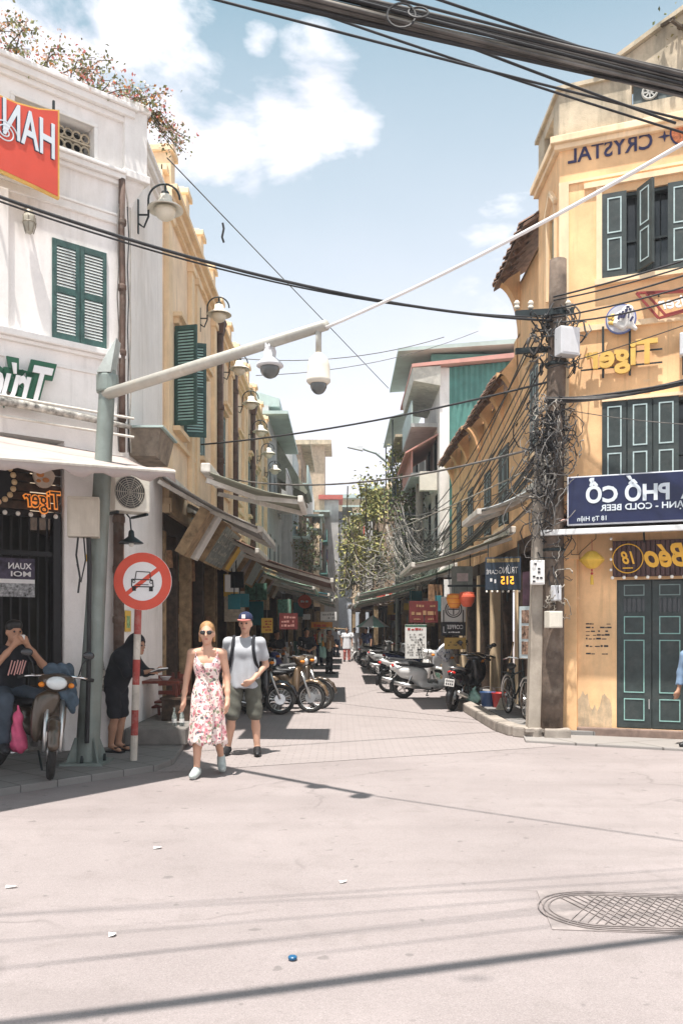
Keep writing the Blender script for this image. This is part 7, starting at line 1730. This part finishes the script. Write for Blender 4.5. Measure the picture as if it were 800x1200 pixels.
# --- simple standing figure used for the people further off
def stander(label, loc, rz, top, bottom, hair='hair_black', skin='skin_tan', h=1.62, arms='down', sleeve=.55, long=True, res=.018, extra=None, hat=None, dress=None):
    aw_ = {'down': ([(-.25,.02,1.08),(.25,.02,1.08)], [(-.26,-.04,.83),(.26,-.04,.83)]), 'front': ([(-.25,-.02,1.08),(.25,-.02,1.08)], [(-.06,-.24,1.02),(.08,-.24,1.02)]), 'fold': ([(-.26,-.04,1.10),(.26,-.04,1.10)], [(.05,-.16,1.10),(-.05,-.18,1.06)])}[arms]
    J = dict(head=(0,0,1.54), neck=(0,.02,1.40), chest=(0,.02,1.23), pelvis=(0,.03,.92), sh=[(-.19,.02,1.34),(.19,.02,1.34)], el=aw_[0], wr=aw_[1], hip=[(-.09,.03,.88),(.09,.03,.88)], kn=[(-.10,-.01,.48),(.10,.0,.48)], an=[(-.11,.03,.08),(.11,.0,.08)], toe=[(-.13,-.10,.03),(.13,-.13,.03)])
    t, g, P, rot = figure('person', label, loc, rz, J, skin, res, fingers=res < .02, scale=h/1.66)
    face(t, P, 1, rot); shirt(t, g, M[top], -.02 if not dress else -.30, sleeve, .02, res, loose=.0 if not dress else .04); trousers(t, g, M[bottom], 1.9 if long else .9, .02, res); shoes(t, g, M['black'], res)
    hair_cap(t, g, P, M[hair], [('e',(0,-.014,.048),(.084,.098,.082)),('c',(0,-.06,.0),.06,(0,-.07,-.06),.045)], res=res)
    if hat: MB().lathe([(.01,.13),(.20,.02),(.205,.015),(.01,.09)], 20, TR(*P(0,0,.05))).build('hat', M[hat], t)
    return t
stander('person in a dark checked shirt with hands together standing by the motorbikes', (-.98,24.0,0), R(14), 'cloth_black', 'cloth_black', h=1.60, arms='front', sleeve=.7)
stander('dark-haired person in black sitting back among the parked motorbikes', (-1.70,22.5,0), R(40), 'cloth_black', 'cloth_navy', h=1.55, arms='fold')
stander('vendor in brown with goods on a carrying pole in mid alley', (-.42,29.5,0), R(60), 'goods_a', 'cloth_black', h=1.58, arms='front', sleeve=1.8, hat='goods_c')
stander('person in pale pink walking far down the alley', (.25,40,0), R(5), 'tee_white', 'blossom', h=1.6, hair='hair_brown', dress=True)
stander('person in white holding a bag far down the alley', (.62,41,0), R(-15), 'tee_white', 'paper_white', h=1.6, hair='hair_brown')
stander('person in grey facing away far down the alley', (-.30,47,0), R(170), 'tee_grey', 'cloth_navy', h=1.65)
stander('person in red far down the alley by the awnings', (-.95,36,0), R(30), 'cloth_red', 'cloth_navy', h=1.58)
stander('person in a dark top far down the cable side', (1.05,36.5,0), R(-30), 'cloth_navy', 'shorts_olive', h=1.62)
stander('person in a light blue shirt cut off by the picture edge before the green doors', (4.66,11.25,.035), R(-60), 'shirt_blue', 'cloth_navy', h=1.50, sleeve=1.8, res=.0135)
# vendor load
vl = thing('vendor_load', 'bundle of green and orange goods hanging from the vendor\'s pole', 'goods', (-.62,29.2,.5))
for i in range(14):
    b = sdf_mesh('item', [('c',(0,0,0),.05,(rnd.uniform(-.03,.03),0,-.3),.07)], rnd.choice([M['goods_b'],M['goods_a'],M['lantern_orange'],M['goods_c'],M['bag_mint']]), .03, .03)
    link('item', b, vl, (rnd.uniform(-.45,.5), rnd.uniform(-.2,.2), rnd.uniform(.35,.95)))
MB().tube([(-.7,0,1.05),(.0,0,1.12),(.8,0,1.05)], .02, 6).build('pole', M['worn_wood'], vl)
# ------------------------------------------------------------------ plants
def leaf_cloud(pts, size, rg_, b, cup=.25):
    for p in pts:
        s_ = size*rg_.uniform(.6,1.4); q = Euler((rg_.uniform(-1.2,1.2), rg_.uniform(-1.2,1.2), rg_.uniform(0,6.28))).to_matrix()
        vs = [Vector(p)+q @ Vector(v) for v in ((-s_*.5,0,0),(0,-s_*.32,s_*cup*.3),(s_*.5,0,-s_*cup*.3),(0,s_*.32,s_*cup*.3))]
        b.add(vs, [(0,1,2,3)])
def bush(name, label, cat, base, stems, seed, leaf_m, flower_ms=(), nl=60, size=.05, spread=.10, fl=.3, droop=.0):
    """stems: list of polylines (local); leaves and blossoms gather round the stems"""
    rg_ = random.Random(seed); t = thing(name, label, cat, base)
    sb = MB(); lb_ = MB(); fb = [MB() for _ in flower_ms]
    for st_ in stems:
        sb.tube(st_, [.012*(1-.7*i/(len(st_)-1)) for i in range(len(st_))], 5)
        for k in range(nl):
            f_ = rg_.random()**.7*(len(st_)-1); i = min(int(f_), len(st_)-2); p = Vector(st_[i]).lerp(Vector(st_[i+1]), f_-i)+Vector((rg_.gauss(0,spread),rg_.gauss(0,spread),rg_.gauss(0,spread*.8)-droop*rg_.random()))
            if flower_ms and rg_.random() < fl: leaf_cloud([p+Vector((rg_.gauss(0,.015),rg_.gauss(0,.015),rg_.gauss(0,.015))) for _ in range(3)], size*.8, rg_, fb[rg_.randrange(len(flower_ms))])
            else: leaf_cloud([p], size, rg_, lb_)
    sb.build('stems', M['bark'], t); o = lb_.build('leaves', leaf_m, t); o['kind'] = 'stuff'
    for b_, m_ in zip(fb, flower_ms): o = b_.build('blossoms', m_, t); o['kind'] = 'stuff'
    return t
rg3 = random.Random(5); stems = []
for i in range(34):
    u = rg3.uniform(-2.3,.35); p = on(Vector((0,0,0)),UL,NL,u,rg3.uniform(-.25,.02),0); h_ = rg3.uniform(.12,.40)*(1.25 if u < -.3 else .8); dx = rg3.uniform(-.1,.3)
    stems.append([p, p+UL*dx*.4+Vector((0,0,h_*.6)), p+UL*dx+NL*.10+Vector((0,0,h_)), p+UL*(dx+.14)+NL*.2+Vector((0,0,h_*1.05))])
for i in range(9):   # sprays tumbling over the corner post
    p = on(Vector((0,0,0)),UL,NL,rg3.uniform(.1,.35),rg3.uniform(-.2,.0),.05); stems.append([p, p+UL*.18+Vector((0,0,.10)), p+UL*.36+NL*.05+Vector((0,0,-.05-.1*rg3.random())), p+UL*(.45+.2*rg3.random())+NL*.1+Vector((0,0,-.30*rg3.random()-.1))])
bush('flowering_creeper', 'flowering creeper with pink and orange blossoms spilling over the white parapet', 'plant', on(CL,UL,NL,0,0,8.44), stems, 6, mat('creeper_leaf', (.24,.26,.11), .6, var=.5, scale=8), (M['blossom'],M['blossom_orange'],mat('blossom_pale', (.78,.60,.52), .6, var=.2),MATS['blossom_pale']), nl=52, size=.050, spread=.085, fl=.30)
def creeper(label, base, w, h, d, n, seed, m1, m2, size=.16, name='wall_creeper'):
    rg_ = random.Random(seed); t = thing(name, label, 'plant', base); bs_ = [MB(), MB()]; sb = MB()
    for i in range(8):
        x, y = rg_.uniform(-w,w)*.7, rg_.uniform(-d,d)*.8; pts = [(x,y,0)]
        for k in range(5): pts.append((pts[-1][0]+rg_.gauss(0,.12), pts[-1][1]+rg_.gauss(0,.12), (k+1)*h/5.5))
        sb.tube(pts, .03, 5)
    cl_s = [(rg_.uniform(-w,w), rg_.uniform(-d,d), h*rg_.random()**.85, rg_.uniform(.25,.55)) for _ in range(26)]
    for i in range(n):
        c = rg_.choice(cl_s); p = (c[0]+rg_.gauss(0,c[3]*.5), c[1]+rg_.gauss(0,c[3]*.5), c[2]+rg_.gauss(0,c[3]*.6)); leaf_cloud([p], size, rg_, bs_[0 if rg_.random() < .55 else 1])
    sb.build('stems', M['bark'], t)
    for b_, m_ in zip(bs_, (m1, m2)): o = b_.build('leaves', m_, t); o['kind'] = 'stuff'
    return t
creeper('tall yellow-green creeper climbing the houses beyond the second pole', (1.35,39,3.9), .65, 4.4, 1.8, 1700, 41, M['leaf_yellow'], mat('leaf_mid', (.22,.235,.075), .6, var=.4), .20)
creeper('bushy creeper hanging over the far cable-side shops', (.72,47,3.6), .6, 3.4, 2.2, 1300, 42, MATS['leaf_mid'], M['leaf_yellow'], .22)
creeper('loose green plants on the balconies of the cluttered grey house', (2.25,34.5,6.4), .35, 2.6, 1.6, 700, 43, M['leaf_green'], M['leaf_yellow'], .15)
creeper('potted greenery on the far lamp-side balconies', (-1.75,42,4.3), .4, 2.4, 2.0, 700, 44, M['leaf_green'], mat('leaf_dry', (.22,.15,.07), .7, var=.3), .17)
creeper('shaggy dark greenery half way down the cable side', (2.3,31.0,4.0), .4, 2.4, 1.3, 1000, 45, M['leaf_green'], M['bark'], .15)
creeper('weeds growing on the ochre gable', on(CR,UR,NR,1.85,.02,10.0), .12, .2, .05, 90, 46, M['leaf_green'], M['leaf_yellow'], .05)

# ------------------------------------------------------------------ signs and clutter of the right-hand shops
def board(label, px, py, Y, w, h, m, rz=0, name='hanging_sign', cat='sign', th=.05, frame=None):
    t = thing(name, label, cat, W(px, py, Y), R(rz)); MB().box(-w/2,w/2,0,th,-h/2,h/2).build('board', frame or m, t, bevel=.006)
    if frame: MB().box(-w/2+.02,w/2-.02,-.006,0,-h/2+.02,h/2-.02).build('face', m, t)
    for x in (-w/2+.05,w/2-.05): MB().bar((x,th/2,h/2),(x,th/2,h/2+.25),.02).build('hanger', M['iron'], t)
    return t
def scribble(t, w, z0, z1, rows, m, y=-.010, fill=.7, seed=1):
    rg_ = random.Random(seed); b = MB(); hh = (z1-z0)/rows
    for r_ in range(rows):
        x = -w/2
        while x < w/2-.02:
            l = rg_.uniform(.25,.9)*hh
            if rg_.random() < fill: b.box(x, min(w/2, x+l), y-.002, y, z0+r_*hh+hh*.2, z0+r_*hh+hh*rg_.uniform(.55,.8))
            x += l+hh*rg_.uniform(.1,.3)
    return b.build('print', m, t)
s_ = board('maroon sign with faint gold lettering hanging above the white menu board', 496, 717, 22.0, .74, .56, M['maroon'], 0); scribble(s_, .60, .10, .22, 1, mat('dull_gold', (.34,.20,.10), .6), -.003, .85, 2); scribble(s_, .62, -.12, .07, 1, MATS['dull_gold'], -.003, .95, 3); scribble(s_, .5, -.22, -.15, 1, MATS['dull_gold'], -.003, .7, 4)
s_ = board('tall white menu board with a red heading under the maroon sign', 487, 752, 21.6, .54, .86, M['paper_white'], 4, 'menu_board'); scribble(s_, .42, .27, .37, 1, M['ink_red'], -.003, .95, 5); scribble(s_, .44, -.36, .22, 9, mat('ink_grey', (.30,.29,.28), .7), -.003, .7, 6)
MB().box(-.27,.27,-.004,-.001,.38,.425).build('header', M['sign_green'], s_)
for x in (-.2,.2): MB().bar((x,.02,-.43),(x,.02,-.95),.03).build('leg', M['iron'], s_)
s_ = board('white square sign with a black ring emblem near the orange lanterns', 531, 714, 17.6, .50, .52, M['paper_white'], 0)
MB().torus((0,-.004,.0), .165, .012, Matrix.Rotation(R(90),4,'X'), 28, 6).torus((0,-.004,0), .125, .008, Matrix.Rotation(R(90),4,'X'), 28, 6).bar((-.11,-.004,0),(.11,-.004,0),.02).bar((0,-.004,-.11),(0,-.004,.11),.02).build('emblem', M['ink_dark'], s_)
s_ = board('black sign with mirrored white coffee lettering under the ring emblem', 531, 737, 17.55, .50, .28, M['black'], 0); text(s_, 'COFFEE', (.03,-.006,.04), .34, .085, M['sign_white'], bold=.01, depth=.004); scribble(s_, .26, -.09, -.04, 1, M['sign_white'], -.003, .8, 8); MB().box(-.21,-.195,-.005,-.001,-.08,.05).box(-.21,-.15,-.005,-.001,-.08,-.065).build('mark', M['sign_white'], s_)
s_ = board('ochre sign with faint marks below the coffee sign', 533, 754, 17.5, .44, .24, mat('mustard', (.46,.30,.08), .6, var=.15), 0); scribble(s_, .3, -.06, .06, 2, M['bark'], -.003, .5, 9)
s_ = board('grey-green translucent hanging sign box above the orange lanterns', 541, 680, 17.0, .42, .56, mat('grey_green', (.24,.27,.24), .5, var=.2, dirt=.3), -8, th=.14); MB().box(-.1,.12,-.004,-.001,-.02,.14).build('picture', mat('pale_pic', (.62,.52,.50), .6, var=.2), s_)
s_ = board('navy tilted sign with white lettering and an orange number display', 589, 672, 16.0, .66, .62, mat('sign_slate', (.028,.045,.07), .45, var=.15), -14, th=.10)
MB().box(-.3,.3,-.003,-.001,.21,.28).build('top_picture', mat('top_pic', (.30,.22,.10), .6, var=.4, scale=20), s_)
text(s_, 'TR\u1ee8NG', (.10,-.006,.08), .34, .17, M['sign_white'], bold=.0, depth=.004); text(s_, 'CAF\u00c9', (-.20,-.006,.04), .22, .10, M['sign_white'], bold=-.005, depth=.004)
text(s_, '515', (.08,-.006,-.13), .24, .15, mat('led_orange', (.85,.38,.04), .5, em=(1,.35,.03,1.0)), bold=.02, depth=.004); MB().box(-.24,-.20,-.004,-.001,-.15,-.09).box(-.16,-.13,-.004,-.001,-.18,-.11).build('mark', M['sign_white'], s_)
b = MB()
for i in range(7): b.sphere((-.3+i*.1,-.02,-.34), .022, 8, 6)
b.build('bulb_string', M['bulb'], s_, smooth=True)
def paper_lantern(px, py, Y, m, lab):
    t = thing('paper_lantern', lab, 'lantern', W(px,py,Y), 0, 'orange paper lanterns')
    MB().lathe([(.08,.14),(.14,.12),(.155,.04),(.13,-.06),(.085,-.14),(.05,-.15)], 14).build('shade', m, t, smooth=True)
    b = MB()
    for z,r in ((.12,.143),(.04,.157),(-.06,.132),(-.14,.087)): b.torus((0,0,z), r, .004, None, 18, 4)
    b.build('hoops', M['lantern_red'], t); MB().tube([(0,0,.14),(0,0,.30)], .004, 5).build('cord', M['cable'], t)
paper_lantern(532,704,16.6,M['lantern_orange'],'yellow-orange paper lantern beside the ring emblem sign'); paper_lantern(547,702,16.4,M['lantern_red'],'red-orange paper lantern under the grey-green sign box')
lr = thing('lantern_rail', 'dark rail carrying the two orange paper lanterns', 'rail', (2.05,16.5,2.42)); MB().bar((0,0,0),(1.2,0,.0),.04).bar((1.15,0,0),(1.15,0,-.3),.04).build('bar', M['iron'], lr)
def bucket(px, py, Y, m, lab, z0=.10):
    p = W(px,py,Y); t = thing('bucket', lab, 'bucket', (p.x,p.y,z0), 0, 'plastic buckets')
    MB().lathe([(.11,0),(.115,.01),(.15,.26),(.16,.27),(.155,.28),(.14,.26),(.105,.02)], 18).build('pail', m, t, smooth=True)
    MB().tube([(.155*math.cos(a),.02,.26+.12*math.sin(a)) for a in [PI*i/8 for i in range(9)]], .005, 5).build('handle', M['steel'], t)
bucket(571,815,16.4,M['bucket_blue'],'blue plastic bucket by the ochre shop posts'); bucket(585,814,16.2,M['bucket_red'],'red plastic bucket next to the blue one')
br = thing('broom', 'broom with wooden handle leaning by the red bucket', 'broom', (2.95,15.7,.1)); MB().tube([(0,0,.15),(.22,.05,1.25)], .014, 6).build('handle', M['worn_wood'], br); MB().hexa([(-.12,-.03,0),(.08,-.03,0),(.08,.03,0),(-.12,.03,0),(-.03,-.02,.22),(.05,-.02,.22),(.05,.02,.22),(-.03,.02,.22)]).build('brush', M['goods_c'], br)
bgm = link('plastic_bag', sdf_mesh('plastic_bag', [('e',(0,0,.12),(.16,.14,.13)),('c',(0,0,.2),.06,(.03,0,.32),.03)], M['bag_mint'], .02, .05, wrinkle=lambda G: .012*np.sin(G[...,0]*50+G[...,2]*40))); bgm.location = (2.62,17.0,.10); tag(bgm, 'mint green plastic bag by the black scooter', 'bag')
# parasol down the alley
pr_ = thing('parasol', 'pale green and white parasol over a far stall', 'parasol', (1.35,37,0)); MB().tube([(0,0,0),(0,0,2.05)], .02, 6).build('pole', M['steel'], pr_)
b = MB(); n = 16; vs = [(0,0,2.15)]+[(.75*math.cos(2*PI*i/n),.75*math.sin(2*PI*i/n),1.62) for i in range(n)]
for k,m_ in ((0,'bag_mint'),(1,'paper_white')):
    bb_ = MB().add(vs, [(0,1+i,1+(i+1)%n) for i in range(n) if (i//2)%2==k]); bb_.build('canopy_panel', M[m_], pr_)
# posts and dark openings of the ochre shops on the right
for i,(y,w_,m_) in enumerate(((15.55,.20,'ochre'),(16.35,.16,'ochre_trim'),(17.6,.18,'ochre'),(19.9,.2,'ochre_trim'))): pass
# left-hand paper notices
def notice(label, px, py, Y, w, h, m, lines, lm, rz=10, name='notice'):
    t = thing(name, label, 'notice', W(px,py,Y), R(rz)); MB().box(-w/2,w/2,0,.01,-h/2,h/2).build('sheet', m, t); scribble(t, w*.75, -h*.38, h*.38, lines, lm, -.001, .8, int(px)); MB().bar((0,.01,h/2),(0,.01,h/2+.4),.01).build('string', M['cable_pale'], t); return t
notice('yellow hand-lettered notice above the parked motorbikes', 313, 733, 19.5, .26, .34, M['paper_yellow'], 4, M['ink_red'], 14)
notice('red framed sign with pale lines behind the motorbikes', 338, 728, 23.0, .50, .44, M['maroon'], 3, mat('pale_red', (.58,.30,.26), .6), 8)
rd = thing('round_sign', 'small round red sign hanging under the far awnings', 'sign', W(357,705,30)); MB().lathe([(.24,0),(.24,.05)], 24, Matrix.Rotation(R(90),4,'X')).build('disc', M['lantern_red'], rd); MB().bar((0,0,.2),(0,0,.6),.03).build('hanger', M['iron'], rd); scribble(rd, .28, -.06, .08, 1, M['paper_white'], -.052, .8, 12)
notice('white lightbox sign with a dark rim under the far awnings', 385, 722, 33, .62, .34, M['paper_white'], 2, MATS['ink_grey'], 5)
notice('orange cloth banner hanging far down the alley', 377, 733, 36, .9, .3, M['lantern_orange'], 1, M['lantern_red'], 5, 'banner')
notice('red banner strip under the cable-side awnings', 450, 697, 30, .55, .16, M['cloth_red'], 1, M['paper_white'], 0, 'banner')
# shopfront goods on the right and far, as recognisable stacked boxes
labs = ['carton','crate','box']
for i in range(40):
    y = 21.5+rnd.random()*28; z = .10; w_, d_, h_ = rnd.uniform(.25,.55), rnd.uniform(.25,.5), rnd.uniform(.25,.9)
    left = i % 2; x = (-2.35 if left else 2.72)+rnd.uniform(-.15,.15)
    ob = MB().box(-w_/2,w_/2,-d_/2,d_/2,0,h_).build('goods_box', rnd.choice([M['goods_a'],M['goods_b'],M['goods_c'],M['worn_wood'],M['maroon'],M['grey_box']]), None, bevel=.01); ob.location = (x,y,z+(.02 if left else 0)); ob.rotation_euler = (0,0,rnd.uniform(-.2,.2))
    tag(ob, uniq('box of goods', ob, w_*h_ > .25, y, left), 'box', 'boxes before the '+('lamp-side' if left else 'cable-side')+' shops')
for i in range(34):
    y = 17.5+rnd.random()*30; z = rnd.uniform(1.5,2.5); w_, h_ = rnd.uniform(.25,.6), rnd.uniform(.25,.7); left = i % 2
    x = (-2.3 if left else 2.75)+rnd.uniform(-.35,.35)*(1 if y > 24 else .4)
    if z+h_ > 2.8: z = 2.8-h_
    ob = MB().box(-w_/2,w_/2,-.03,.03,0,h_).build('shop_sign', rnd.choice([M['goods_a'],M['goods_b'],M['goods_c'],M['maroon'],M['paper_white'],M['paper_yellow'],M['canvas_teal'],M['worn_wood'],M['black']]), None, bevel=.006); ob.location = (x,y,z); ob.rotation_euler = (0,0,rnd.uniform(-.5,.5))
    MB().bar((0,0,h_),(0,0,h_+.4),.02).build('hanger', M['iron'], ob)
    tag(ob, uniq('hanging board', ob, w_*h_ > .22, y, left), 'sign', 'boards before the '+('lamp-side' if left else 'cable-side')+' shops')
# ------------------------------------------------------------------ thin air scatter: slight far fade, added chiefly to lift the shadows
hz = MB().box(-320,320,-220,420,-1.0,16.5).build('shadow_lift_haze', None); hz.data.materials.clear()
hm_ = bpy.data.materials.new('shadow_lift_haze'); hm_.use_nodes = True; ht_ = hm_.node_tree; ht_.nodes.clear()
pv = ht_.nodes.new('ShaderNodeVolumePrincipled'); pv.inputs['Color'].default_value = (.9,.92,.96,1); pv.inputs['Density'].default_value = .0012; pv.inputs['Anisotropy'].default_value = .2
ot = ht_.nodes.new('ShaderNodeOutputMaterial'); ht_.links.new(pv.outputs[0], ot.inputs['Volume']); hz.data.materials.append(hm_); hz['kind'] = 'stuff'
